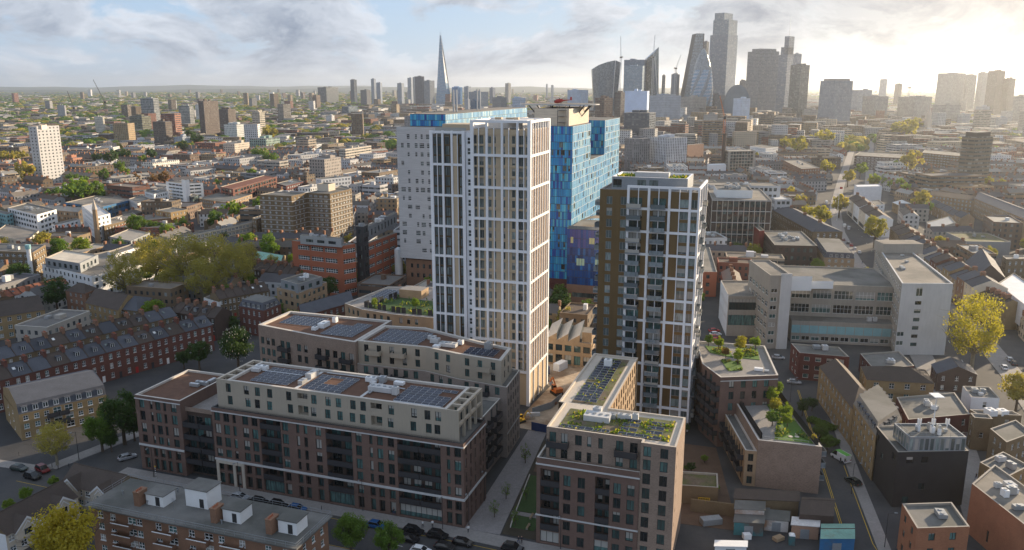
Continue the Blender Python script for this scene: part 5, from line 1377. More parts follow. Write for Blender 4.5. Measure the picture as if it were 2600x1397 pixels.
# yellow mansard block in the near left corner
def mansard_block():
    pts = [q(7, 20, 245, 7.4), q(7, 135, 390, 7.4), q(7, 772, 243, 7.4)]; poly = corner_ccw(*pts)
    a, b_ = poly[0], poly[1]
    b = Bld('apartment_block', 'yellow brick flats with dark mansard roof and white dormers beside the street corner', 'building', poly[1], math.atan2((poly[2] - poly[1]).y, (poly[2] - poly[1]).x))
    landmark('the yellow brick mansard flats', poly[1]); occupy(poly)
    lp = [b.loc(p) for p in (poly[1], poly[2], poly[3], poly[0])]; L = lp[1].x
    cs = [L * k for k in (.07, .19, .3, .42, .55, .68, .8, .93)]
    ops = [(c, z, 1.2 if k not in (3, 4) else 2.0, 1.35 if k not in (3, 4) else 1.7, 'sash', .12) for k, c in enumerate(cs) for z in (.7, 3.1, 5.4)]
    b.wall(lp[0], lp[1], 0, 7.4, 'brick_yellow', ops); b.wall(lp[1], lp[2], 0, 7.4, 'brick_yellow'); b.wall(lp[2], lp[3], 0, 7.4, 'brick_yellow')
    b.wall(lp[3], lp[0], 0, 7.4, 'brick_yellow', [((lp[0] - lp[3]).length * k, z, .6, 1.0, 'sash', .1) for k in (.3, .6) for z in (.8, 3.2, 5.4)])
    W_ = lp[3].y; i0, i1 = 1.1, W_ - 1.1
    r = b.mb('roof'); r.face([(0, 0, 7.4), (L, 0, 7.4), (L, i0, 10.0), (0, i0, 10.0)], 'slate'); r.face([(L, W_, 7.4), (0, W_, 7.4), (0, i1, 10), (L, i1, 10)], 'slate')
    r.face([(0, i0, 10), (L, i0, 10), (L, W_ / 2, 12), (0, W_ / 2, 12)], 'slate'); r.face([(L, i1, 10), (0, i1, 10), (0, W_ / 2, 12), (L, W_ / 2, 12)], 'slate')
    for x in (0, L): b.mb(f'gable_wall#{x}').face([(x, 0, 7.4), (x, W_, 7.4), (x, i1, 10), (x, W_ / 2, 12.1), (x, i0, 10)], 'brick_yellow')
    for k, c in enumerate(cs): dormer(b, (c, .12), 0, 7.75)
    for x in (L * .36, L * .49):
        for z in (2.6, 4.9): obj('balcony', balcony_mesh(2.6, .9), b.e, (x, 0, z))
    b.done()
mansard_block()

def flats():
    u0, v0 = -79, -29.4; L, D_, z1 = 47.5, 10.8, 10.6
    b = Bld('council_flats', 'orange-brown brick flats with white rooftop boxes, brick chimneys and curved balconies', 'building', W(u0, v0), dep=155)
    landmark('the white-box rooftop flats', W(-55, -24)); occupy(uvp((-80, -30), (-31, -30), (-31, -18), (-80, -18)))
    zs = [.6, 3.1, 5.6, 8.1]; ops = []
    for k, x in enumerate((2.4, 5.5, 10.2, 12.0, 16.6, 20.0, 24.4, 28.3, 31.2, 35.8, 41.5, 45.3)):
        for z in zs: ops.append((x, z, 1.9 if k in (2, 5, 7) else 1.3, 1.35, 'sash', .1))
    b.wall((0, 0), (L, 0), 0, z1 - .25, 'brick_orange', ops)
    b.wall((L, 0), (L, D_), 0, z1 - .25, 'brick_orange', [(v, z, 1.0, 1.3, 'sash', .1) for v in (2.6, 5.6, 8.6) for z in zs])
    b.wall((L, D_), (0, D_), 0, z1 - .25, 'brick_orange', [(x * 3.6 + 2, z, 1.3, 1.35, 'sash', .1) for x in range(13) for z in zs]); b.wall((0, D_), (0, 0), 0, z1 - .25, 'brick_orange', [(v, z, 1.0, 1.3, 'sash', .1) for v in (2.6, 5.6) for z in zs])
    r = b.mb('roof'); r.box(-.7, L + .7, -.9, D_ + .7, z1 - .25, z1, 'felt', None, True)
    for x in (8.3, 18.4, 26.4, 34.0):
        for z in (2.4, 4.9, 7.4):
            obj('balcony', balcony_mesh(4.4, 1.4, 'brick', .9), b.e, (x, 0, z))
    for k, (zx, zy, w, d, h) in enumerate(((1120, 1058, 4.2, 3.4, 2.3), (1425, 1070, 5.2, 4.2, 3.8), (1680, 1180, 4.0, 3.6, 2.6), (2085, 1262, 4.0, 3.6, 2.6))):
        p = b.loc(q(7, zx, zy, z1)); m = MB()
        m.box(-w / 2, w / 2, 0, d, 0, h, 'paint_white'); m.box(-w / 2 - .25, w / 2 + .25, -.2, d + .25, h, h + .18, 'felt', None, True)
        m.box(w / 2 - 1.9, w / 2 - .9, -.03, -.001, .1, 2.0, 'metal_dark')
        m.build('stair_house', b.e, loc=(p.x, p.y + .3, z1))
        if k != 1: chimney(b, p.x - w / 2 - 1.2, p.y + .2, z1, 2.9, 'brick_orange', 1.3, 2.4)
    r_ = [(-.5, -.7), (L + .5, -.7), (L + .5, D_ + .5), (-.5, D_ + .5)]
    for i in range(4): b.rail(r_[i], r_[(i + 1) % 4], z1, 1.0, 'metal_grey', step=2.2)
    for i in range(7):
        m = MB(); m.tube((0, 0, 0), (0, 0, .7), .12, .12, 'metal_grey', 6); m.box(-.3, .3, -.02, .02, .7, .9, 'metal_grey'); m.build('vent', b.e, loc=(random.uniform(2, L - 2), random.uniform(1, D_ - 1), z1))
    m = MB(); m.tube((0, 0, 0), (0, 0, 2.6), .03, .03, 'metal_grey', 4)
    for k in range(5): m.box(-.5, .5, -.01, .01, 1.7 + k * .18, 1.74 + k * .18, 'metal_grey')
    m.build('aerial', b.e, loc=(17.5, 3.5, z1))
    b.done()
flats()
def gable_house(label, p0, p1, depth, z, rise, gabs, lm=None):
    p0, p1 = Vector(p0), Vector(p1); e = (p1 - p0); L = e.length; ang = math.atan2(e.y, e.x)
    b = Bld('gabled_house', label, 'house', p0, ang); ni = Vector((-e.y, e.x)) / L
    occupy([p0, p1, p1 + ni * depth, p0 + ni * depth])
    b.wall((0, 0), (L, 0), 0, z, 'render_cream', [(L * (k + .5) / 7, zz, 1.3, 1.25, 'sash', .1) for k in range(7) for zz in (.9, 3.3)])
    b.wall((L, 0), (L, depth), 0, z, 'brick_stock', [(depth * .5, 3.3, 1.1, 1.2, 'sash', .1)]); b.wall((L, depth), (0, depth), 0, z, 'brick_stock'); b.wall((0, depth), (0, 0), 0, z, 'render_white')
    pitched(b, [Vector((0, 0)), Vector((L, 0)), Vector((L, depth)), Vector((0, depth))], z, rise, 'slate_brown', 'brick_stock')
    for g in gabs:
        x = L * g; w = 2.4; h = 2.0; m = MB()
        m.face([(-w, -.8, 0), (w, -.8, 0), (0, -.8, h)], 'render_cream')
        for s in (-1, 1):
            pts = [(s * (w + .5), -1.0, -.35), (0, -1.0, h + .1), (0, depth * .4, h + .1), (s * (w + .5), depth * .05, -.35)]
            m.face(pts if s > 0 else pts[::-1], 'slate_brown')
            pts = [(s * (w + .5), -1.02, -.65), (s * (w + .5), -1.02, -.3), (0, -1.02, h + .15), (0, -1.02, h - .4)]
            m.face(pts if s < 0 else pts[::-1], 'paint_white')
            pts = [(s * (w * .55), -.95, -.5), (s * (w * .55), -.95, -.25), (0, -.95, h * .6), (0, -.95, h * .6 - .3)]
            m.face(pts if s < 0 else pts[::-1], 'paint_white')
        m.box(-w, w, -.79, .1, -z * .45, 0, 'render_cream'); m.face([(-.8, -.82, -1.7), (.8, -.82, -1.7), (.8, -.82, -.5), (-.8, -.82, -.5)], 'glass_field')
        m.build('gable', b.e, loc=(x, 0, z))
    b.done()
    if lm: landmark(lm, p0)
gable_house('brown-roofed house with white bargeboard gables behind the flats with white rooftop boxes', q(7, 440, 890, 5), q(7, 830, 985, 5), 8, 5.2, 3.0, (.22, .78), 'the white-gabled houses')
gable_house('brown-roofed house row with white bargeboard gables in the bottom left corner', q(7, 40, 1270, 5), q(7, 565, 985, 5), 8, 5.2, 3.0, (.25, .75))

# ------------------------------------------------------------------ saw-tooth workshop and construction site
def workshop():
    A, B, C = q(5, 1530, 1205, 8.6), q(5, 1865, 1240, 8.6), q(5, 1895, 1125, 8.6); poly = corner_ccw(A, B, C)
    b = Bld('workshop', 'old tan brick workshop with saw-tooth roof between the two towers', 'building', A, math.atan2((B - A).y, (B - A).x)); occupy(poly); landmark('the saw-tooth workshop', B)
    lp = [b.loc(p) for p in poly]; L = lp[1].x
    b.wall(lp[0], lp[1], 0, 8.6, 'brick_tan', [(L * (k + .5) / 5, z, L / 5 * .72, h, 'shop', .3) for k in range(5) for z, h in ((.5, 3.2), (5.0, 2.2))])
    for i in (1, 2, 3): b.wall(lp[i], lp[(i + 1) % 4], 0, 8.6, 'brick_tan', grid((lp[(i + 1) % 4] - lp[i]).length, [1, 5], 2.2, 4, 2.4, 'shop'))
    r = b.mb('roof'); D_ = lp[2] - lp[1]
    r.face([(p.x, p.y, 8.6) for p in lp], 'felt_warm')
    for k in range(3):
        a, c = lp[0].lerp(lp[1], k / 4), lp[0].lerp(lp[1], (k + 1) / 4); a2, c2 = a + D_, c + D_
        r.face([(a.x, a.y, 8.65), (c.x, c.y, 8.65), (c.x, c.y, 11.2)], 'brick_tan'); r.face([(a.x, a.y, 8.65), (c.x, c.y, 11.2), (c2.x, c2.y, 11.2), (a2.x, a2.y, 8.65)], 'stone_pale')
        r.face([(c.x, c.y, 8.65), (c2.x, c2.y, 8.65), (c2.x, c2.y, 11.2), (c.x, c.y, 11.2)], 'glass_field')
    b.mb('tank_house').box(L * .78, L * .99, 1, 6, 8.61, 12, 'brick_tan', None, False, None, 'felt_warm')
    b.done()
workshop()
def fence(name, label, cat, pts, h, mat, t=.1, z=0.0, post=None, group=None):
    pts = [Vector(p) for p in pts]; b = thing(name, label, cat, (pts[0].x, pts[0].y, z), 0, group); o = pts[0]
    for a, c in zip(pts, pts[1:]):
        a, c = a - o, c - o; L = (c - a).length; n = max(1, int(L / 2.4)); ang = math.atan2((c - a).y, (c - a).x)
        for k in range(n):
            p = a.lerp(c, k / n); m = MB(); m.box(0, L / n - .04, -t / 2, t / 2, 0, h, mat); m.build('panel', b, loc=(p.x, p.y, 0), rz=ang)
    return b
fence('hoarding', 'dark blue timber hoarding closing off the construction site', 'fence', uvp((-13, 55.6), (-3, 54), (4, 53)), 2.4, 'hoarding_blue')
fence('construction_hoarding', 'pale blue safety screen panels beside the base of the white tower', 'fence', uvp((-16, 66), (-12, 72), (-11, 80)), 2.0, 'metal_grey')
def excavator(label, p, rz, s=1.0, col='paint_orange'):
    t = thing('excavator', label, 'excavator', (p[0], p[1], .06), rz)
    for y in (-1.1, 1.1):
        m = MB(); ring = [(-1.7, 0), (-1.9, .4), (-1.6, .8), (1.6, .8), (1.9, .4), (1.7, 0)]
        m.loft([[(x, -.28, z) for x, z in ring], [(x, .28, z) for x, z in ring]], 'rubber'); m.build('track', t, loc=(0, y, 0))
    m = MB(); m.box(-1.7, 1.5, -1.25, 1.25, .9, 1.35, col); m.box(-1.9, -.2, -1.25, 1.25, 1.35, 2.2, col); m.build('body', t)
    m = MB(); m.box(-.1, 1.3, .1, 1.2, 1.35, 2.9, 'car_glass', None, False, None, col); m.build('cab', t)
    m = MB(); m.tube((1.0, -.4, 1.5), (3.4, -.4, 4.2), .28, .24, col, 4); m.tube((3.4, -.4, 4.2), (5.2, -.4, 2.2), .22, .18, col, 4); m.build('arm', t)
    m = MB(); m.loft([[(5.2, -.9, 2.2), (5.2, .1, 2.2), (4.6, .1, 1.2), (4.6, -.9, 1.2)], [(5.8, -.9, 1.4), (5.8, .1, 1.4), (5.2, .1, .8), (5.2, -.9, .8)]], 'steel'); m.build('bucket', t)
    t.scale = (s, s, s)
excavator('orange-red tracked excavator on the bare earth of the building site', q(8, 1612, 240), 2.0, 1.0, 'paint_orange')
excavator('small yellow excavator behind the blue hoarding at the passage end', q(8, 1350, 445), .7, .7, 'paint_yellow')
for i, (x, y, w, h) in enumerate(((1470, 60, 5, 1.1), (1560, 130, 3, .7), (1440, 210, 4, .8), (1420, 420, 3.5, .9), (1500, 330, 5, .6))):
    p = q(8, x, y); m = MB(); rr = random.Random(i); n = 9
    m.loft([[(w * .5 * k * math.cos(j * .7) * rr.uniform(.8, 1.1), w * .35 * k * math.sin(j * .7) * rr.uniform(.8, 1.1), z) for j in range(n)] for k, z in ((1, 0), (.72, h * .6), (.3, h))], 'dirt')
    tag(m.build('spoil_heap', loc=(p.x, p.y, .05)), f'{ordn(i)} heap of pale earth on the building site, counted from the hospital side', 'heap')

for r_, x, y, rz, w, d, h, mt, lb in ((8, 1490, 95, .3, 6, 2.4, 2.6, 'hoarding_blue', 'blue shipping container on the building site near the workshop'), (8, 1640, 60, .9, 5, 2.4, 2.5, 'paint_white', 'white site cabin on the building site below the workshop'), (8, 1430, 140, .2, 2.4, 1.6, 1.0, 'brick_tan', 'stack of timber beside the white tower base'), (8, 1580, 320, .6, 3, 1.2, .8, 'brick_orange', 'pallet of orange blocks in the middle of the building site'), (8, 1440, 400, .1, 4, .9, 1.0, 'concrete_pale', 'pale concrete barrier near the yellow excavator'), (9, 560, 1290, .1, 1.6, 1.2, 1.1, 'paint_white', 'white liquid tank in front of the teal shed'), (9, 790, 1300, .5, 2.2, 1.4, .7, 'brick_tan', 'pile of boards on the tarmac yard'), (9, 300, 1180, .2, 4.4, 2.0, 1.3, 'metal_grey', 'grey skip in the corner of the tarmac yard')):
    p = q(r_, x, y); m = MB(); m.box(-w / 2, w / 2, -d / 2, d / 2, 0, h, mt); n = max(2, int(w / .6))
    for k in range(n): m.box(-w / 2 + w * k / n, -w / 2 + w * (k + .45) / n, -d / 2 - .05, -d / 2 - .002, .08, h - .08, mt); m.box(-w / 2 + w * k / n, -w / 2 + w * (k + .45) / n, -d / 2 + .1, d / 2 - .1, h + .002, h + .05, mt)
    tag(m.build('site_' + ('container' if h > 2 else 'clutter'), loc=(p.x, p.y, .06), rz=rz), lb, 'container' if h > 2 else 'site material')
# ------------------------------------------------------------------ eastern street: yellow brick row, dark building, red blocks
blk('apartment_block', 'yellow brick street wing with hipped slate roof opposite the roof garden block', 10.5, (9, 1090, 35), (9, 1335, 345), (9, 1490, 280), 'brick_yellow', 'slate_brown', 3, 3.0, 1.4, 'sash', 'hip', rise=3.0, lm='the yellow brick street wing')
blk('apartment_block', 'yellow brick rear wing with long grey roof facing the small courtyard', 9.5, (9, 1430, 132), (9, 1925, 160), (9, 1860, 62), 'brick_yellow', 'slate_brown', 3, 4.2, 1.4, 'sash', 'hip', rise=2.4)
blk('apartment_block', 'flat-roofed brown brick block with slate mansard edge between yellow wing and dark building', 11.5, (9, 1335, 310), (9, 1500, 545), (9, 1690, 425), 'brick_yellow', 'felt_warm', 4, 3.0, 1.2, 'sash', 'mansard')
blk('dark_block', 'charcoal-clad block with glass penthouse and rooftop antennas', 13.3, (9, 1500, 470), (9, 1660, 662), (9, 2176, 652), 'brick_black', 'felt', 4, 3.4, 1.6, 'plain', lm='the charcoal block with antennas', skip=.7)
def penthouse():
    A, B, C = q(9, 1632, 452, 16.6), q(9, 1745, 552, 16.6), q(9, 2160, 552, 16.6); poly = corner_ccw(A, B, C)
    b = Bld('glass_penthouse', 'glass-walled penthouse carrying white antennas on top of the charcoal block', 'penthouse', A, math.atan2((B - A).y, (B - A).x)); lp = [b.loc(p) for p in poly]
    for i in range(4):
        L = (lp[(i + 1) % 4] - lp[i]).length; n = max(2, int(L / 1.1))
        b.wall(lp[i], lp[(i + 1) % 4], 13.2, 16.6, 'metal_grey', [(L * (k + .5) / n, 13.35, L / n * .82, 2.9, 'warm', .06) for k in range(n)])
    b.flat(lp, 16.6, 'felt', .3, .3, 'metal_grey')
    c = sum(lp, Vector((0, 0))) / 4
    for i in range(9):
        p = lp[0].lerp(lp[1], random.uniform(.12, .88)).lerp(lp[3].lerp(lp[2], random.uniform(.12, .88)), random.uniform(.1, .9))
        b.unit(p.x, p.y, 16.3, random.uniform(.6, 1.4), random.uniform(.5, 1.0), random.uniform(.6, 1.8), random.choice(['steel', 'paint_white', 'metal_grey']))
    for k, t in enumerate((.3, .55, .8)):
        p = lp[0].lerp(lp[3], t).lerp(lp[1].lerp(lp[2], t), .5); m = MB()
        m.tube((0, 0, 0), (0, 0, 3.0 if k != 1 else 8.5), .09 if k != 1 else .16, .07, 'paint_white', 6)
        for a in range(3): m.box(-.18, .18, .3, .42, 1.6, 3.0, 'paint_white', lambda x, y, z, a=a: (x * math.cos(a * 2.1) - y * math.sin(a * 2.1), x * math.sin(a * 2.1) + y * math.cos(a * 2.1), z))
        if k == 1: m.box(-1.4, 1.4, -1.1, 1.1, 8.5, 8.65, 'paint_white', None, True)
        m.build('antenna', b.e, loc=(p.x, p.y, 16.3))
    b.rail(lp[0], lp[1], 16.6, 1.0, 'metal_grey'); b.rail(lp[1], lp[2], 16.6, 1.0, 'metal_grey')
    b.done()
penthouse()
blk('brick_building', 'small orange-red brick block with flat grey roof in front of the charcoal block', 10, (9, 1690, 1035), (9, 1800, 1215), (9, 2182, 1202), 'brick_bright', 'felt', 3, 4.2, 1.3, 'new', lm='the small orange-red brick block', kit=1)
blk('brick_building', 'large red brick warehouse with white-edged roof at the right edge', 11, (9, 2198, 890), (9, 2640, 1235), (9, 2800, 1060), 'brick_bright', 'felt_warm', 2, 5, .7, 'new', lm='the large red brick warehouse', skip=.8, kit=6)
blk('brick_building', 'yellow brick house with flat roof behind the red brick warehouse', 9, (9, 2255, 735), (9, 2450, 845), (9, 2620, 760), 'brick_yellow', 'felt', 3, 3.4, 1.1, 'sash', kit=2)
blk('brick_building', 'plain brown brick house with white windows right of the charcoal block', 9.5, (9, 2330, 490), (9, 2450, 590), (9, 2640, 520), 'brick_stock', 'felt', 3, 2.6, 1.0, 'sash')
blk('brick_building', 'narrow brown brick wall-like house between charcoal block and high street', 9, (9, 2185, 375), (9, 2215, 410), (9, 2350, 420), 'brick_stock', 'felt', 3, 2.6, .9, 'sash', skip=.4)
blk('brick_building', 'low brick building with solar panels and parapets behind the charcoal penthouse', 7.5, (9, 1650, 262), (9, 1735, 425), (9, 2185, 385), 'brick_maroon', 'felt', 2, 5, 1.0, 'sash', kit=4)
blk('brick_building', 'brick building with roof terrace and white-lit edge near the high street corner', 8, (9, 2180, 350), (9, 2240, 385), (9, 2560, 395), 'brick_stock', 'felt', 2, 4, 1.0, 'sash', kit=3)
blk('white_house', 'low building with bright white rear wall near the high street', 7.5, (9, 2130, 180), (9, 2195, 262), (9, 2400, 270), 'render_white', 'felt', 2, 6, 1.0, 'sash', kit=3, skip=.6)
blk('brick_building', 'long low brown roofed building beside the high street', 6, (9, 1905, 20), (9, 1950, 90), (9, 2235, 98), 'brick_dark', 'slate', 2, 4, 1.0, 'sash', 'gable', rise=2.4)
blk('brick_building', 'dark brown brick block with flat roof at the junction with the high street', 6, (6, 1385, 1310), (6, 1480, 1420), (6, 1780, 1400), 'brick_maroon', 'felt', 2, 4, 1.2, 'sash', kit=2)
blk('brick_building', 'maroon brick flats with white windows in front of the concrete college', 9, (6, 883, 1235), (6, 945, 1305), (6, 1308, 1335), 'brick_maroon', 'felt', 3, 3.4, 1.7, 'white', lm='the maroon brick flats', kit=2)

# sheds of the yard
def shed(label, z, A, B, C, wall, roof, rise=0.0, name='shed'):
    pts = corner_ccw(*[q(9, *p, z) for p in (A, B, C)]); e = pts[1] - pts[0]
    b = Bld(name, label, 'shed', pts[0], math.atan2(e.y, e.x)); lp = [b.loc(p) for p in pts]
    for i in range(4): b.wall(lp[i], lp[(i + 1) % 4], 0, z, wall)
    if rise: pitched(b, lp, z, rise, roof, wall)
    else: b.mb('roof').prism(inset(lp, -.2), z, z + .12, roof)
    d = MB(); d.box(-.9, .9, -.05, 0, 0, min(2.2, z * .8), 'metal_grey'); d.build('door', b.e, loc=(lp[1].x * .5, -.002, 0))
    b.done()
shed('teal painted shed with cluttered flat roof in the yard', 3.0, (470, 1170), (686, 1180), (694, 1085), 'paint_teal', 'felt')
shed('white boxes of a lean-to behind the teal shed', 4.2, (475, 1075), (690, 1085), (692, 1025), 'peeling', 'felt')
shed('low white-walled lean-to beside the teal shed', 2.6, (692, 1150), (866, 1165), (872, 1095), 'peeling', 'felt')
shed('roofless store with pink and white peeling plaster walls', 3.0, (888, 1190), (1086, 1205), (1090, 1150), 'plaster_pink', 'peeling')
shed('blue and white container shed with rusty green corrugated roof', 3.4, (1096, 1285), (1348, 1285), (1345, 1185), 'paint_blue', 'corrugated', 0.5)
shed('dark tiled cottage roof above the yard wall', 4.5, (945, 1105), (1195, 1120), (1205, 1000), 'brick_dark', 'slate_brown', 1.4, 'cottage')
shed('long dark lean-to roof along the yard wall below the buff gable', 4.0, (470, 1000), (940, 1020), (940, 950), 'brick_stock', 'slate_brown')
shed('white site cabin at the bottom edge of the yard', 2.6, (330, 1345), (560, 1350), (562, 1312), 'render_white', 'paint_white', 0, 'cabin')
blk('garden_wall', 'low brick garage with sedum roof beside the buff roof garden block', 4.5, (9, 60, 900), (9, 355, 920), (9, 350, 815), 'brick_stock', 'sedum_green', 1, 4, 1, 'new', nowin=True)
fence('yard_wall', 'brown brick yard wall with yellow sign behind the tarmac yard', 'wall', [q(9, 150, 1090), q(9, 470, 1130)], 3.0, 'brick_stock', .3)
p = q(9, 245, 1015, 1.5); m = MB(); m.box(-1.3, 1.3, -.05, 0, 0, 1.0, 'paint_yellow')
for k in range(2):
    for j in range(6): m.box(-1.05 + j * .36, -.8 + j * .36, -.06, -.051, .18 + k * .4, .42 + k * .4, 'metal_dark')
tag(m.build('sign', loc=(p.x, p.y - .6, 1.6), rz=R(-8)), 'yellow sign with dark lettering on the yard wall', 'sign')
p = q(9, 885, 1330); m = MB(); m.box(-.6, .6, -.6, .6, 0, 2.1, 'paint_teal'); m.loft([[(-.62, -.62, 2.1), (.62, -.62, 2.1), (.62, .62, 2.1), (-.62, .62, 2.1)], [(-.4, -.4, 2.4), (.4, -.4, 2.4), (.4, .4, 2.4), (-.4, .4, 2.4)]], 'lamp_white'); m.box(-.4, .4, -.63, -.601, .1, 1.9, 'paint_teal')
tag(m.build('portable_toilet', loc=(p.x, p.y, 0), rz=-.2), 'green portable toilet with white roof in the yard', 'toilet')
for i, (x, y) in enumerate(((725, 1205), (748, 1205), (772, 1207))):
    p = q(9, x, y); m = MB(); m.loft([[(-.3, -.35, 0), (.3, -.35, 0), (.3, .35, 0), (-.3, .35, 0)], [(-.38, -.42, 1.0), (.38, -.42, 1.0), (.38, .42, 1.0), (-.38, .42, 1.0)]], 'paint_blue'); m.box(-.4, .4, -.45, .45, 1.0, 1.08, 'hoarding_blue')
    tag(m.build('wheelie_bin', loc=(p.x, p.y, 0)), f'{ordn(i)} blue wheelie bin from the teal shed by the white lean-to', 'bin', 'blue bins in the yard')
def top_z(D, yt):
    b = (CY - yt) / F_PX; return CAM_H + D * (-ST + b * CT) / (CT + b * ST)
def at_px(px, D, z): return Vector(((px - CX) / F_PX * (D * CT - (z - CAM_H) * ST), D))
def reach(B, d, px, z):
    lo, hi = 0.0, 400.0
    s = 1 if px > P(B.x, B.y, z)[0] else -1
    for _ in range(40):
        m = (lo + hi) / 2; x = P(B.x + d.x * m, B.y + d.y * m, z)[0]
        if (x - px) * s < 0: lo = m
        else: hi = m
    return min(max(lo, 4.0), 120.0)
# ------------------------------------------------------------------ middle distance, west side
blk('laboratory', 'terracotta banded laboratory block with glass strips and curved louvred roof', 23.5, (4, 2120, 490), (4, 2490, 528), (5, 148, 512), 'terracotta', 'felt', 5, 7.6, 6.6, 'strip', lm='the terracotta laboratory', hh=.42)
blk('rooftop_storey', 'silver louvred plant storey on top of the terracotta laboratory', 27, (4, 2180, 452), (4, 2480, 478), (5, 60, 468), 'steel', 'metal_grey', 1, 6, 4, 'louvre', z0=23.2, kit=5, hh=.4)
blk('stair_tower', 'dark slate and glass stair tower beside the terracotta laboratory', 31, (5, 152, 385), (5, 206, 390), (5, 240, 372), 'metal_dark', 'felt', 8, 2.4, 1.6, 'plain', kit=2)
blk('laboratory', 'orange brick laboratory wing with window bands beside the grey hospital slab', 21.5, (5, 205, 512), (5, 228, 516), (5, 452, 432), 'terracotta', 'felt', 5, 7.2, 6.0, 'strip', hh=.4)
blk('rooftop_storey', 'dark slate top storeys with crowded plant above the orange laboratory wing', 28, (5, 205, 392), (5, 222, 398), (5, 450, 285), 'metal_grey', 'metal_grey', 1, 5, 2.0, 'louvre', z0=21.4, kit=12)
b_ = thing('storage_tank', 'white cylindrical tank standing beside the orange hospital base', 'tank', (*q(5, 470, 805), 0)); m = MB()
m.tube((0, 0, 0), (0, 0, 17), 1.9, 1.9, 'render_white', 14); m.build('shell', b_); m = MB(); m.tube((0, 0, 17), (0, 0, 17.8), 1.9, .6, 'steel', 14); m.build('lid', b_)
blk('low_hall', 'grey flat-roofed hall tucked between white tower and curved block', 9, (5, 540, 835), (5, 600, 855), (5, 720, 790), 'brick_maroon', 'concrete', 2, 4, 1.5, 'new')
def slab(*a, **k): return blk(*a, **k)
# tall white tower block far left
def tower_block():
    pts = [q(1, 207, 925, 54.7), q(1, 285, 920, 54.7), q(1, 430, 912, 54.7)]
    b0 = q(1, 320, 1345); d1, d2 = W(-1, 0) - W(0, 0), W(0, 1) - W(0, 0)
    B = b0; A = B + d1 * reach(B, d1, 73, 50); C = B + d2 * reach(B, d2, 151, 50)
    blkp('tower_block', 'tall cream concrete tower block standing alone at the left', 54.6, corner_ccw(A, B, C), 'concrete_pale', 'felt', 18, 4.2, 1.5, 'plain', lm='the tall cream tower block', cat='tower block', hh=.42)
tower_block()
blk('rooftop_storey', 'cream lift housing on top of the tall cream tower block', 58, (1, 275, 908), (1, 300, 912), (1, 340, 905), 'render_cream', 'felt', 1, 3, 1, 'plain', z0=54.2, nowin=True)
blk('white_building', 'white stucco building with row of arched windows beside the plane tree square', 10, (4, 305, 662), (4, 665, 748), (4, 1185, 628), 'render_white', 'felt_warm', 3, 3.4, 1.4, 'plain', lm='the white arched building')
blk('rooftop_storey', 'grey metal attic set back on the white arched building', 14, (4, 325, 615), (4, 580, 655), (4, 712, 592), 'metal_grey', 'louvre_cream', 1, 4, 2, 'plain', z0=9.6)
blk('apartment_block', 'brown brick flats with grey top storey and white balconies at the left edge', 15, (4, -140, 560), (4, 240, 575), (4, 330, 520), 'brick_stock', 'felt', 5, 3.4, 2.2, 'white', kit=3, lm='the brown grey-topped flats')
blk('cream_building', 'cream rendered low building behind the brown flats at the left edge', 9, (4, -60, 440), (4, 190, 495), (4, 282, 418), 'render_cream', 'felt_warm', 3, 4.5, 1.2, 'plain')
blk('office_building', 'white office building with dark strip windows and panelled roof at the left', 13.3, (4, 55, 250), (4, 268, 302), (4, 410, 262), 'render_white', 'felt', 4, 4.4, 3.2, 'plain', kit=6, lm='the white strip-window office')
blk('glass_building', 'pale green glass building at the left edge', 11, (4, -120, 262), (4, 45, 300), (4, 90, 288), 'teal_panel', 'felt', 4, 3, 2, 'plain')
blk('white_building', 'low white annex with green roof edge next to the white strip-window office', 8, (4, 372, 368), (4, 400, 378), (4, 582, 335), 'render_white', 'felt_warm', 3, 4, 2.0, 'plain')
blk('white_building', 'white wedge-shaped building with sloping pale roof', 15, (4, 592, 235), (4, 695, 318), (4, 800, 292), 'render_white', 'concrete_pale', 5, 4, 1.4, 'plain', lm='the white wedge building', kit=1)
blk('sports_hall', 'dark blue glazed hall with red stair and grey roof', 10, (4, 470, 212), (4, 745, 245), (4, 960, 190), 'paint_blue', 'felt_warm', 2, 4.5, 3.8, 'plain', kit=4)
blk('brick_building', 'brown block with white end wall behind the white wedge building', 11, (4, 935, 185), (4, 1000, 220), (4, 1100, 190), 'concrete_pale', 'felt', 3, 3.6, 1.4, 'plain')
blk('apartment_block', 'white flats with orange brick stripe in front of the seven-storey white office', 13, (4, 1050, 132), (4, 1120, 152), (4, 1222, 130), 'render_white', 'felt_warm', 4, 3, 1.6, 'plain', kit=2)
blk('office_building', 'seven-storey white office with ribbon windows and stair tower', 18.6, (4, 1205, 60), (4, 1342, 78), (4, 1475, 70), 'render_white', 'felt_warm', 7, 5, 4.6, 'plain', lm='the seven-storey white office', hh=.42)
blk('stair_tower', 'plain white stair tower on the seven-storey white office', 23, (4, 1318, 45), (4, 1345, 50), (4, 1375, 48), 'render_white', 'felt', 6, 9, 1, 'plain', nowin=True)
blk('glass_drum', 'dark green glazed drum at the foot of the seven-storey white office', 11, (4, 1358, 160), (4, 1400, 172), (4, 1446, 160), 'glass_field', 'felt', 3, 2, 1.5, 'plain')
blk('school', 'brick and white school with glazed roof lantern', 9, (4, 1445, 182), (4, 1645, 212), (4, 1832, 152), 'brick_tan', 'felt', 3, 3, 2.0, 'white', lm='the glazed-lantern school')
blk('red_block', 'long pink-red block with zigzag grey facade', 14, (4, 1600, 98), (4, 1692, 115), (4, 2012, 25), 'brick_red', 'tile_red', 4, 5.5, 4.2, 'plain', lm='the pink-red zigzag block', hh=.65)
blk('brick_building', 'red brown block with white bands right of the pink-red zigzag block', 12, (4, 2008, 72), (4, 2080, 92), (4, 2205, 60), 'brick_maroon', 'felt', 4, 4, 3, 'white', kit=2)
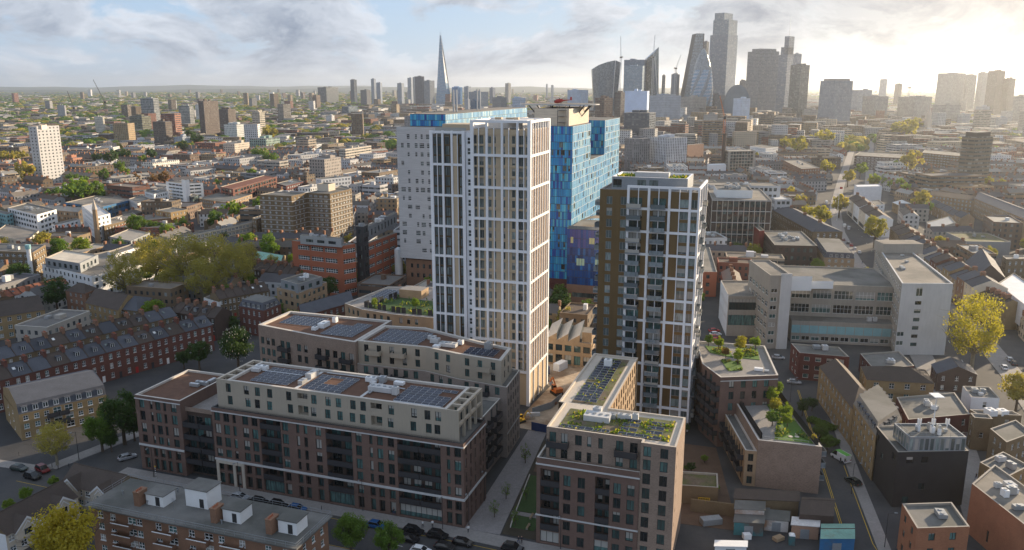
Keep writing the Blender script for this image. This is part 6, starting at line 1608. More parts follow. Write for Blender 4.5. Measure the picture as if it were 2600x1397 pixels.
blk('white_building', 'white modernist block with corner tower beyond the brown tower flats', 14, (4, 2295, 35), (4, 2335, 45), (4, 2552, 22), 'render_white', 'felt', 4, 3.4, 2, 'white', kit=3, lm='the white modernist block')
blk('brick_building', 'small tan block right of the brown tower flats', 10, (4, 2408, 118), (4, 2480, 142), (4, 2548, 108), 'brick_tan', 'felt', 3, 3, 1.2, 'plain')
def brown_towers():
    d1, d2 = W(-1, 0) - W(0, 0), W(0, 1) - W(0, 0); c = q(4, 2140, 520)
    blkp('tower_flats', 'brown brick tower flats with white bands, wing next to the striped maisonettes', 29, corner_ccw(c + d1 * 22, c, c + d2 * 16), 'brick_stock', 'felt', 10, 4.2, 1.6, 'white', lm='the brown tower flats', cat='tower flats', base='concrete_pale')
    c2 = c + d2 * 16 - d1 * 16
    blkp('tower_flats', 'brown brick tower flats with blue-grey balconies, wing nearer the laboratory', 29, corner_ccw(c2 + d1 * 16, c2, c2 + d2 * 26), 'brick_stock', 'felt', 10, 3.4, 2.4, 'white', cat='tower flats', base='concrete_pale')
    c3 = c2 + d2 * 12 + d1 * 8
    blkp('rooftop_storey', 'cream tank room above the brown tower flats', 33, corner_ccw(c3 + d1 * 8, c3, c3 + d2 * 8), 'render_cream', 'felt', 1, 3, 1, 'plain', z0=28.6, nowin=True)
brown_towers()
blk('maisonettes', 'long cream and brown striped maisonette slab behind the plane trees', 11, (4, 1285, 472), (4, 1830, 356), (4, 1842, 340), 'render_cream', 'felt', 4, 3, 2.2, 'white', lm='the striped maisonettes', kit=4, base='brick_stock')
blk('brick_building', 'brown brick mansion block with chimneys beside the striped maisonettes', 14, (4, 1832, 325), (4, 1862, 335), (4, 2002, 290), 'brick_stock', 'felt', 5, 3, 1.2, 'sash', chim=3, rise=.4)
blk('low_building', 'grey-roofed low building behind the sandy obelisk spire', 8, (4, 795, 460), (4, 950, 492), (4, 1088, 432), 'metal_grey', 'concrete', 3, 3.4, 1.6, 'plain')
blk('flats', 'long brown flats with pale roof behind the round green trees', 9, (4, 758, 385), (4, 1012, 318), (4, 965, 285), 'brick_stock', 'felt_warm', 3, 3, 1.4, 'sash', kit=2)
blk('flats', 'brown flats with chimneys left of the yellow gabled flats', 9, (4, 1015, 345), (4, 1240, 325), (4, 1215, 290), 'brick_stock', 'felt_warm', 3, 3, 1.4, 'sash', chim=3, rise=.5)
blk('flats', 'yellow brick flats with white dormer windows below the seven-storey white office', 12, (4, 1130, 268), (4, 1240, 285), (4, 1362, 262), 'brick_yellow', 'felt', 4, 3.2, 1.2, 'sash')
blk('flats', 'brown flats with small chimneys behind the striped maisonettes', 9, (4, 1480, 345), (4, 1700, 330), (4, 1745, 300), 'brick_stock', 'felt', 3, 3, 1.2, 'sash', chim=4, rise=.5)
blk('market_hall', 'low hall with pale green ribbed roof behind the plane tree square', 7, (4, 1845, 618), (4, 2040, 652), (4, 2078, 598), 'brick_stock', 'copper_green', 1, 4, 2, 'plain', 'gable', rise=2)
blk('white_building', 'white and grey house behind the white arched building attic', 11, (4, 780, 570), (4, 840, 590), (4, 1020, 530), 'render_white', 'felt_warm', 3, 4, 1.4, 'plain')
blk('low_building', 'long low block with grey roof between obelisk spire and white arched building', 8, (4, 450, 575), (4, 560, 588), (4, 790, 520), 'brick_tan', 'concrete', 2, 4, 1.4, 'plain')
# sandy obelisk spire and white column
p = q(4, 717, 518); t = thing('spire', 'slender sandy stone obelisk spire rising from low roofs', 'spire', (p.x, p.y, 0)); m = MB()
m.tube((0, 0, 0), (0, 0, 21), 1.7, 1.35, 'brick_tan', 8); m.build('shaft', t); m = MB(); m.tube((0, 0, 21), (0, 0, 27.5), 1.6, .05, 'stone_pale', 8); m.build('tip', t); landmark('the sandy obelisk spire', p)
p = q(4, 240, 805); t = thing('column', 'white cylindrical column with blue cap beside dark trees', 'column', (p.x, p.y, 0)); m = MB()
m.tube((0, 0, 0), (0, 0, 17), .95, .95, 'render_white', 10); m.build('shaft', t); m = MB(); m.tube((0, 0, 17), (0, 0, 19), 1.25, 1.25, 'teal_panel', 10); m.build('cap', t)

# ------------------------------------------------------------------ middle distance, east side: concrete college
def college():
    zT = 25.8
    b = Bld('college', 'large grey concrete college building with pale end wall beside the high street', 'building', q(6, 1690, 800, zT), 0, dep=300); landmark('the grey concrete college', q(6, 1500, 900, 10))
    L_ = lambda r, x, y, z: b.loc(q(r, x, y, z))
    # east wing with pale end wall
    P_ = [L_(6, 1690, 800, zT), L_(6, 2062, 802, zT), L_(6, 1690, 512, zT), L_(6, 1500, 512, zT)]
    W0 = b.loc((0, 0)); occupy([p + b.org for p in P_])
    Lf = (P_[1] - P_[0]).length
    ops = [(Lf * .36, 21.2, 2.2, 3.2, 'white', .15)] + [(Lf * .36, 18.2 - k * 3.0, 2.2, 1.3, 'new', .15) for k in range(6)] + [(Lf * .08, 3.5, 2.4, 1.6, 'white', .1), (Lf * .08, 6.8, 2.4, 1.6, 'white', .1)]
    b.wall(P_[0], P_[1], 0, zT, 'concrete_pale', ops, part='end_wall')
    b.wall(P_[1], P_[2], 0, zT, 'concrete', grid((P_[2] - P_[1]).length, [3, 7, 11, 15, 19], 2.0, 4, 3.0, 'strip'))
    b.wall(P_[2], P_[3], 0, zT, 'concrete'); b.wall(P_[3], P_[0], 0, zT, 'concrete', grid((P_[3] - P_[0]).length, [2, 6, 10, 14, 18, 22], 2.0, 4, 3.2, 'strip'))
    b.flat(P_, zT, 'felt_warm', .5, .5, 'concrete_pale')
    # middle range with window bands
    zM = 20.5; A, B = L_(6, 885, 800, zM), L_(6, 1668, 828, zM); e = (B - A).normalized(); ni = Vector((-e.y, e.x)); L = (B - A).length
    occupy([A + b.org, B + b.org, B + ni * 32 + b.org, A + ni * 32 + b.org])
    ops = [(L * (k + .5) / 5, z, L / 5 * .88, 3.2, 'strip', .3) for k in range(5) for z in (9.6, 15.0)]
    b.wall(A, B, 0, zM, 'concrete', ops, part='middle_wall'); b.wall(B + ni * 32, A + ni * 32, 0, zM, 'concrete', part='middle_wall'); b.wall(A + ni * 32, A, 0, zM, 'concrete', part='middle_wall')
    b.flat([A, B, B + ni * 32, A + ni * 32], zM, 'felt', .45, .4, 'concrete')
    # low front range with teal panels
    A2, B2 = A - ni * 7, B - ni * 7
    n = 11; ops = [(L * (k + .5) / n, .9, L / n * .84, 1.6, 'white', .15) for k in range(n)]
    b.wall(A2, B2, 0, 8.2, 'concrete', ops, part='front_range_wall'); b.wall(B2, B, 0, 8.2, 'concrete', part='front_range_wall'); b.wall(A, A2, 0, 8.2, 'concrete', part='front_range_wall'); b.mb('lower_roof').face([(p.x, p.y, 8.2) for p in (A2, B2, B, A)], 'felt')
    for k in range(12):
        p, r = A2.lerp(B2, (k + .03) / 12) - ni * .06, A2.lerp(B2, (k + .97) / 12) - ni * .06; m = MB(); m.face([(p.x, p.y, 3.6), (r.x, r.y, 3.6), (r.x, r.y, 6.6), (p.x, p.y, 6.6)], 'teal_panel'); m.build('teal_panel', b.e)
    # west stair tower
    zS = 27.0; A, B = L_(6, 735, 742, zS), L_(6, 892, 742, zS); e = (B - A).normalized(); ni = Vector((-e.y, e.x)); L = (B - A).length; Dp = 26
    occupy([A + b.org, B + b.org, B + ni * Dp + b.org, A + ni * Dp + b.org])
    b.wall(A, B, 0, zS, 'concrete', [(L * .22, 2 + k * 3.1, 2.2, 1.5, 'white', .2) for k in range(7)], part='stair_tower_wall'); b.wall(B, B + ni * Dp, 0, zS, 'concrete', part='stair_tower_wall'); b.wall(B + ni * Dp, A + ni * Dp, 0, zS, 'concrete', part='stair_tower_wall'); b.wall(A + ni * Dp, A, 0, zS, 'concrete', grid(Dp, [3, 7, 11, 15, 19], 2, 4, 3, 'strip'), part='stair_tower_wall')
    f = b.mb('pale_fin'); f.box(0, L * .5, -.5, -.01, 0, zS + .6, 'concrete_pale', lambda x, y, z: (A.x + e.x * (x + L * .48) + ni.x * y, A.y + e.y * (x + L * .48) + ni.y * y, z))
    b.flat([A, B, B + ni * Dp, A + ni * Dp], zS, 'felt_warm', .5, .4, 'concrete')
    bx = b.mb('roof_house'); o = B + ni * 5
    bx.box(0, 9, 0, 5, zM - .4, 25.5, 'paint_white', lambda x, y, z: (o.x + e.x * x + ni.x * y, o.y + e.y * x + ni.y * y, z), False, None, 'felt_warm'); bx.box(0, 3, 5, 24, zM - .4, 25.48, 'paint_white', lambda x, y, z: (o.x + e.x * x + ni.x * y, o.y + e.y * x + ni.y * y, z), False, None, 'felt_warm')
    bx = b.mb('roof_house#2'); bx.box(9.01, 18, 3, 8, zM - .4, 23, 'paint_white', lambda x, y, z: (o.x + e.x * x + ni.x * y, o.y + e.y * x + ni.y * y, z), False, None, 'felt')
    t = P_[3].lerp(P_[0], .2); bx = b.mb('roof_house#3'); bx.box(-1, 15, 0, 9, zT - .4, zT + 3.6, 'concrete', lambda x, y, z: (t.x + x, t.y + y - 5, z), False, None, 'felt_warm')
    for k in range(6): p = P_[0].lerp(P_[2], random.uniform(.3, .8)); b.unit(p.x + random.uniform(-2, 2), p.y, zT - .5, 1.2, 1, .8, 'steel')
    for x, y in ((10, -3), (12, -3)): p = A2.lerp(B2, .74) + ni * 3; b.unit(p.x + x - 10, p.y, 8.2, 1.6, 1.0, 1.6, 'concrete_pale')
    # low west block with white side wall
    zL = 15.6; q_ = corner_ccw(L_(6, 372, 778, zL), L_(6, 428, 892, zL), L_(6, 690, 895, zL)); occupy([p + b.org for p in q_])
    L = (q_[2] - q_[1]).length
    b.wall(q_[0], q_[1], 0, zL, 'render_white', grid((q_[1] - q_[0]).length, [5, 10], 2.2, 2.2, .8, 'plain'), part='west_wall'); b.wall(q_[1], q_[2], 0, zL, 'concrete', [(L * .5, z, L * .94, 4.2, 'shop', .3) for z in (4.2, 10.2)], part='west_wall'); b.wall(q_[2], q_[3], 0, zL, 'concrete', part='west_wall'); b.wall(q_[3], q_[0], 0, zL, 'concrete', part='west_wall')
    b.flat(q_, zL, 'felt_warm', .5, .4, 'concrete')
    b.done()
college()
blk('office_building', 'dark brown gridded office with white roof plant behind the college', 29.5, (6, 275, 112), (6, 310, 192), (6, 742, 198), 'brick_dark', 'felt_warm', 7, 3.1, 2.3, 'plain', lm='the dark brown gridded office', hh=.72)
def office_fins():
    pts = [q(6, 275, 112, 29.5), q(6, 310, 192, 29.5), q(6, 742, 198, 29.5)]
    t = thing('facade_frame', 'pale fins and bands over the dark brown gridded office', 'frame', (pts[1].x, pts[1].y, 0), math.atan2((pts[2] - pts[1]).y, (pts[2] - pts[1]).x)); L = (pts[2] - pts[1]).length
    for k in range(12): m = MB(); m.box(-.15, .15, -.35, -.02, 0, 29.4, 'stone_pale'); m.build('fin', t, loc=(L * k / 11, 0, 0))
    for z in (29.0, 23.0, 16.5, 10): m = MB(); m.box(-.1, L + .1, -.4, -.36, 0, .35, 'concrete_pale', None, True); m.build('band', t, loc=(0, 0, z))
office_fins()
blk('rooftop_storey', 'white plant enclosure on the dark brown gridded office', 33.5, (6, 322, 85), (6, 345, 120), (6, 605, 125), 'render_white', 'felt', 1, 4, 2, 'plain', z0=29.0, nowin=True, kit=8)
blk('red_wing', 'dark red metal-clad wing beside the dark brown office', 15, (6, 596, 365), (6, 655, 420), (6, 690, 415), 'red_metal', 'felt_warm', 4, 3, .5, 'plain', nowin=True)
blk('brick_building', 'low brown brick block with white roof edge and crowded roof plant', 13, (6, 678, 415), (6, 765, 522), (6, 1076, 528), 'brick_dark', 'felt', 3, 3, 1.6, 'plain', kit=14, lm='the crowded-roof low block')
blk('brick_building', 'small terracotta cube building between bronze tower and college', 11.4, (6, 150, 714), (6, 346, 718), (6, 292, 538), 'terracotta', 'felt_warm', 3, 4, 1.5, 'plain')
blk('stone_building', 'old stone hospital range with chimneys and grey roofs along the high street', 13, (6, 745, 262), (6, 1040, 425), (6, 1258, 425), 'brick_stock', 'slate', 3, 3.4, 1.2, 'sash', 'hip', rise=3, chim=3, lm='the old stone hospital range')
blk('stone_building', 'slate mansard building with white dormers beside the high street', 9, (6, 1046, 500), (6, 1125, 612), (6, 1345, 622), 'brick_tan', 'slate', 3, 3, 1.2, 'sash', 'mansard')
blk('white_building', 'white roof plant block behind the bronze tower roof', 27, (6, 262, 62), (6, 300, 88), (6, 808, 92), 'concrete_pale', 'felt_warm', 6, 3, 2, 'plain', kit=8)
blk('white_building', 'white terrace block stepping down behind the dark brown office', 20, (6, 640, 130), (6, 770, 190), (6, 890, 190), 'concrete_pale', 'concrete_pale', 5, 3, 2, 'plain', kit=3)
sheet('cleared_site', [q(6, 320, 590), q(6, 610, 590), q(6, 660, 760), q(6, 430, 770)], .05, 'brick_maroon', thick=.05)

# high street frontage, each shop house its own thing
hs = [q(6, 2380, 960, 12), q(6, 2215, 880, 12), q(6, 2020, 650, 12), q(6, 1705, 480, 12), q(6, 1610, 365, 12), q(6, 1310, 170, 12)]
def frontage():
    A, B = q(6, 1700, 490, 11.5), q(6, 2200, 850, 11.5)
    terrace(A, B, 11, 13, 11.5, 'brick_tan', ['slate', 'slate_brown', 'slate'], 'shop house with decorated front', 'along the high street', nf=4, dorm=False, shop=True, walls=['brick_yellow', 'brick_tan', 'brick_orange', 'render_cream', 'brick_stock', 'brick_red', 'brick_tan'], jitter=1.4, sky=False, rise=3)
    C = q(6, 2380, 975, 9); terrace(B + (B - A).normalized() * 1, C, 5, 12, 9, 'brick_yellow', 'slate_brown', 'yellow brick shop house', 'next to the sheeted scaffold', nf=3, dorm=False, shop=True, sky=False, jitter=.3)
    D_ = q(6, 1300, 178, 12); E_ = q(6, 1475, 325, 12)
    terrace(D_, E_, 4, 12, 11.5, 'render_cream', 'slate_brown', 'pale shop house', 'at the far bend of the high street', nf=3, dorm=False, shop=True, sky=False, walls=['render_cream', 'render_white'], jitter=.8)
    F_ = q(6, 1605, 380, 12); terrace(F_, A + (F_ - A).normalized() * 1.5, 3, 13, 11, 'brick_stock', 'slate_brown', 'brown shop house', 'behind the round plane tree', nf=3, dorm=False, shop=True, sky=False, jitter=.5)
    landmark('the high street shops', B)
frontage()
blk('chapel', 'dark brick chapel with large slate roof behind the high street shops', 12, (6, 2150, 640), (6, 2205, 770), (6, 2440, 760), 'brick_dark', 'slate', 2, 5, 1.2, 'plain', 'gable', rise=6, lm='the dark brick chapel')
blk('brick_building', 'brown brick house with white windows beside the dark chapel', 14, (6, 2420, 600), (6, 2450, 625), (6, 2640, 620), 'brick_stock', 'felt_warm', 4, 3, 1.2, 'sash', kit=2)
blk('sheeted_scaffold', 'building wrapped in white plastic sheeting beside the high street', 12, (6, 2382, 802), (6, 2640, 1000), (6, 2760, 900), 'tarpaulin', 'tarpaulin', 3, 4, 2, 'plain', z0=3.0, nowin=True)
blk('brick_building', 'shops under the white plastic sheeting beside the high street', 4.2, (6, 2382, 945), (6, 2640, 1150), (6, 2760, 1050), 'brick_stock', 'felt', 1, 4, 3, 'shop')
blk('library', 'grey metal supermarket box with yellow-green planted roof', 9, (6, 2010, 428), (6, 2162, 495), (6, 2482, 500), 'metal_grey', 'sedum_green', 2, 8, 1, 'plain', nowin=True, lm='the grey planted-roof box', kit=2)
blk('library', 'faceted dark grey hall with angled roof', 8, (6, 1868, 355), (6, 1905, 408), (6, 2078, 358), 'metal_grey', 'metal_grey', 2, 8, 1, 'plain', nowin=True)
blk('flats', 'long yellow brick flats receding to the right edge', 13, (6, 2215, 182), (6, 2590, 335), (6, 2640, 280), 'brick_tan', 'slate', 4, 3, 1.4, 'sash', 'gable', rise=2.5, lm='the long yellow brick flats')
blk('flats', 'yellow brick flats with hipped roof in front of the dark tower block', 11, (6, 1895, 158), (6, 2215, 200), (6, 2220, 165), 'brick_tan', 'slate_brown', 4, 3, 1.4, 'sash', 'gable', rise=2)
blk('flats', 'yellow brick corner flats with hipped roof near the right edge', 13, (6, 2305, 305), (6, 2345, 318), (6, 2590, 345), 'brick_tan', 'slate', 5, 3, 1.4, 'sash', 'hip', rise=2)
terrace(q(6, 1880, 215, 7), q(6, 2120, 330, 7), 5, 8, 7, 'brick_tan', 'slate', 'yellow brick house with slate roof', 'below the yellow brick flats', nf=2, dorm=False, sky=False, jitter=.6, chim=False)
blk('sheeted_scaffold', 'small building fully wrapped in white sheeting beyond the high street', 13, (6, 1345, 80), (6, 1362, 98), (6, 1546, 94), 'tarpaulin', 'tarpaulin', 3, 4, 2, 'plain', nowin=True, lm='the small white-wrapped building')
blk('warehouse', 'low workshop with bright metal hipped roof behind the high street', 7, (6, 1620, 210), (6, 1700, 245), (6, 1800, 240), 'brick_stock', 'steel', 2, 4, 1, 'plain', 'hip', rise=2.4)
blk('white_building', 'white stepped roof building behind the high street bend', 9, (6, 1460, 200), (6, 1500, 232), (6, 1565, 225), 'render_white', 'felt', 3, 4, 1.2, 'plain')
blk('flats', 'long dark flats with balcony bands behind the small white-wrapped building', 15, (3, 1345, 1130), (3, 1700, 1150), (3, 1720, 1120), 'brick_dark', 'felt', 5, 4, 3.2, 'white', lm='the dark balcony flats', base='concrete_pale')
blk('flats', 'brown flats with cream balcony bands left of the dark tower block', 15, (3, 1835, 1110), (3, 2115, 1135), (3, 2125, 1110), 'brick_stock', 'felt', 5, 4, 3.2, 'white')
blk('brick_building', 'long red brick market building with flat roof', 13, (3, 828, 1165), (3, 960, 1228), (3, 1096, 1222), 'brick_orange', 'felt_warm', 4, 3, 1.4, 'sash', kit=3, lm='the red brick market building')
blk('flats', 'white and grey panelled flats with dark window slots', 15, (3, 585, 1062), (3, 700, 1080), (3, 790, 1068), 'render_white', 'felt', 4, 3, 1.0, 'plain')
blk('concrete_frame', 'unfinished grey concrete frame building beside the tall dark chimney', 26, (3, 405, 1090), (3, 430, 1100), (3, 625, 1095), 'concrete', 'concrete', 8, 3.4, 2.9, 'plain', hh=.8, lm='the unfinished concrete frame')
blk('tan_building', 'plain tan-orange building with white side behind the bronze tower', 24, (3, 70, 1055), (3, 80, 1060), (3, 250, 1045), 'plaster_pink', 'felt_warm', 5, 5, .8, 'plain', nowin=True)
blk('sheeted_scaffold', 'white sheeted scaffold below the unfinished concrete frame', 14, (3, 275, 1190), (3, 285, 1200), (3, 412, 1195), 'tarpaulin', 'tarpaulin', 3, 4, 2, 'plain', nowin=True)
# tall dark chimney
p = q(3, 383, 1275); t = thing('industrial_chimney', 'tall dark brown brick chimney standing behind the bronze tower', 'chimney', (p.x, p.y, 0)); hc = top_z(p.y, 343); m = MB(); m.tube((0, 0, 0), (0, 0, hc), 2.5, 1.8, 'brick_dark', 12); m.build('stack', t); m = MB(); m.tube((0, 0, hc), (0, 0, hc + 1.5), 2.1, 2.1, 'brick_dark', 12); m.build('rim', t); landmark('the tall dark chimney', p)
# ------------------------------------------------------------------ towers seen against the horizon
D1, D2 = W(-1, 0) - W(0, 0), W(0, 1) - W(0, 0)
KF = lambda D: D * (1.6 if D < 1250 else 1.38 if D < 2600 else 1.28)   # distances on the ground, metres
def sky_tower(label, x0, xc, x1, yt, D, mat, col, name='tower', steps=(), lm=None, roof=(.2, .2, .2), yb=None, mast=0.0, cat='tower', crown=None):
    if D is not None and yb is None: D = KF(D)
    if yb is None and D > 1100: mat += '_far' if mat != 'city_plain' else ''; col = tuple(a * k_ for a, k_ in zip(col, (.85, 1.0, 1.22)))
    if yb is not None:
        g = G(xc, yb); D = g.y
    z = top_z(D, yt); B = at_px(xc, D, z * .5 + 40)
    if yb is None or xc > 1750:                       # distant towers: turn the plan so that both visible faces have their true share
        az = math.atan2(B.x, B.y); be = min(max(math.atan2(xc - x0, x1 - xc), .2), 1.37); ua = -az - (math.pi / 2 - be); e1, e2 = Vector((-math.cos(ua), -math.sin(ua))), Vector((-math.sin(ua), math.cos(ua)))
    else: ua, e1, e2 = UA, D1, D2
    l1, l2 = reach(B, e1, x0, z * .6), reach(B, e2, x1, z * .6)
    t = thing(name, label, cat, (B.x, B.y, 0), ua); poly = [(-l1, 0), (0, 0), (0, l2), (-l1, l2)]
    occupy([B + e1 * l1, B, B + e2 * l2, B + e1 * l1 + e2 * l2])
    m = MB(); zz = z - 4 if crown else z
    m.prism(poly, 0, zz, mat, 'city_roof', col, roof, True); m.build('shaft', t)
    m = MB()
    if crown: m.prism([(-l1 * .9, l2 * .1), (-l1 * .1, l2 * .1), (-l1 * .1, l2 * .9), (-l1 * .9, l2 * .9)], zz, z, 'city_plain', 'city_roof', crown, roof); m.build('crown_storey', t)
    else:
        for k in range(3): x, y = -l1 * random.uniform(.25, .75), l2 * random.uniform(.25, .75); s = min(l1, l2) * .14; m.box(x - s, x + s, y - s, y + s, z, z + random.uniform(1.5, 3.5), 'city_plain', None, False, col)
        m.build('roof_plant', t)
    for k, (fx0, fx1, h) in enumerate(steps):
        m = MB(); m.prism([(-l1 * fx1, l2 * .05), (-l1 * fx0, l2 * .05), (-l1 * fx0, l2 * .95), (-l1 * fx1, l2 * .95)], z, z + h, mat, 'city_roof', col, roof, True); m.build('upper_tier', t)
    if mast: m = MB(); m.tube((-l1 * .3, l2 * .5, z), (-l1 * .3, l2 * .5, z + mast), .8, .25, 'steel', 6); m.build('mast', t)
    if lm: landmark(lm, B)
    return t, B, l1, l2, z
Z2 = lambda x, y: (850 + x / 2.8622, y / 2.8622)
Z3 = lambda x, y: (1700 + x / 2.8622, y / 2.8622)
Z1 = lambda x, y: (x / 2.8622, y / 2.8622)
def t2(label, x0, xc, x1, yt, D, mat, col, **k): return sky_tower(label, 850 + x0 / 2.8622, 850 + xc / 2.8622, 850 + x1 / 2.8622, yt / 2.8622, D, mat, col, **k)
def t3(label, x0, xc, x1, yt, D, mat, col, **k): return sky_tower(label, 1700 + x0 / 2.8622, 1700 + xc / 2.8622, 1700 + x1 / 2.8622, yt / 2.8622, D, mat, col, **k)
def t1(label, x0, xc, x1, yt, yb, mat, col, **k): return sky_tower(label, x0 / 2.8622, xc / 2.8622, x1 / 2.8622, yt / 2.8622, None, mat, col, yb=yb / 2.8622, **k)
GL, GD, CC, BRN, WHT, TAN = (.12, .17, .22), (.06, .075, .09), (.3, .3, .3), (.12, .085, .065), (.6, .6, .6), (.36, .3, .24)
# the tapering glass spire
def glass_spire():
    D = KF(2700.0); z = top_z(D, 79.7); c = at_px(1127, D, 100) ; c.x += 0
    t = thing('glass_spire_tower', 'very tall tapering blue glass spire on the skyline left of centre', 'skyscraper', (c.x, c.y, 0)); landmark('the tapering glass spire', c)
    k = D / F_PX; wb = 41 * k / 2; ax = (1120.8 - 1127) * k
    base = [(-wb * 1.0, -wb * .35), (-wb * .45, -wb), (wb * .55, -wb), (wb * 1.0, -wb * .3), (wb * .7, wb), (-wb * .7, wb)]
    for i in range(6):
        m = MB(); a, b = base[i], base[(i + 1) % 6]; ht = z * (1.0 - .05 * ((i * 7) % 3))
        ta, tb = (a[0] * .05 + ax, a[1] * .05), (b[0] * .05 + ax, b[1] * .05)
        n = 24
        for j in range(n):
            f0, f1 = j / n, (j + .94) / n; L = lambda p, tp, f: (p[0] + (tp[0] - p[0]) * f, p[1] + (tp[1] - p[1]) * f, ht * f)
            m.face([L(a, ta, f0), L(b, tb, f0), L(b, tb, f1), L(a, ta, f1)], 'glass_spire')
        m.build('glass_facet', t)
    m = MB(); m.loft([[(p[0] * .97, p[1] * .97, 0) for p in base], [(p[0] * .04 + ax, p[1] * .04, z * .95) for p in base]], 'metal_grey'); m.build('core', t)
glass_spire()
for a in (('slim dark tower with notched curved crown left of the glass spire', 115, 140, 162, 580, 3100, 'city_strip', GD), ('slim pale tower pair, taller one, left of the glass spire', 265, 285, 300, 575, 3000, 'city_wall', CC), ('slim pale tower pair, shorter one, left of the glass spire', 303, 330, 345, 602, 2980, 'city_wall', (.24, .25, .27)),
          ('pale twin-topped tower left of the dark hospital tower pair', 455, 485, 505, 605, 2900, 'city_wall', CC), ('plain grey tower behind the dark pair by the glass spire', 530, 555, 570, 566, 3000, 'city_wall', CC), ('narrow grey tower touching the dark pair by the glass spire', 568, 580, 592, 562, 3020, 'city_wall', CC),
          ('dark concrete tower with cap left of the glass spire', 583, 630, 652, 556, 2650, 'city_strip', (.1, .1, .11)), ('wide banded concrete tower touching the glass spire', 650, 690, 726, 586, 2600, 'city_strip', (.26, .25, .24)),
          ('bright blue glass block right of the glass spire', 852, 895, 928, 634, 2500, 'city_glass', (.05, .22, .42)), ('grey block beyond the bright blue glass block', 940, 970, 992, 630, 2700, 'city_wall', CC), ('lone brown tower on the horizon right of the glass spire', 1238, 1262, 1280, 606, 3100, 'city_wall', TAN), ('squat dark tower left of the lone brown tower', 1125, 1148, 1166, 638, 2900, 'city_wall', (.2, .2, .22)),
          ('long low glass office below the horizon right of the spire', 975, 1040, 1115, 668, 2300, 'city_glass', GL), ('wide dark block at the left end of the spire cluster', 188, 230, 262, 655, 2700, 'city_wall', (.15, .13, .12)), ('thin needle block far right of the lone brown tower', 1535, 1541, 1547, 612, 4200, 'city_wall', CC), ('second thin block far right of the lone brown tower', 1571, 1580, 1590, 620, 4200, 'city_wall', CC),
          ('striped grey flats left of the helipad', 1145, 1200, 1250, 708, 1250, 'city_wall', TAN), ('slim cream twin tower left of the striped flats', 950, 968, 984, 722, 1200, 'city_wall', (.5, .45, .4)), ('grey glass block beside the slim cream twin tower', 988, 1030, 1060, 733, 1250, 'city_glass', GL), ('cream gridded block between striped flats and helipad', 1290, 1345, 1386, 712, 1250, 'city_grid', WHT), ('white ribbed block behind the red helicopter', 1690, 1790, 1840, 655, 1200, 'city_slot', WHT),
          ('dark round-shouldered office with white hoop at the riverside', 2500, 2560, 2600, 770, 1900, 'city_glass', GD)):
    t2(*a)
# curved-top tower that swells towards its roof
def swelling_tower():
    D = KF(1650.0); t = thing('curved_tower', 'glass tower swelling outwards to a curved domed top', 'skyscraper', (0, 0, 0)); k = D / F_PX
    zt = top_z(D, 440 / 2.8622); zl = top_z(D, 505 / 2.8622); c = at_px(850 + 1968 / 2.8622, D, 100); t.location = (c.x, c.y, 0); landmark('the swelling curved tower', c)
    rings = []
    for j in range(17):
        f = j / 16; w = (78 + 22 * f ** 1.5) / 2.8622 * k; dp = w * .55; rings.append([(x * w, y * dp, None) for x, y in ((-1, -.6), (-.6, -.95), (0, -1), (.6, -.95), (1, -.6), (1, .8), (-1, .8))])
    hs_ = [zl, zl + (zt - zl) * .45, zl + (zt - zl) * .8, zt, zt - 6, zt - 10, zl]
    m = MB()
    for j in range(16):
        for i in range(7):
            g = lambda rr, f, i_: (rr[i_][0], rr[i_][1], hs_[i_] * f)
            a = g(rings[j], j / 16, i); b = g(rings[j], j / 16, (i + 1) % 7); c_ = g(rings[j + 1], (j + 1) / 16, (i + 1) % 7); d = g(rings[j + 1], (j + 1) / 16, i)
            m.face([a, b, c_, d], 'glass_tower' if i != 4 else 'city_strip', [(0, a[2]), (30, b[2]), (30, c_[2]), (0, d[2])], (.14, .17, .2))
    m.build('glass_body', t); m = MB(); m.face([(rings[16][i][0], rings[16][i][1], hs_[i]) for i in range(7)], 'glass_tower'); m.build('domed_top', t)
    for i in (3, 4):
        m = MB()
        for j in range(16): m.tube((rings[j][i][0], rings[j][i][1] - .5, hs_[i] * j / 16), (rings[j + 1][i][0], rings[j + 1][i][1] - .5, hs_[i] * (j + 1) / 16), 1.0, 1.0, 'paint_white', 4)
        m.build('white_edge', t)
swelling_tower()
t2('flat-topped glass office tower right of the swelling tower', 2098, 2245, 2266, 434, 1600, 'city_glass', GL, lm='the flat-topped glass office tower')
t2('paler lower glass front before the flat-topped office tower', 2099, 2235, 2246, 478, 1560, 'city_glass', (.3, .36, .38))
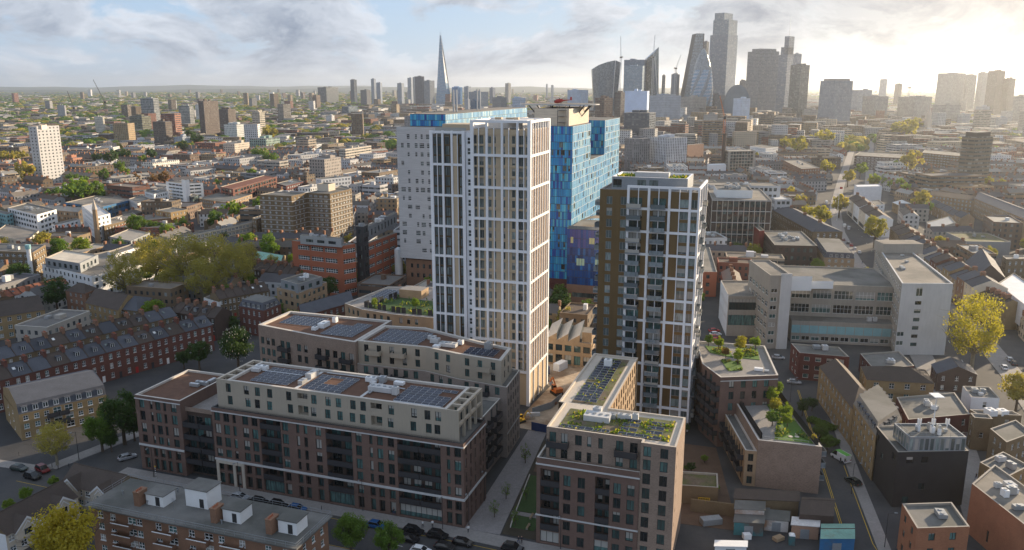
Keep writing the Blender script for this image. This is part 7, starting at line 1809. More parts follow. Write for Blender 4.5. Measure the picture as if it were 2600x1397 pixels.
def blade_tower():
    D = KF(1620.0); k = D / F_PX / 2.8622; c = at_px(850 + 2300 / 2.8622, D, 100); za, zl, zr = top_z(D, 340 / 2.8622), top_z(D, 425 / 2.8622), top_z(D, 640 / 2.8622)
    t = thing('blade_tower', 'sharp blade-shaped glass tower with pointed tip', 'skyscraper', (c.x, c.y, 0)); landmark('the blade-shaped tower', c)
    x0, x1, xa, xb = -36 * k, 14 * k, 45 * k, 60 * k; d = 30
    m = MB(); m.face([(x0, 0, 0), (x1, -8, 0), (x1, -8, (zl + za) / 2), (x0, 0, zl)], 'city_glass', [(0, 0), (30, 0), (30, zl + 20), (0, zl)], (.16, .14, .1)); m.build('bronze_side', t)
    m = MB(); m.face([(x1, -8, 0), (xb, 6, 0), (xb, 6, zr * .6), (xa, 4, za), (x1, -8, (zl + za) / 2)], 'glass_tower'); m.build('blue_side', t)
    m = MB(); m.face([(xb, 6, 0), (x0, d, 0), (x0, d, zl), (xa, 4, za), (xb, 6, zr * .6)], 'glass_tower'); m.face([(x0, d, 0), (x0, 0, 0), (x0, 0, zl), (x0, d, zl)], 'glass_tower'); m.face([(x0, 0, zl), (x1, -8, (zl + za) / 2), (xa, 4, za), (x0, d, zl)], 'glass_tower'); m.build('rear_side', t)
    m = MB(); m.tube((x1, -8.4, (zl + za) / 2 - 10), (xb, 5.6, 30), 1.1, 1.1, 'paint_white', 4); m.build('white_edge', t)
blade_tower()
t2('slim flared tower between blade tower and crane core', 2374, 2388, 2399, 548, 1800, 'city_strip', GD)
t2('unfinished concrete core with crane left of the slanted wedge tower', 2440, 2480, 2501, 540, 1500, 'city_plain', (.25, .24, .23))
def wedge_tower():
    D = KF(1500.0); k = D / F_PX / 2.8622; c = at_px(1700 + 170 / 2.8622, D, 100); zt = top_z(D, 244 / 2.8622)
    t = thing('wedge_tower', 'tall glass wedge tower leaning back to a narrow top', 'skyscraper', (c.x, c.y, 0)); landmark('the leaning wedge tower', c)
    xl0, xl1, xr = -88 * k, 5 * k, 64 * k; d = 45
    m = MB(); n = 30
    for j in range(n):
        f0, f1 = j / n, (j + .93) / n; m.face([(xl0 + (xl1 - xl0) * f0, -8 + 8 * f0, zt * f0), (xr * .9, -12 + 12 * f0, zt * f0), (xr * .9, -12 + 12 * f1, zt * f1), (xl0 + (xl1 - xl0) * f1, -8 + 8 * f1, zt * f1)], 'glass_tower')
    m.build('sloped_front', t)
    m = MB(); m.face([(xr, -11, 0), (xr, d, 0), (xr, d, zt), (xr, 1, zt)], 'city_strip', [(0, 0), (d, 0), (d, zt), (0, zt)], GD); m.face([(xr, d, 0), (xl0, d, 0), (xl1, d, zt), (xr, d, zt)], 'city_plain', None, GD); m.face([(xl0, d, 0), (xl0, -7.9, 0), (xl1, .2, zt), (xl1, d, zt)], 'city_plain', None, GD); m.face([(xl1, 0, zt), (xr, 0, zt), (xr, d, zt), (xl1, d, zt)], 'city_plain', None, GD); m.build('rear_core', t)
    m = MB(); m.face([(xl0 + .5, -7.4, 0), (xr, -11.4, 0), (xr, .6, zt), (xl1 + .5, .6, zt)], 'metal_dark'); m.build('backing', t)
wedge_tower()
t3('dark service tower between leaning wedge and stepped tower', 235, 262, 276, 302, 1650, 'city_strip', GD)
def bullet_tower():
    D = KF(1380.0); k = D / F_PX / 2.8622; c = at_px(1700 + 233 / 2.8622, D, 80); zt = top_z(D, 352 / 2.8622); Rm = 79 * k
    t = thing('bullet_tower', 'rounded bullet-shaped glass tower with spiral dark bands', 'skyscraper', (c.x, c.y, 0)); landmark('the bullet-shaped tower', c)
    prof = [(0, .80), (.1, .88), (.22, .96), (.36, 1.0), (.5, .98), (.62, .9), (.74, .76), (.84, .58), (.92, .38), (.97, .2), (1.0, .02)]
    n = 36; lv = 44; md, ml, mr = MB(), MB(), MB()
    def rad(f):
        for (a, ra), (b, rb) in zip(prof, prof[1:]):
            if f <= b: return Rm * (ra + (rb - ra) * (f - a) / (b - a))
        return .1
    for j in range(lv):
        f0, f1 = j / lv, (j + 1) / lv
        for i in range(n):
            sh = j * .38; a0, a1 = 2 * math.pi * (i + sh) / n, 2 * math.pi * (i + 1 + sh) / n; s2 = .38 * 2 * math.pi / n
            dark = (i % 6) < 2 or j > lv * .72
            pts = [(rad(f0) * math.cos(a0), rad(f0) * math.sin(a0), zt * f0), (rad(f0) * math.cos(a1), rad(f0) * math.sin(a1), zt * f0), (rad(f1) * math.cos(a1 + s2), rad(f1) * math.sin(a1 + s2), zt * f1), (rad(f1) * math.cos(a0 + s2), rad(f1) * math.sin(a0 + s2), zt * f1)]
            (md if dark else ml).face(pts, 'glass_tower' if dark else 'glass_spire')
            if not dark and j % 2 == 0: mr.tube(pts[0], pts[2], .28, .28, 'paint_white', 3)
    ml.build('pale_glass', t); md.build('dark_spiral_glass', t); mr.build('diagonal_ribs', t, 'stuff')
bullet_tower()
def stepped_tower():
    D = KF(1600.0); t, B, l1, l2, z = t3('tallest stepped glass skyscraper of the city cluster', 283, 415, 482, 252, 1600, 'city_glass', GL, name='stepped_tower', lm='the tallest stepped skyscraper', cat='skyscraper')
    for a, b, y in ((.0, .88, 142), (.28, .82, 90)):
        m = MB(); m.prism([(-l1 * b, l2 * .02), (-l1 * a - .5, l2 * .02), (-l1 * a - .5, l2 * .9), (-l1 * b, l2 * .9)], z, top_z(D, y / 2.8622) + (0 if y == 142 else 0), 'city_glass_far', 'city_roof', (.15, .23, .32), GD, True); m.build('upper_tier', t)
        z = top_z(D, y / 2.8622) - .01 if y == 142 else z
stepped_tower()
t3('broad grey ribbed office tower right of the stepped skyscraper', 556, 655, 782, 372, 1450, 'city_strip', (.2, .2, .2), lm='the broad ribbed office tower', steps=((.15, .75, 6),))
t3('slender glass tower with tall mast and stepped crown', 780, 850, 886, 398, 1400, 'city_glass', (.2, .22, .24), steps=((.0, .85, 17), (.0, .5, 41)), mast=85, lm='the tall-masted tower')
t3('tower with exposed white bracing right of the mast tower', 880, 915, 946, 392, 1550, 'city_grid', CC)
t3('dark glazed tower with faceted foot right of the mast tower', 868, 950, 1006, 472, 1300, 'city_glass', (.12, .12, .1))
t3('small grey slab left of the broad ribbed tower', 503, 535, 560, 586, 1700, 'city_strip', GD)
t3('white and dark striped apartment tower before the arched office', 458, 530, 580, 716, 900, 'city_slot', WHT, lm='the striped apartment tower')
t3('broad vertical-ribbed hotel tower standing alone right of the cluster', 1085, 1200, 1322, 572, 1000, 'city_slot', (.3, .29, .28), lm='the ribbed hotel tower', crown=(.3, .3, .3))
t3('dark brown glazed tower block at the right with flat top', 2112, 2260, 2335, 968, None, 'city_strip', (.14, .12, .09), yb=1385, lm='the dark brown tower block') if 0 else sky_tower('dark brown glazed tower block at the right with flat top', 2437, 2485, 2516, 337, None, 'city_strip', (.15, .125, .09), yb=487, lm='the dark brown tower block', crown=(.05, .05, .05))
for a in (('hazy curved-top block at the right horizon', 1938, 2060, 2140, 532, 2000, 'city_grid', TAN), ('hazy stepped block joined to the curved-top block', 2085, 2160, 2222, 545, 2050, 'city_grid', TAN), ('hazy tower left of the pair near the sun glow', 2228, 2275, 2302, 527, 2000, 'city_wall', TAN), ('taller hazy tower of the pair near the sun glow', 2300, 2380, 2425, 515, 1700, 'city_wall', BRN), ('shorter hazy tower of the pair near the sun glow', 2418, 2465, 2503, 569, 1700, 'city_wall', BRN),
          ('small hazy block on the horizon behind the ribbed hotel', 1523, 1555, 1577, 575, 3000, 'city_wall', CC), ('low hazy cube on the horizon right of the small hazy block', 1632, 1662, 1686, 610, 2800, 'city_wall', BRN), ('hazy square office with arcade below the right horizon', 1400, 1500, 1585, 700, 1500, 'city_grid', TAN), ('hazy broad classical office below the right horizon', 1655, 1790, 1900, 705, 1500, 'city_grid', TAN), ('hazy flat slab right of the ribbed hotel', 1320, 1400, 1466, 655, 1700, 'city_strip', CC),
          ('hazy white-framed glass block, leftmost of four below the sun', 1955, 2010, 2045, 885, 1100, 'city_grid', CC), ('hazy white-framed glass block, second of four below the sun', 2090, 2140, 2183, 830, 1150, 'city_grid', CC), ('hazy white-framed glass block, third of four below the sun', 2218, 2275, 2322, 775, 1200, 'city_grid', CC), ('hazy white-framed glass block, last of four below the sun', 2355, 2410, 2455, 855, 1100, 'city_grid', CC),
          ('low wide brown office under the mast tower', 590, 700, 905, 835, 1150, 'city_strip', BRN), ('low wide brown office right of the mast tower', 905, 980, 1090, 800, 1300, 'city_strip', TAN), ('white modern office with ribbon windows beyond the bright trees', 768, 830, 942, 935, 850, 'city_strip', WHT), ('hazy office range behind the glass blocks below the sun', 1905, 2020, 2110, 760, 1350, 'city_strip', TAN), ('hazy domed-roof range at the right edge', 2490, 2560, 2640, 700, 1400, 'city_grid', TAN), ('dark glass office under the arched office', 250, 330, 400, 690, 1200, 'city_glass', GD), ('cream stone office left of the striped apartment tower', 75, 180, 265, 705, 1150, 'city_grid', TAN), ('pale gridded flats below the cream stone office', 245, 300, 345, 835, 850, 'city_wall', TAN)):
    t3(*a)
def arched_office():
    D = KF(1250.0); k = D / F_PX / 2.8622; c = at_px(1700 + 490 / 2.8622, D, 60); zt = top_z(D, 615 / 2.8622); r = 90 * k
    t = thing('arched_office', 'barrel-vaulted glass office with arched end below the stepped skyscraper', 'building', (c.x, c.y, 0), -.25); m = MB(); n = 14; pr = []
    for i in range(n + 1): a = math.pi * (1 - i / n); pr.append((r * math.cos(a), zt * .55 + zt * .45 * math.sin(a)))
    for i in range(n): m.face([(pr[i][0], 0, pr[i][1]), (pr[i + 1][0], 0, pr[i + 1][1]), (pr[i + 1][0], 60, pr[i + 1][1]), (pr[i][0], 60, pr[i][1])][::-1], 'glass_tower')
    m.build('vault', t); m = MB(); m.face([(-r, 0, 0), (r, 0, 0)] + [(x, 0, z) for x, z in pr[::-1]], 'city_glass', None, GL); m.face([(-r, 0, 0), (-r, 0, zt * .55), (-r, 60, zt * .55), (-r, 60, 0)], 'glass_tower'); m.face([(r, 0, 0), (r, 60, 0), (r, 60, zt * .55), (r, 0, zt * .55)], 'glass_tower'); m.build('end_wall', t)
arched_office()
for a in (('white sheeted cube building right of the helipad', 2105, 2272, 2281, 662, 850, 'city_plain', (.72, .73, .76)), ('dark glass office below the white sheeted cube', 2102, 2290, 2330, 822, 780, 'city_glass', GD), ('dark brick block with white windows left of the white sheeted cube', 2030, 2080, 2110, 672, 900, 'city_grid', BRN), ('red-brown brick block behind the helipad rim', 1890, 1960, 2018, 712, 800, 'city_grid', (.2, .12, .08)), ('broad pale gridded hotel right of the white sheeted cube', 2285, 2400, 2512, 695, 950, 'city_wall', (.42, .4, .38)), ('grey panelled flats left of the tan-orange building', 2105, 2180, 2290, 1010, 560, 'city_slot', (.22, .22, .23)), ('white slotted student flats behind the bronze tower', 2285, 2420, 2560, 1005, 560, 'city_slot', (.6, .62, .66))):
    t2(*a)
# west side mid-distance towers (base visible, so distance follows from it)
for a in (('glazed tower with slanted dark crown, left of the dark brick towers', 1028, 1110, 1160, 715, 960, 'city_grid', (.32, .34, .35)), ('dark brick tower block with white windows, tallest, red crane on top', 1448, 1475, 1592, 735, 1010, 'city_wall', (.13, .10, .085)), ('dark brick tower block right of the tallest dark one', 1592, 1650, 1716, 795, 985, 'city_wall', (.14, .11, .09)), ('dark brick tower block left, nearest to the trees', 1115, 1190, 1255, 885, 1085, 'city_wall', (.14, .11, .09)),
          ('gridded glass and stone tower between the dark brick towers', 1302, 1370, 1412, 770, 940, 'city_grid', (.35, .36, .36)), ('olive glass office block left of the slanted crown tower', 945, 1020, 1100, 845, 985, 'city_strip', (.16, .16, .11)), ('cream rounded tower right of the dark brick towers', 1835, 1880, 1928, 815, 1010, 'city_strip', (.5, .45, .37)), ('white flats with green glass top storeys', 1630, 1710, 1810, 905, 1035, 'city_wall', (.62, .64, .62)), ('green glazed block below the cream rounded tower', 1815, 1920, 2035, 1010, 1110, 'city_grid', (.3, .42, .36)),
          ('slim cream tower block far left with dark stripe', 690, 735, 752, 850, 980, 'city_wall', (.6, .56, .48)), ('pale concrete tower block at the far left horizon', 418, 460, 482, 765, 875, 'city_wall', (.42, .42, .44)), ('grey curved office beside the olive glass block', 800, 900, 966, 905, 985, 'city_strip', (.38, .38, .37)), ('white slab tower on the hazy plain left', 905, 930, 952, 785, 860, 'city_wall', WHT), ('pale slab behind the tallest dark brick tower', 1422, 1440, 1460, 760, 900, 'city_wall', WHT),
          ('cream concrete estate slab with side windows near the bright green tree', 1625, 1690, 1815, 1045, 1150, 'city_wall', (.62, .54, .44)), ('tan balcony flats right of the bright green tree', 2150, 2230, 2300, 1010, 1130, 'city_strip', TAN), ('cream balcony slab with brown end near the white tower', 2465, 2500, 2700, 1085, 1190, 'city_strip', (.5, .45, .38)), ('white low block with blue-grey roof left of the dark brick towers', 968, 1010, 1095, 1020, 1090, 'city_wall', WHT), ('small white and red striped block left', 730, 770, 848, 1045, 1105, 'city_wall', (.55, .45, .38)), ('blue-grey stepped block by the dark brick towers', 1265, 1310, 1385, 995, 1095, 'city_wall', (.38, .42, .48)),
          ('long white slab estate left of centre', 1032, 1085, 1308, 1185, 1285, 'city_wall', (.70, .68, .62)), ('white five-storey house beside the long white slab estate', 928, 1000, 1035, 1215, 1285, 'city_wall', (.74, .74, .74)), ('red brick slab with white roof boxes', 1165, 1390, 1510, 1135, 1195, 'city_wall', (.26, .11, .075)), ('orange-red brick block end beside the red brick slab', 1515, 1560, 1645, 1110, 1170, 'city_wall', (.3, .13, .085)), ('orange rendered flats at the left edge', -30, 150, 245, 1195, 1270, 'city_strip', (.5, .26, .17)), ('orange gabled flats behind the tall cream tower block', 455, 500, 600, 1150, 1215, 'city_wall', (.48, .22, .14)), ('pale grey block and tall slab left of the trees', 700, 750, 855, 1165, 1225, 'city_wall', (.6, .6, .62)),
          ('tall concrete frame building left of the white tower, tan and grey', 2250, 2345, 2480, 1160, 1345, 'city_wall', (.34, .3, .27)), ('white banded low offices at the left edge of the grey slab', 2235, 2300, 2440, 1110, 1165, 'city_strip', WHT), ('dome-roofed glass hall far away by the river', 2485, 2530, 2600, 775, 850, 'city_glass', GL), ('dark office slab by the river left of the glass spire', 2310, 2370, 2460, 635, 760, 'city_strip', GD), ('small white tower by the river bridge', 2370, 2405, 2432, 840, 910, 'city_wall', WHT)):
    t1(*a)
# church with white steeple in the haze
p = G(1700 + 1870 / 2.8622, 985 / 2.8622); t = thing('church', 'pale stone church with tall stepped steeple in the hazy distance', 'church', (p.x, p.y, 0), .3); m = MB(); m.box(-9, 9, 0, 30, 0, 15, 'stone_pale'); m.face([(-10, -1, 15), (10, -1, 15), (0, -1, 21)], 'stone_pale'); m.face([(-10, -1, 15), (0, -1, 21), (0, 30, 21), (-10, 30, 15)], 'slate'); m.face([(10, -1, 15), (10, 30, 15), (0, 30, 21), (0, -1, 21)], 'slate'); m.build('nave', t)
m = MB(); m.box(-5, 5, -4, 5, 0, 30, 'stone_pale'); m.box(-3.6, 3.6, -2.6, 3.6, 30, 42, 'stone_pale'); m.build('steeple_base', t); m = MB(); m.tube((0, .5, 42), (0, .5, 62), 3.4, .2, 'stone_pale', 8); m.build('steeple', t)

# ------------------------------------------------------------------ luffing cranes
def crane(label, px, py_base, py_top, D, jib_px, jib_py, col='steel'):
    D = KF(D) if D > 1000 else D; B = at_px(px, D, 60); zt = top_z(D, py_top); t = thing('tower_crane', label, 'crane', (B.x, B.y, 0)); w = max(.9, D / 1200)
    m = MB()
    for sx in (-w, w):
        for sy in (-w, w): m.tube((sx, sy, 0), (sx, sy, zt), .22 * w, .22 * w, col, 4)
    n = int(zt / 4)
    for k in range(n): m.tube((-w, -w, zt * k / n), (w, -w, zt * (k + 1) / n), .12 * w, .12 * w, col, 3)
    m.build('mast', t)
    zj = top_z(D, jib_py); xj = (jib_px - px) / F_PX * D; m = MB(); a, c = Vector((0, 0, zt)), Vector((xj, 4, zj))
    for o in (Vector((0, 0, w)), Vector((w * .8, 0, -w * .4)), Vector((-w * .8, 0, -w * .4))): m.tube(a + o, c + o * .4, .2 * w, .15 * w, col, 4)
    for k in range(8): m.tube(a.lerp(c, k / 8) + Vector((0, 0, w)), a.lerp(c, (k + 1) / 8) - Vector((0, 0, w * .4)), .12 * w, .12 * w, col, 3)
    m.build('jib', t); m = MB(); m.box(-w * 1.3, w * 1.3, -w * 1.3, w * 1.3, zt - 1, zt + 2.5, 'metal_dark'); m.box(-w * 3 if xj > 0 else w, -w if xj > 0 else w * 3, -w, w, zt, zt + 3, 'concrete'); m.build('cab', t)
crane('dark luffing crane left with steep jib, tallest on the plain', Z1(762, 0)[0], 0, Z1(0, 745)[1], 1050, *Z1(690, 580), col='metal_dark'); crane('fainter luffing crane left of the tallest one on the plain', Z1(530, 0)[0], 0, Z1(0, 790)[1], 1300, *Z1(492, 665), col='metal_dark')
crane('tall thin crane beside the swelling curved tower', Z2(2070, 0)[0], 0, Z2(0, 420)[1], 1500, *Z2(2066, 265)); crane('tall thin crane before the blade-shaped tower', Z2(2304, 0)[0], 0, Z2(0, 420)[1], 1480, *Z2(2311, 256)); crane('crane on top of the unfinished concrete core', Z2(2470, 0)[0], 0, Z2(0, 500)[1], 1500, *Z2(2502, 400)); crane('orange crane leaning above the tall dark chimney', Z3(402, 0)[0], 0, Z3(0, 860)[1], 900, *Z3(366, 700), col='paint_orange'); crane('hazy crane right of the ribbed hotel tower', Z3(1740, 0)[0], 0, Z3(0, 640)[1], 2000, *Z3(1778, 522)); crane('thin crane far left of the dome-roofed hall', Z1(2050, 0)[0], 0, Z1(0, 730)[1], 1700, *Z1(2046, 668))

# ------------------------------------------------------------------ the rest of the town
TOWN = []; rt = random.Random(21)
WC = [((.19, .135, .085), 'brown brick'), ((.15, .10, .07), 'dark brown brick'), ((.30, .22, .13), 'yellow brick'), ((.24, .10, .065), 'red brick'), ((.62, .62, .61), 'white rendered'), ((.36, .33, .29), 'grey'), ((.46, .38, .28), 'buff brick'), ((.17, .125, .085), 'brown brick'), ((.22, .165, .11), 'brown brick'), ((.60, .60, .61), 'white rendered'), ((.42, .42, .43), 'grey'), ((.27, .27, .28), 'grey')]
RC = [(.09, .085, .09), (.12, .09, .07), (.16, .15, .14), (.28, .27, .25), (.10, .095, .095), (.2, .17, .14), (.13, .115, .1)]
def free(poly):
    xs = [p[0] for p in poly]; ys = [p[1] for p in poly]; c = (sum(xs) / 4, sum(ys) / 4)
    for f in (1.0, .55):
        for k in range(4):
            a, b = poly[k], poly[(k + 1) % 4]
            for t in (0, .33, .66):
                x = c[0] + (a[0] + (b[0] - a[0]) * t - c[0]) * f; y = c[1] + (a[1] + (b[1] - a[1]) * t - c[1]) * f
                if (int(x // 4), int(y // 4)) in OCC: return False
    return (int(c[0] // 4), int(c[1] // 4)) not in OCC
def town_house(mb, poly, z, col, rcol, kind, wallm, rr):
    A, B, C, D_ = [Vector(p) for p in poly]
    mb.prism(poly, 0, z, wallm, 'city_roof', col, rcol, True, kind == 'flat')
    if kind == 'gable':
        hw = (A - D_).length / 2; rise = hw * .62; r0, r1 = (A + D_) / 2, (B + C) / 2
        mb.face([(A.x, A.y, z), (B.x, B.y, z), (r1.x, r1.y, z + rise), (r0.x, r0.y, z + rise)], 'city_roof', None, rcol); mb.face([(C.x, C.y, z), (D_.x, D_.y, z), (r0.x, r0.y, z + rise), (r1.x, r1.y, z + rise)], 'city_roof', None, rcol)
        mb.face([(B.x, B.y, z), (C.x, C.y, z), (r1.x, r1.y, z + rise)], 'city_plain', None, col); mb.face([(D_.x, D_.y, z), (A.x, A.y, z), (r0.x, r0.y, z + rise)], 'city_plain', None, col)
        n = max(1, int((B - A).length / 7))
        for k in range(n + 1):
            p = r0.lerp(r1, k / n); mb.box(p.x - .5, p.x + .5, p.y - .8, p.y + .8, z + rise - .8, z + rise + 1.3, 'city_plain', None, False, (.24, .12, .07))
    else:
        for k in range(rr.choice((1, 2, 3))):
            p = A.lerp(B, rr.uniform(.2, .8)).lerp(D_.lerp(C, rr.uniform(.2, .8)), rr.uniform(.25, .75)); s = rr.uniform(.8, 2.4)
            mb.box(p.x - s, p.x + s, p.y - s * .7, p.y + s * .7, z, z + rr.uniform(.8, 2.6), 'city_plain', None, False, rr.choice(((.5, .5, .5), (.3, .3, .3), col, (.65, .65, .66))))
        e = .35
        I_ = inset(poly, e)
        for k in range(4):
            a, b, c, d = poly[k], poly[(k + 1) % 4], I_[(k + 1) % 4], I_[k]; mb.face([(a[0], a[1], z + .55), (b[0], b[1], z + .55), (c[0], c[1], z + .55), (d[0], d[1], z + .55)], 'city_plain', None, tuple(min(.6, x * 1.5) for x in col)); mb.face([(a[0], a[1], z), (b[0], b[1], z), (b[0], b[1], z + .55), (a[0], a[1], z + .55)], 'city_plain', None, col); mb.face([(c[0], c[1], z), (d[0], d[1], z), (d[0], d[1], z + .55), (c[0], c[1], z + .55)], 'city_plain', None, col)
TSPOTS = []
def zone_ang(x, y):
    h = (int(x // 260) * 7 + int(y // 300) * 13) % 5
    return UA + (0, R(14), R(-12), R(24), R(-4))[h] * (1 if y > 420 else .3)
occupy([(50, 225), (160, 240), (160, 330), (60, 330)], 0)
Y = 285.0
while Y < 1150:
    step = 15 + (Y - 285) * .012
    X = -.86 * Y - 20
    while X < .86 * Y + 20:
        x, y = X + rt.uniform(-3, 3), Y + rt.uniform(-3, 3); ang = zone_ang(x, y); r = rt.random(); pk = P(x, y, 5)
        k = 1 + max(0, (Y - 500) / 900)
        if r < .55: w, d, h, kind = rt.uniform(16, 34) * k, rt.uniform(8, 10), rt.uniform(6.5, 10), 'gable'
        elif r < .9: w, d, h, kind = rt.uniform(14, 28) * k, rt.uniform(10, 15) * k, rt.uniform(8, 15), 'flat'
        else: w, d, h, kind = rt.uniform(24, 44) * k, rt.uniform(14, 24) * k, rt.uniform(7, 18), 'flat'
        if Y < 420: h = min(h, 9.5)
        if rt.random() < .35: ang += math.pi / 2
        c, s = math.cos(ang), math.sin(ang); f = lambda a, b: Vector((x + a * c - b * s, y + a * s + b * c))
        poly = [f(-w / 2, -d / 2), f(w / 2, -d / 2), f(w / 2, d / 2), f(-w / 2, d / 2)]
        if free(poly):
            occupy(poly, 1.2 if Y < 600 else 2.5); col, cn = rt.choice(WC); v = rt.uniform(.75, 1.2); col = tuple(a * v for a in col)
            TOWN.append((pk[2], poly, h, col, cn, rt.choice(RC), kind, 'city_wall' if rt.random() < .75 else 'city_strip', x, y, ang))
        elif rt.random() < .35 and (int(x // 4), int(y // 4)) not in OCC: TSPOTS.append((x, y)); OCC.add((int(x // 4), int(y // 4)))
        X += step * rt.uniform(.8, 1.2)
    Y += step * .62
TOWN.sort(key=lambda t: t[0] + (0 if -10 < P(t[8], t[9], t[2])[0] < 2610 else 1e5))
KD = {'gable': ('terraced_row', 'pitched-roof house row', 'house row'), 'flat': ('low_block', 'flat-roofed block', 'building')}
AUTO = []
for i, (dep, poly, h, col, cn, rc, kind, wm, x, y, ang) in enumerate(TOWN[:285]):
    m = MB(); rr = random.Random(i); o = Vector((x, y)); c, s = math.cos(-ang), math.sin(-ang)
    lp = [Vector(((p - o).x * c - (p - o).y * s, (p - o).x * s + (p - o).y * c)) for p in poly]
    nm, ds, ct = KD[kind]; t = thing(nm, '', ct, (x, y, 0), ang, 'ordinary houses and blocks of the town')
    mw, mr = MB(), MB(); town_house(m, lp, h, col, rc, kind, wm, rr)
    for f_, mi, uv, cl in zip(m.f, m.mi, m.uv, m.col):
        mm = m.mats[mi]; (mr if mm == 'city_roof' else mw).face([m.v[q_] for q_ in f_], mm, uv, cl)
    mw.build('wall', t); mr.build('roof', t)
    AUTO.append((t, x, y, f'{cn} {ds}', h))
m = MB(); rr = random.Random(99)
for t in TOWN[285:]: town_house(m, t[1], t[2], t[3], t[5], t[6], t[7], rr)
Y = 1150.0; FT = []
while Y < 9500:
    step = 30 + (Y - 1150) * .0135; X = -.86 * Y
    while X < .86 * Y:
        x, y = X + rr.uniform(-.4, .4) * step, Y + rr.uniform(-.3, .3) * step; az = math.degrees(math.atan2(x, y)); citym = max(0, 1 - abs(az - 14) / 17) * (1 if y < 2600 else .25); riv = max(0, 1 - abs(az + 6) / 7) * (1 if 1800 < y < 3400 else 0)
        grn = .24 if az < -8 else .12
        if y > 3000: grn += .2
        if rr.random() < grn: FT.append((x, y, step)); X += step * rr.uniform(.7, 1.2); continue
        w, d = step * rr.uniform(.55, 1.1), step * rr.uniform(.3, .6); h = rr.uniform(6, 13) + citym * rr.uniform(6, 36) + riv * rr.uniform(0, 18)
        if rr.random() < .02: h = rr.uniform(24, 48) * (1.0 if y < 3000 else 1.3); w, d = rr.uniform(16, 26), rr.uniform(16, 22)
        if rr.random() < .4: w, d = d, w
        ang = zone_ang(x, y); c, s = math.cos(ang), math.sin(ang); f = lambda a, b: Vector((x + a * c - b * s, y + a * s + b * c)); poly = [f(-w / 2, -d / 2), f(w / 2, -d / 2), f(w / 2, d / 2), f(-w / 2, d / 2)]
        if y > 1700 or free(poly):
            col, cn = rr.choice(WC); v = rr.uniform(.7, 1.25); m.prism(poly, 0, h, 'city_wall' if rr.random() < .6 else 'city_strip', 'city_roof', tuple(a * v for a in col), rr.choice(RC), True)
        X += step * rr.uniform(.75, 1.15)
    Y += step * .8
o = m.build('distant_buildings'); o['kind'] = 'stuff'; o['label'] = 'hazy mass of low distant buildings reaching to the horizon'; o['category'] = 'buildings'
vs, fs = [], []
for x, y, s in FT:
    for k in range(rr.choice((2, 3, 4))):
        cx, cy_, r_ = x + rr.uniform(-.5, .5) * s, y + rr.uniform(-.4, .4) * s, rr.uniform(4, 7) * (1 + s / 160)
        for j in range(16):
            d = Vector((rr.gauss(0, 1), rr.gauss(0, 1), abs(rr.gauss(0, .8)))).normalized(); p = Vector((cx, cy_, r_ * .5)) + Vector((d.x * r_ * 1.3, d.y * r_ * 1.3, d.z * r_)); x_ = d.orthogonal().normalized() * r_ * .5; y_ = d.cross(x_); n = len(vs)
            vs += [tuple(p - x_ - y_), tuple(p + x_ - y_), tuple(p + x_ + y_), tuple(p - x_ + y_)]; fs.append((n, n + 1, n + 2, n + 3))
me = bpy.data.meshes.new('distant_trees'); me.from_pydata(vs, [], fs); me.materials.append(MATS['leaf_green']); me.materials.append(MATS['leaf_olive']); me.polygons.foreach_set('material_index', [(i // 48) % 3 // 2 for i in range(len(fs))]); me.update()
o = obj('distant_trees', me); o['kind'] = 'stuff'; o['label'] = 'scattered distant green trees among the far houses'; o['category'] = 'trees'
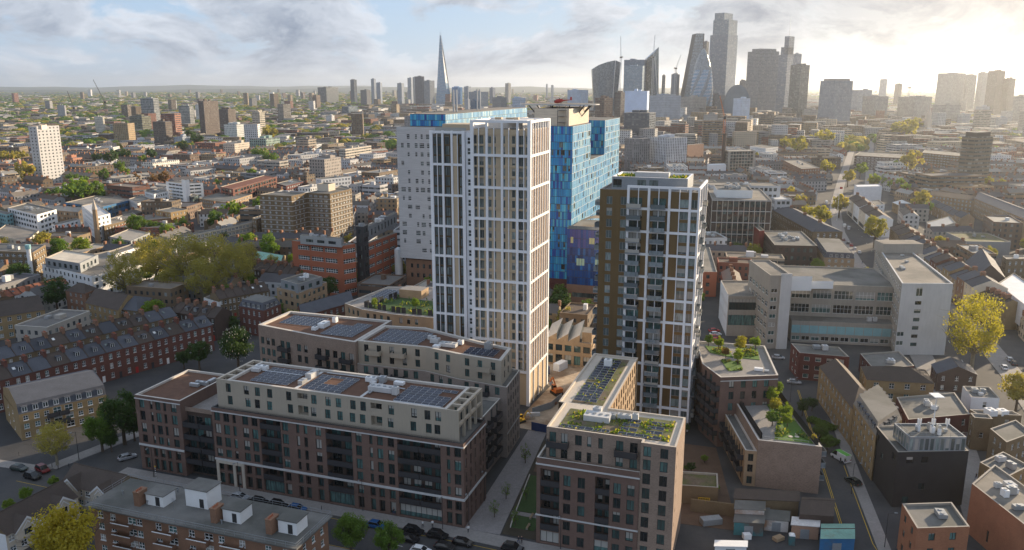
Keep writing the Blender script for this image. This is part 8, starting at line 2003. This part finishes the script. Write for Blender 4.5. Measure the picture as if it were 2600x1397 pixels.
# ------------------------------------------------------------------ trees seen in the photograph
Yl, Br, Gn, Dk, Ol, Ru = 'leaf_yellow', 'leaf_bright', 'leaf_green', 'leaf_dark', 'leaf_olive', 'leaf_rust'
for x, y, r in ((900, 715, 150), (1120, 600, 150), (1330, 600, 170), (1550, 610, 165), (1700, 665, 150), (1790, 610, 110), (1240, 780, 95), (1470, 760, 130), (1620, 800, 90), (1030, 640, 90)): tree(4, x, y, r, Ol, 'airy', 1.15)
for r_, lst in ((4, ((300, 510, 90, Ol), (440, 550, 90, Gn), (590, 530, 75, Br), (140, 730, 90, Dk), (400, 860, 110, Dk), (990, 370, 75, Gn), (1110, 385, 55, Gn), (1210, 410, 60, Br), (1320, 370, 60, Gn), (1270, 350, 45, Ru), (1720, 250, 80, Br), (1880, 220, 65, Br), (1560, 335, 70, Gn), (1650, 265, 60, Gn), (1950, 520, 90, Gn), (1800, 500, 75, Br), (2060, 560, 40, Gn), (560, 110, 100, Gn), (690, 125, 80, Gn), (620, 105, 90, Br), (440, 140, 60, Gn), (370, 150, 50, Gn), (1700, 1090, 60, Dk), (1440, 1300, 90, Dk), (1330, 1335, 60, Dk), (20, 820, 45, Br), (1590, 75, 40, Br))),
    (5, ((1640, 930, 95, Dk), (1690, 1040, 85, Ol), (1840, 980, 75, Gn), (1600, 1010, 60, Gn), (270, 330, 28, Br))),
    (7, ((880, 370, 165, Dk), (725, 480, 125, Gn), (965, 450, 90, Dk), (800, 560, 70, Dk), (190, 960, 55, Br), (60, 1040, 45, Br), (390, 870, 40, Br))),
    (8, ((110, 1230, 140, Gn), (390, 1275, 125, Gn))),
    (9, ((970, 320, 55, Dk), (1040, 300, 45, Dk), (1100, 500, 60, Gn), (1150, 585, 55, Gn), (2540, 200, 120, Ol))),
    (6, ((1500, 400, 95, Yl), (1010, 270, 60, Yl), (1110, 300, 75, Yl), (880, 140, 50, Ol), (960, 190, 55, Ol), (1240, 210, 75, Ol), (1490, 50, 45, Yl), (1580, 60, 35, Br), (1640, 70, 35, Br), (1710, 100, 45, Br), (1820, 180, 75, Ol), (1880, 240, 50, Gn))),
    (3, ((840, 1030, 50, Yl), (930, 1045, 70, Yl), (890, 1000, 35, Yl), (1060, 1000, 55, Yl), (1140, 1000, 65, Yl), (1200, 1010, 45, Yl), (1330, 1000, 32, Yl), (1150, 1200, 58, Yl), (1390, 1220, 50, Br), (1300, 1275, 55, Ol), (1490, 1305, 48, Br), (1570, 1300, 40, Br), (1620, 1335, 38, Br), (1680, 1335, 45, Br), (1760, 1160, 80, Ol), (1645, 1200, 40, Gn), (1910, 1290, 48, Yl), (2000, 1310, 50, Yl), (1660, 940, 62, Yl), (1740, 930, 72, Yl), (1790, 900, 52, Yl), (2330, 1320, 45, Yl), (605, 1030, 28, Yl), (625, 1130, 28, Yl), (2420, 1340, 50, Yl), (2070, 1340, 40, Yl))),
    (1, ((660, 1265, 48, Gn), (750, 1265, 48, Gn), (905, 1235, 42, Br), (1880, 1110, 70, Gn), (1960, 1140, 60, Gn), (1840, 1270, 55, Gn), (860, 1200, 45, Gn), (180, 1240, 75, Ol), (100, 1140, 50, Ol), (30, 1140, 48, Ol), (170, 1135, 45, Ol), (1030, 1160, 42, Br), (1610, 1260, 32, Br), (1100, 1120, 45, Dk), (800, 1130, 60, Dk), (900, 1115, 55, Dk), (700, 1140, 45, Dk), (1000, 1305, 50, Ru), (1100, 1300, 48, Ru), (1190, 1290, 48, Ru), (520, 1290, 50, Gn), (1330, 1060, 45, Dk), (1390, 990, 55, Dk), (1440, 1010, 50, Dk), (1960, 950, 55, Ol), (920, 1290, 45, Br), (600, 1330, 60, Gn)))):
    for x, y, r, lf in lst: tree(r_, x, y, r, lf)
tree(6, 2235, 1120, 200, Yl, 'airy', 1.35, 'large golden plane tree beside the pale end wall of the college')
tree(7, 480, 1270, 270, 'leaf_sun_painted', 'near', 1.0, 'big golden yellow tree with sunlight painted into its leaves in the bottom left foreground')
tree(7, 390, 560, 130, Ol, 'airy', 1.1, 'thin olive street tree in front of the yellow brick mansard flats')
t = tree(4, 1720, 1240, 130, Dk, 'near', 1.05, 'dark chestnut tree with white blossom candles beside the pale solar block')
c = [k for k in t.children if k.name.startswith('crown')][0]; m = MB(); rr = random.Random(4)
for i in range(120):
    d = Vector((rr.gauss(0, 1), rr.gauss(0, 1), rr.gauss(0, 1) + .3)).normalized() * rr.uniform(.85, 1.02); m.tube(d - Vector((0, 0, .03)), d + Vector((0, 0, .05)), .016, .003, 'blossom_white', 4)
bl = m.build('blossom', t, 'stuff'); bl.location, bl.scale = c.location, c.scale
for x, y, r in ((1245, 930, 40), (1160, 1060, 42), (1310, 1110, 48), (1385, 660, 45), (1390, 950, 34)): tree(8, x, y, r, Gn, 'sapling', 1.5)
for x, y, r in ((120, 480, 40), (160, 760, 40)): tree(9, x, y, r, Dk, 'mid', .8)
for i, (x, y) in enumerate(TSPOTS[:max(0, 284 - len(TREES))]):
    plant(x, y, 0, random.uniform(2.6, 4.6), random.choice([Gn, Br, Br, Gn, Dk, Ol] if x < 100 else [Yl, Yl, Br, Ol, Gn]))
for u, v, r_ in ((31, 30, .9), (33, 38, 1.1), (30.5, 44, 1.0), (34, 50, 1.2), (36, 28, 1.0), (38, 36, .9), (21, 37.5, .8), (24, 37.4, .7)):
    p = W(u, v); plant(p.x, p.y, .05, r_, random.choice([Gn, Dk, Br]), 'mid', .7)
# hedges along the eastern street
for i, (x, y, w) in enumerate(((1105, 470, 7), (1160, 590, 4))):
    p = q(9, x, y); m = MB(); rr = random.Random(i)
    for k in range(2200):
        a = Vector((rr.uniform(-w, w) * .6, rr.uniform(-1.3, 1.3), rr.uniform(.1, 1.3))); s = rr.uniform(.08, .2); n = Vector((rr.uniform(-1, 1), rr.uniform(-1, 1), rr.uniform(0, 1))).normalized(); e = n.orthogonal() * s; f = n.cross(e)
        m.face([a - e, a + f, a + e, a - f], 'leaf_green')
    tag(m.build('hedge', loc=(p.x, p.y, 0), rz=R(-58)), ('long' if i == 0 else 'short') + ' clipped hedge in the planted strip of the eastern street', 'hedge')

# ------------------------------------------------------------------ vehicles
CARM = {}
def car_meshes(kind):
    if kind in CARM: return CARM[kind]
    L, Wd, H_ = {'car': (4.4, 1.8, 1.45), 'suv': (4.6, 1.9, 1.68), 'van': (5.3, 2.0, 2.3)}[kind]; x = L / 2; w = Wd / 2; m = MB()
    hd = .88 if kind != 'van' else 1.15
    sec = [(-x, .42, .62, .9), (-x + .15, .3, hd, .96), (-x * .5, .26, hd + .04, 1), (0, .26, hd + .04, 1), (x * .5, .26, hd, 1), (x - .3, .28, hd - .16, .95), (x, .4, hd - .3, .86)]
    m.loft([[(a, -w * f, lo), (a, w * f, lo), (a, w * f, (lo + hi) / 2 + .1), (a, w * f * .94, hi), (a, -w * f * .94, hi), (a, -w * f, (lo + hi) / 2 + .1)] for a, lo, hi, f in sec], 'car_black')
    if kind == 'van': m.box(-x * .97, x * .5 - .9, -w * .93, w * .93, hd, H_ - .07, 'car_black')
    body = m.mesh('body')
    m = MB(); f0, f1, b0, b1 = (x * .52, x * .16, -x * .88, -x * .62) if kind != 'van' else (x * .82, x * .5, -x * .97, -x * .95)
    lo = [(b0, -w * .92, hd), (f0, -w * .92, hd), (f0, w * .92, hd), (b0, w * .92, hd)]; hi = [(b1, -w * .74, H_ - .06), (f1, -w * .74, H_ - .06), (f1, w * .74, H_ - .06), (b1, w * .74, H_ - .06)]
    for i in range(4): m.face([lo[i], lo[(i + 1) % 4], hi[(i + 1) % 4], hi[i]], 'car_glass')
    cab = m.mesh('windows'); m = MB()
    m.loft([[(p[0], p[1], H_ - .06) for p in hi], [(p[0] * .96, p[1] * .92, H_) for p in hi]], 'car_black')
    for i in range(4): m.tube(lo[i], hi[i], .05, .05, 'car_black', 4)
    roof = m.mesh('roof'); m = MB(); m.tube((0, -.11, 0), (0, .11, 0), .33, .33, 'rubber', 14); wh = m.mesh('wheel'); m = MB(); m.tube((0, -.13, 0), (0, .13, 0), .2, .2, 'chrome', 10); SUB[wh.name] = ('rim', m.mesh('rim'))
    m = MB(); m.box(-.03, .03, -.2, .2, -.07, .07, 'lamp_white'); hl = m.mesh('headlight'); m = MB(); m.box(-.03, .03, -.2, .2, -.08, .08, 'lamp_red'); tl = m.mesh('tail_light')
    CARM[kind] = (body, cab, roof, wh, hl, tl, x, w, hd); return CARM[kind]
def car(p, rz, paint, label, kind='car', roofp=None, group=None, name=None):
    body, cab, roof, wh, hl, tl, x, w, hd = car_meshes(kind); t = thing(name or ('parked_van' if kind == 'van' else 'parked_car'), label, 'van' if kind == 'van' else 'car', (p[0], p[1], .03), rz, group)
    for nm, me, mt in (('body', body, paint), ('windows', cab, None), ('roof', roof, roofp or paint)):
        o = obj(nm, me, t)
        if mt:
            for s in o.material_slots: s.link = 'OBJECT'; s.material = MATS[mt]
    for a in (-.62, .62):
        for b in (-1, 1): obj('wheel', wh, t, (x * a, (w - .06) * b, .33))
    for b in (-1, 1): obj('headlight', hl, t, (x - .06, w * .62 * b, hd - .36)); obj('tail_light', tl, t, (-x + .05, w * .66 * b, hd - .2))
SV = R(90) + UA
for r_, x, y, rz, pt, lb, kd in ((7, 925, 692, R(40), 'car_silver', 'silver saloon car beside the west end of the brown brick block', 'car'), (7, 138, 772, UA, 'car_green', 'dark car at the junction, farthest from the kerb corner', 'car'), (7, 235, 832, UA - .1, 'car_black', 'black car waiting at the junction mouth', 'suv'), (7, 308, 782, UA - .3, 'car_red', 'dark red car turning at the street corner', 'suv'),
    (7, 1742, 982, UA, 'car_silver', 'grey car, first in the row parked below the brown brick block', 'car'), (7, 1880, 1012, UA, 'car_black', 'black car parked between grey car and another black car', 'car'), (7, 2018, 1040, UA, 'car_black', 'black car parked just behind the blue car', 'suv'), (7, 2158, 1066, UA, 'car_blue', 'blue hatchback parked at the end of the row', 'car'),
    (8, 305, 1186, UA, 'car_blue', 'blue car half hidden by the round street trees', 'car'), (8, 568, 1228, UA, 'car_black', 'black car parked right of the round street trees', 'suv'), (8, 540, 1285, UA, 'car_black', 'dark car partly behind the street tree at the bottom', 'car'), (8, 745, 1258, UA, 'car_black', 'black people carrier parked by the pavement', 'suv'), (8, 800, 1342, UA, 'car_black', 'black saloon driving in the middle of the street', 'car'), (8, 930, 1312, UA, 'car_black', 'black taxi-like saloon ahead near the passage mouth', 'car'), (8, 625, 1372, UA, 'car_white', 'white car at the bottom edge of the street', 'car'), (8, 1292, 1352, UA, 'car_black', 'black car parked beside the garden entrance', 'suv'),
    (9, 1335, 868, R(110), 'car_green', 'dark green estate car parked in the eastern street', 'car'), (9, 905, 148, UA, 'car_silver', 'silver car parked behind the maroon flats', 'car'), (9, 2432, 42, R(70), 'car_white', 'white car on the high street near the golden plane tree', 'car'), (6, 2470, 1350, R(70), 'car_silver', 'silver car on the high street in front of the sheeted scaffold', 'car'), (6, 790, 1335, UA, 'car_silver', 'grey car parked at the foot of the college stair tower', 'car'),
    (6, 325, 1140, R(10), 'paint_red', 'red car, farthest of the row behind the roof garden block', 'car'), (6, 335, 1165, R(10), 'car_white', 'white car between the red cars behind the roof garden block', 'car'), (6, 330, 1188, R(10), 'paint_red', 'red car, third of the row behind the roof garden block', 'car'), (6, 340, 1208, R(10), 'paint_red', 'red car, nearest of the row behind the roof garden block', 'car'),
    (6, 1265, 482, R(72), 'car_red', 'dark red car, farthest in the high street queue by the mansard building', 'car'), (6, 1298, 506, R(72), 'car_black', 'black car, second in the high street queue', 'car'), (6, 1322, 522, R(72), 'paint_red', 'red car, third in the high street queue', 'car'), (6, 1346, 546, R(72), 'car_white', 'white car, fourth in the high street queue', 'car'), (6, 1380, 573, R(72), 'car_white', 'white car, nearest in the high street queue', 'car'), (6, 1270, 385, R(70), 'car_white', 'white van far up the high street', 'van'), (6, 1302, 402, R(70), 'car_silver', 'silver van far up the high street behind the white one', 'van'), (6, 1140, 215, R(70), 'car_white', 'white van at the distant end of the high street', 'van'), (9, 2500, 12, R(70), 'car_black', 'black car on the high street above the white car', 'car')):
    car(q(r_, x, y, .7), rz, pt, lb, kd)
car(q(9, 1245, 692, 1.0), R(112), 'car_white', 'white van with green roof parked in the eastern street', 'van', 'van_green', name='parked_van')

# ------------------------------------------------------------------ people
def person_mesh(seed, top, legs):
    me = bpy.data.meshes.new('person'); s = .16 if seed % 2 else .1
    V = [(0, 0, .95), (0, 0, 1.2), (0, 0, 1.42), (0, 0, 1.54), (0, .02, 1.66), (0, .02, 1.78), (.1, s, .5), (.1, s * 1.6 - .05, .06), (.1, s * 1.6 + .12, .03), (-.1, -s, .5), (-.1, -s * 1.6 - .1, .08), (-.1, -s * 1.6 + .06, .03), (.2, 0, 1.4), (.26, -s * .8, 1.14), (.26, -s * .4, .9), (-.2, 0, 1.4), (-.26, s * .8, 1.14), (-.26, s, .9), (.1, 0, .9), (-.1, 0, .9)]
    Ed = [(0, 1), (1, 2), (2, 3), (3, 4), (4, 5), (0, 18), (18, 6), (6, 7), (7, 8), (0, 19), (19, 9), (9, 10), (10, 11), (2, 12), (12, 13), (13, 14), (2, 15), (15, 16), (16, 17)]
    me.from_pydata(V, Ed, []); o = bpy.data.objects.new('tmp', me); COL.objects.link(o); o.modifiers.new('s', 'SKIN')
    rad = [.15, .15, .15, .055, .09, .06, .07, .045, .04, .07, .045, .04, .07, .05, .035, .07, .05, .035, .1, .1]
    for i, r in enumerate(rad): me.skin_vertices[0].data[i].radius = (r, r * .8 if i < 3 else r)
    me.skin_vertices[0].data[0].use_root = True
    u = o.modifiers.new('d', 'SUBSURF'); u.levels = u.render_levels = 1
    n = bpy.data.meshes.new_from_object(o.evaluated_get(bpy.context.evaluated_depsgraph_get())); bpy.data.objects.remove(o)
    n.materials.clear()
    for k in (legs, top, 'skin', 'bark'): n.materials.append(MATS[k])
    for p in n.polygons:
        z = p.center.z; p.material_index = 0 if z < .93 and abs(p.center.x) < .21 else 1 if z < 1.5 and z > .98 else 2 if z < 1.72 else 3; p.use_smooth = True
    return n
PM = [person_mesh(0, 'cloth_white', 'cloth_dark'), person_mesh(1, 'cloth_dark', 'cloth_blue'), person_mesh(2, 'cloth_dark', 'cloth_dark')]
for r_, x, y, k, lb in ((8, 640, 1215, 0, 'person in white top walking on the pavement left of two pedestrians'), (8, 710, 1212, 0, 'person in white top walking nearer the lamp post on the pavement'), (8, 970, 1250, 0, 'person in white top crossing at the passage mouth'), (8, 1335, 1330, 1, 'person in dark jacket standing beside the black car by the garden'), (8, 1358, 1330, 2, 'person in dark clothes standing right of another by the garden'), (8, 430, 1120, 1, 'person in dark clothes under the brown brick block by the street trees'), (9, 1240, 748, 2, 'person in black standing at the front of the white van'), (9, 1272, 752, 1, 'person in dark jacket standing right of the white van front'), (7, 1090, 780, 2, 'person in dark clothes at the west corner of the brown brick block')):
    p = q(r_, x, y); tag(obj('person', PM[k], None, (p.x, p.y, .13), random.uniform(0, 6)), lb, 'person')

rr = random.Random(77)
for i in range(46):
    k = rr.choice((0, 1, 2, 3, 3, 4)); a, c_ = high[k], high[k + 1]; p = a.lerp(c_, rr.random()); d = (c_ - a).normalized(); p = p + Vector((-d.y, d.x)) * rr.choice((-1, 1)) * rr.uniform(9.5, 15.5)
    tag(obj('person', PM[rr.randrange(3)], None, (p.x, p.y, .15), rr.uniform(0, 6)), 'tiny pedestrian on the pavement of the high street', 'person', 'pedestrians on the high street pavement')
# ------------------------------------------------------------------ street furniture
m = MB(); m.tube((0, 0, 0), (0, 0, 1.0), .1, .08, 'metal_dark', 8); m.tube((0, 0, 1.0), (0, 0, 7.6), .075, .05, 'metal_dark', 8); LP_ = m.mesh('pole')
m = MB(); m.tube((0, 0, 7.5), (0, -1.2, 7.9), .04, .035, 'metal_dark', 6); LA_ = m.mesh('arm'); m = MB(); m.box(-.12, .12, -1.7, -1.1, 7.84, 7.98, 'metal_grey', None, True); LH_ = m.mesh('lamp_head')
for i, (r_, x, y, lb) in enumerate(((7, 1120, 845, 'by the west corner of the brown brick block'), (7, 1745, 958, 'above the grey parked car'), (8, 205, 1090, 'beside the round street trees'), (8, 785, 1225, 'near the black people carrier'), (8, 975, 1195, 'at the passage mouth'), (8, 1640, 1368, 'in front of the L-shaped block'), (9, 1320, 968, 'beside the dark green estate car'), (9, 1562, 1355, 'by the small orange-red brick block'), (7, 575, 720, 'among the dark trees at the street corner'), (8, 1090, 1020, 'halfway along the paved passage'), (9, 875, 300, 'behind the buff roof garden block'))):
    p = q(r_, x, y); t = thing('street_lamp', f'dark steel street lamp {lb}', 'street lamp', (p.x, p.y, .1), UA + (0 if r_ != 9 else 1.6), 'street lamps'); obj('pole', LP_, t); obj('arm', LA_, t); obj('lamp_head', LH_, t)
m = MB(); m.tube((0, 0, 0), (0, 0, .95), .08, .07, 'metal_dark', 8); m.tube((0, 0, .95), (0, 0, 1.03), .1, .05, 'metal_dark', 8); BM_ = m.mesh('bollard')
for i, (x, y) in enumerate(((380, 775), (425, 788), (503, 775), (2337, 1085), (140, 690))):
    p = q(7, x, y); tag(obj('bollard', BM_, None, (p.x, p.y, .1)), ['black bollard on the street corner, first from the junction', 'black bollard on the street corner, second from the junction', 'black bollard on the street corner, third from the junction', 'black bollard on the pavement beside the blue hatchback', 'black bollard by the hedge of the yellow mansard flats'][i], 'bollard', 'bollards')
m = MB(); m.tube((0, 0, 0), (0, 0, 2.6), .07, .07, 'paint_white', 8)
for k in range(4): m.tube((0, 0, .2 + k * .6), (0, 0, .5 + k * .6), .075, .075, 'metal_dark', 8)
p = q(7, 1135, 848); t = thing('crossing_beacon', 'striped pole with yellow globe beside the west corner crossing', 'beacon', (p.x, p.y, .1)); obj('pole', m.mesh('pole'), t); m = MB(); m.tube((0, 0, 2.6), (0, 0, 2.8), .1, .22, 'paint_yellow', 10); m.tube((0, 0, 2.8), (0, 0, 3.05), .22, .08, 'paint_yellow', 10); m.build('globe', t)
# benches in the garden passage
for i, (x, y) in enumerate(((1405, 1215), (1430, 1140))):
    p = q(8, x, y); t = thing('bench', ('nearer' if i == 0 else 'farther') + ' timber bench beside the lawn of the garden passage', 'bench', (p.x, p.y, .16), SV); 
    for k in range(3): m = MB(); m.box(-1.1, 1.1, -.06, .06, .42, .48, 'brick_tan', None, True); m.build('slat', t, loc=(0, (k - 1) * .16, 0))
    for s in (-.9, .9): m = MB(); m.box(-.05, .05, -.22, .22, 0, .42, 'concrete'); m.build('leg', t, loc=(s, 0, 0))
# red rescue helicopter on the helipad
p = q(2, 1632, 757, 84.0); t = thing('helicopter', 'red rescue helicopter parked on the rooftop helipad', 'helicopter', (p.x, p.y, 83.92), R(155)); t.scale = (.72,) * 3; m = MB(); rings = []
for x, r, z in ((3.6, .1, 1.5), (3.2, .7, 1.5), (2.0, 1.15, 1.75), (.4, 1.3, 1.95), (-1.4, 1.1, 2.1), (-2.6, .5, 2.3)): rings.append([(x, r * .85 * math.cos(a * .785), z + r * math.sin(a * .785)) for a in range(8)])
m.loft(rings, 'paint_red'); m.build('fuselage', t); m = MB(); m.tube((-2.4, 0, 2.3), (-7.6, 0, 2.7), .4, .18, 'paint_red', 8); m.build('tail_boom', t)
m = MB(); m.box(-8.2, -7.0, -.06, .06, 2.4, 4.4, 'paint_red'); m.box(-7.6, -6.9, -1.2, 1.2, 2.7, 2.78, 'paint_red'); m.build('tail_fin', t); m = MB(); m.box(2.1, 3.3, -.72, .72, 1.75, 2.35, 'car_glass'); m.build('cockpit_glass', t)
m = MB(); m.tube((0, 0, 3.1), (0, 0, 3.8), .25, .15, 'metal_dark', 8); m.build('rotor_mast', t)
for k in range(4): m = MB(); m.box(.1, 5.4, -.14, .14, 3.72, 3.78, 'metal_dark', None, True); m.build('rotor_blade', t, rz=k * math.pi / 2 + .35)
for s in (-1, 1): m = MB(); m.tube((-2, s * 1.1, .1), (2.2, s * 1.1, .1), .07, .07, 'metal_dark', 6); m.tube((-1, s * 1.1, .1), (-1, s * .6, 1.1), .05, .05, 'metal_dark', 5); m.tube((1.2, s * 1.1, .1), (1.2, s * .6, 1.1), .05, .05, 'metal_dark', 5); m.build('skid', t)
# flag on the old hospital range
p = q(6, 1215, 345); t = thing('flagpole', 'white flagpole with red flag beside the high street', 'flagpole', (p.x, p.y, 0)); m = MB(); m.tube((0, 0, 0), (0, 0, 24), .14, .08, 'paint_white', 6); m.build('pole', t); m = MB(); m.box(.1, 2.0, -.03, .03, 22.2, 23.6, 'paint_red', None, True); m.build('flag', t)

# ------------------------------------------------------------------ labels that single out the many ordinary houses and trees
def near_landmark(x, y):
    best = None
    for ph, a, b in LM:
        d = math.hypot(a - x, b - y)
        if best is None or d < best[0]: best = (d, ph)
    return best[1]
def autolabel(items):
    g = {}
    for o, x, y, desc, h in items: g.setdefault((desc, near_landmark(x, y)), []).append((P(x, y, h)[0], o))
    for (desc, ph), lst in g.items():
        lst.sort(key=lambda e: e[0]); n = len(lst)
        for i, (_, o) in enumerate(lst):
            o['label'] = f'{desc} near {ph}' if n == 1 else f'{ordn(i)} {desc} from the left near {ph}'
autolabel(AUTO)
autolabel([(t, x, y, LEAFNAME[lf] + (' roof garden tree' if t.location.z > 3 else ' tree'), zc) for t, x, y, lf, zc in TREES])
# ------------------------------------------------------------------ haze
mb = MB(); mb.box(-27000, 27000, -4000, 27000, -1.0, 325, 'asphalt', None, True)
hz = mb.build('haze'); hz['kind'] = 'stuff'
m, N, Lk = _mat('haze_air')
pv = N.new('ShaderNodeVolumePrincipled'); pv.inputs['Color'].default_value = (0.88, 0.93, 1.0, 1); pv.inputs['Density'].default_value = 0.000052; pv.inputs['Anisotropy'].default_value = 0.7
o_ = N.new('ShaderNodeOutputMaterial'); Lk.new(pv.outputs[0], o_.inputs['Volume'])
hz.data.materials.clear(); hz.data.materials.append(m)
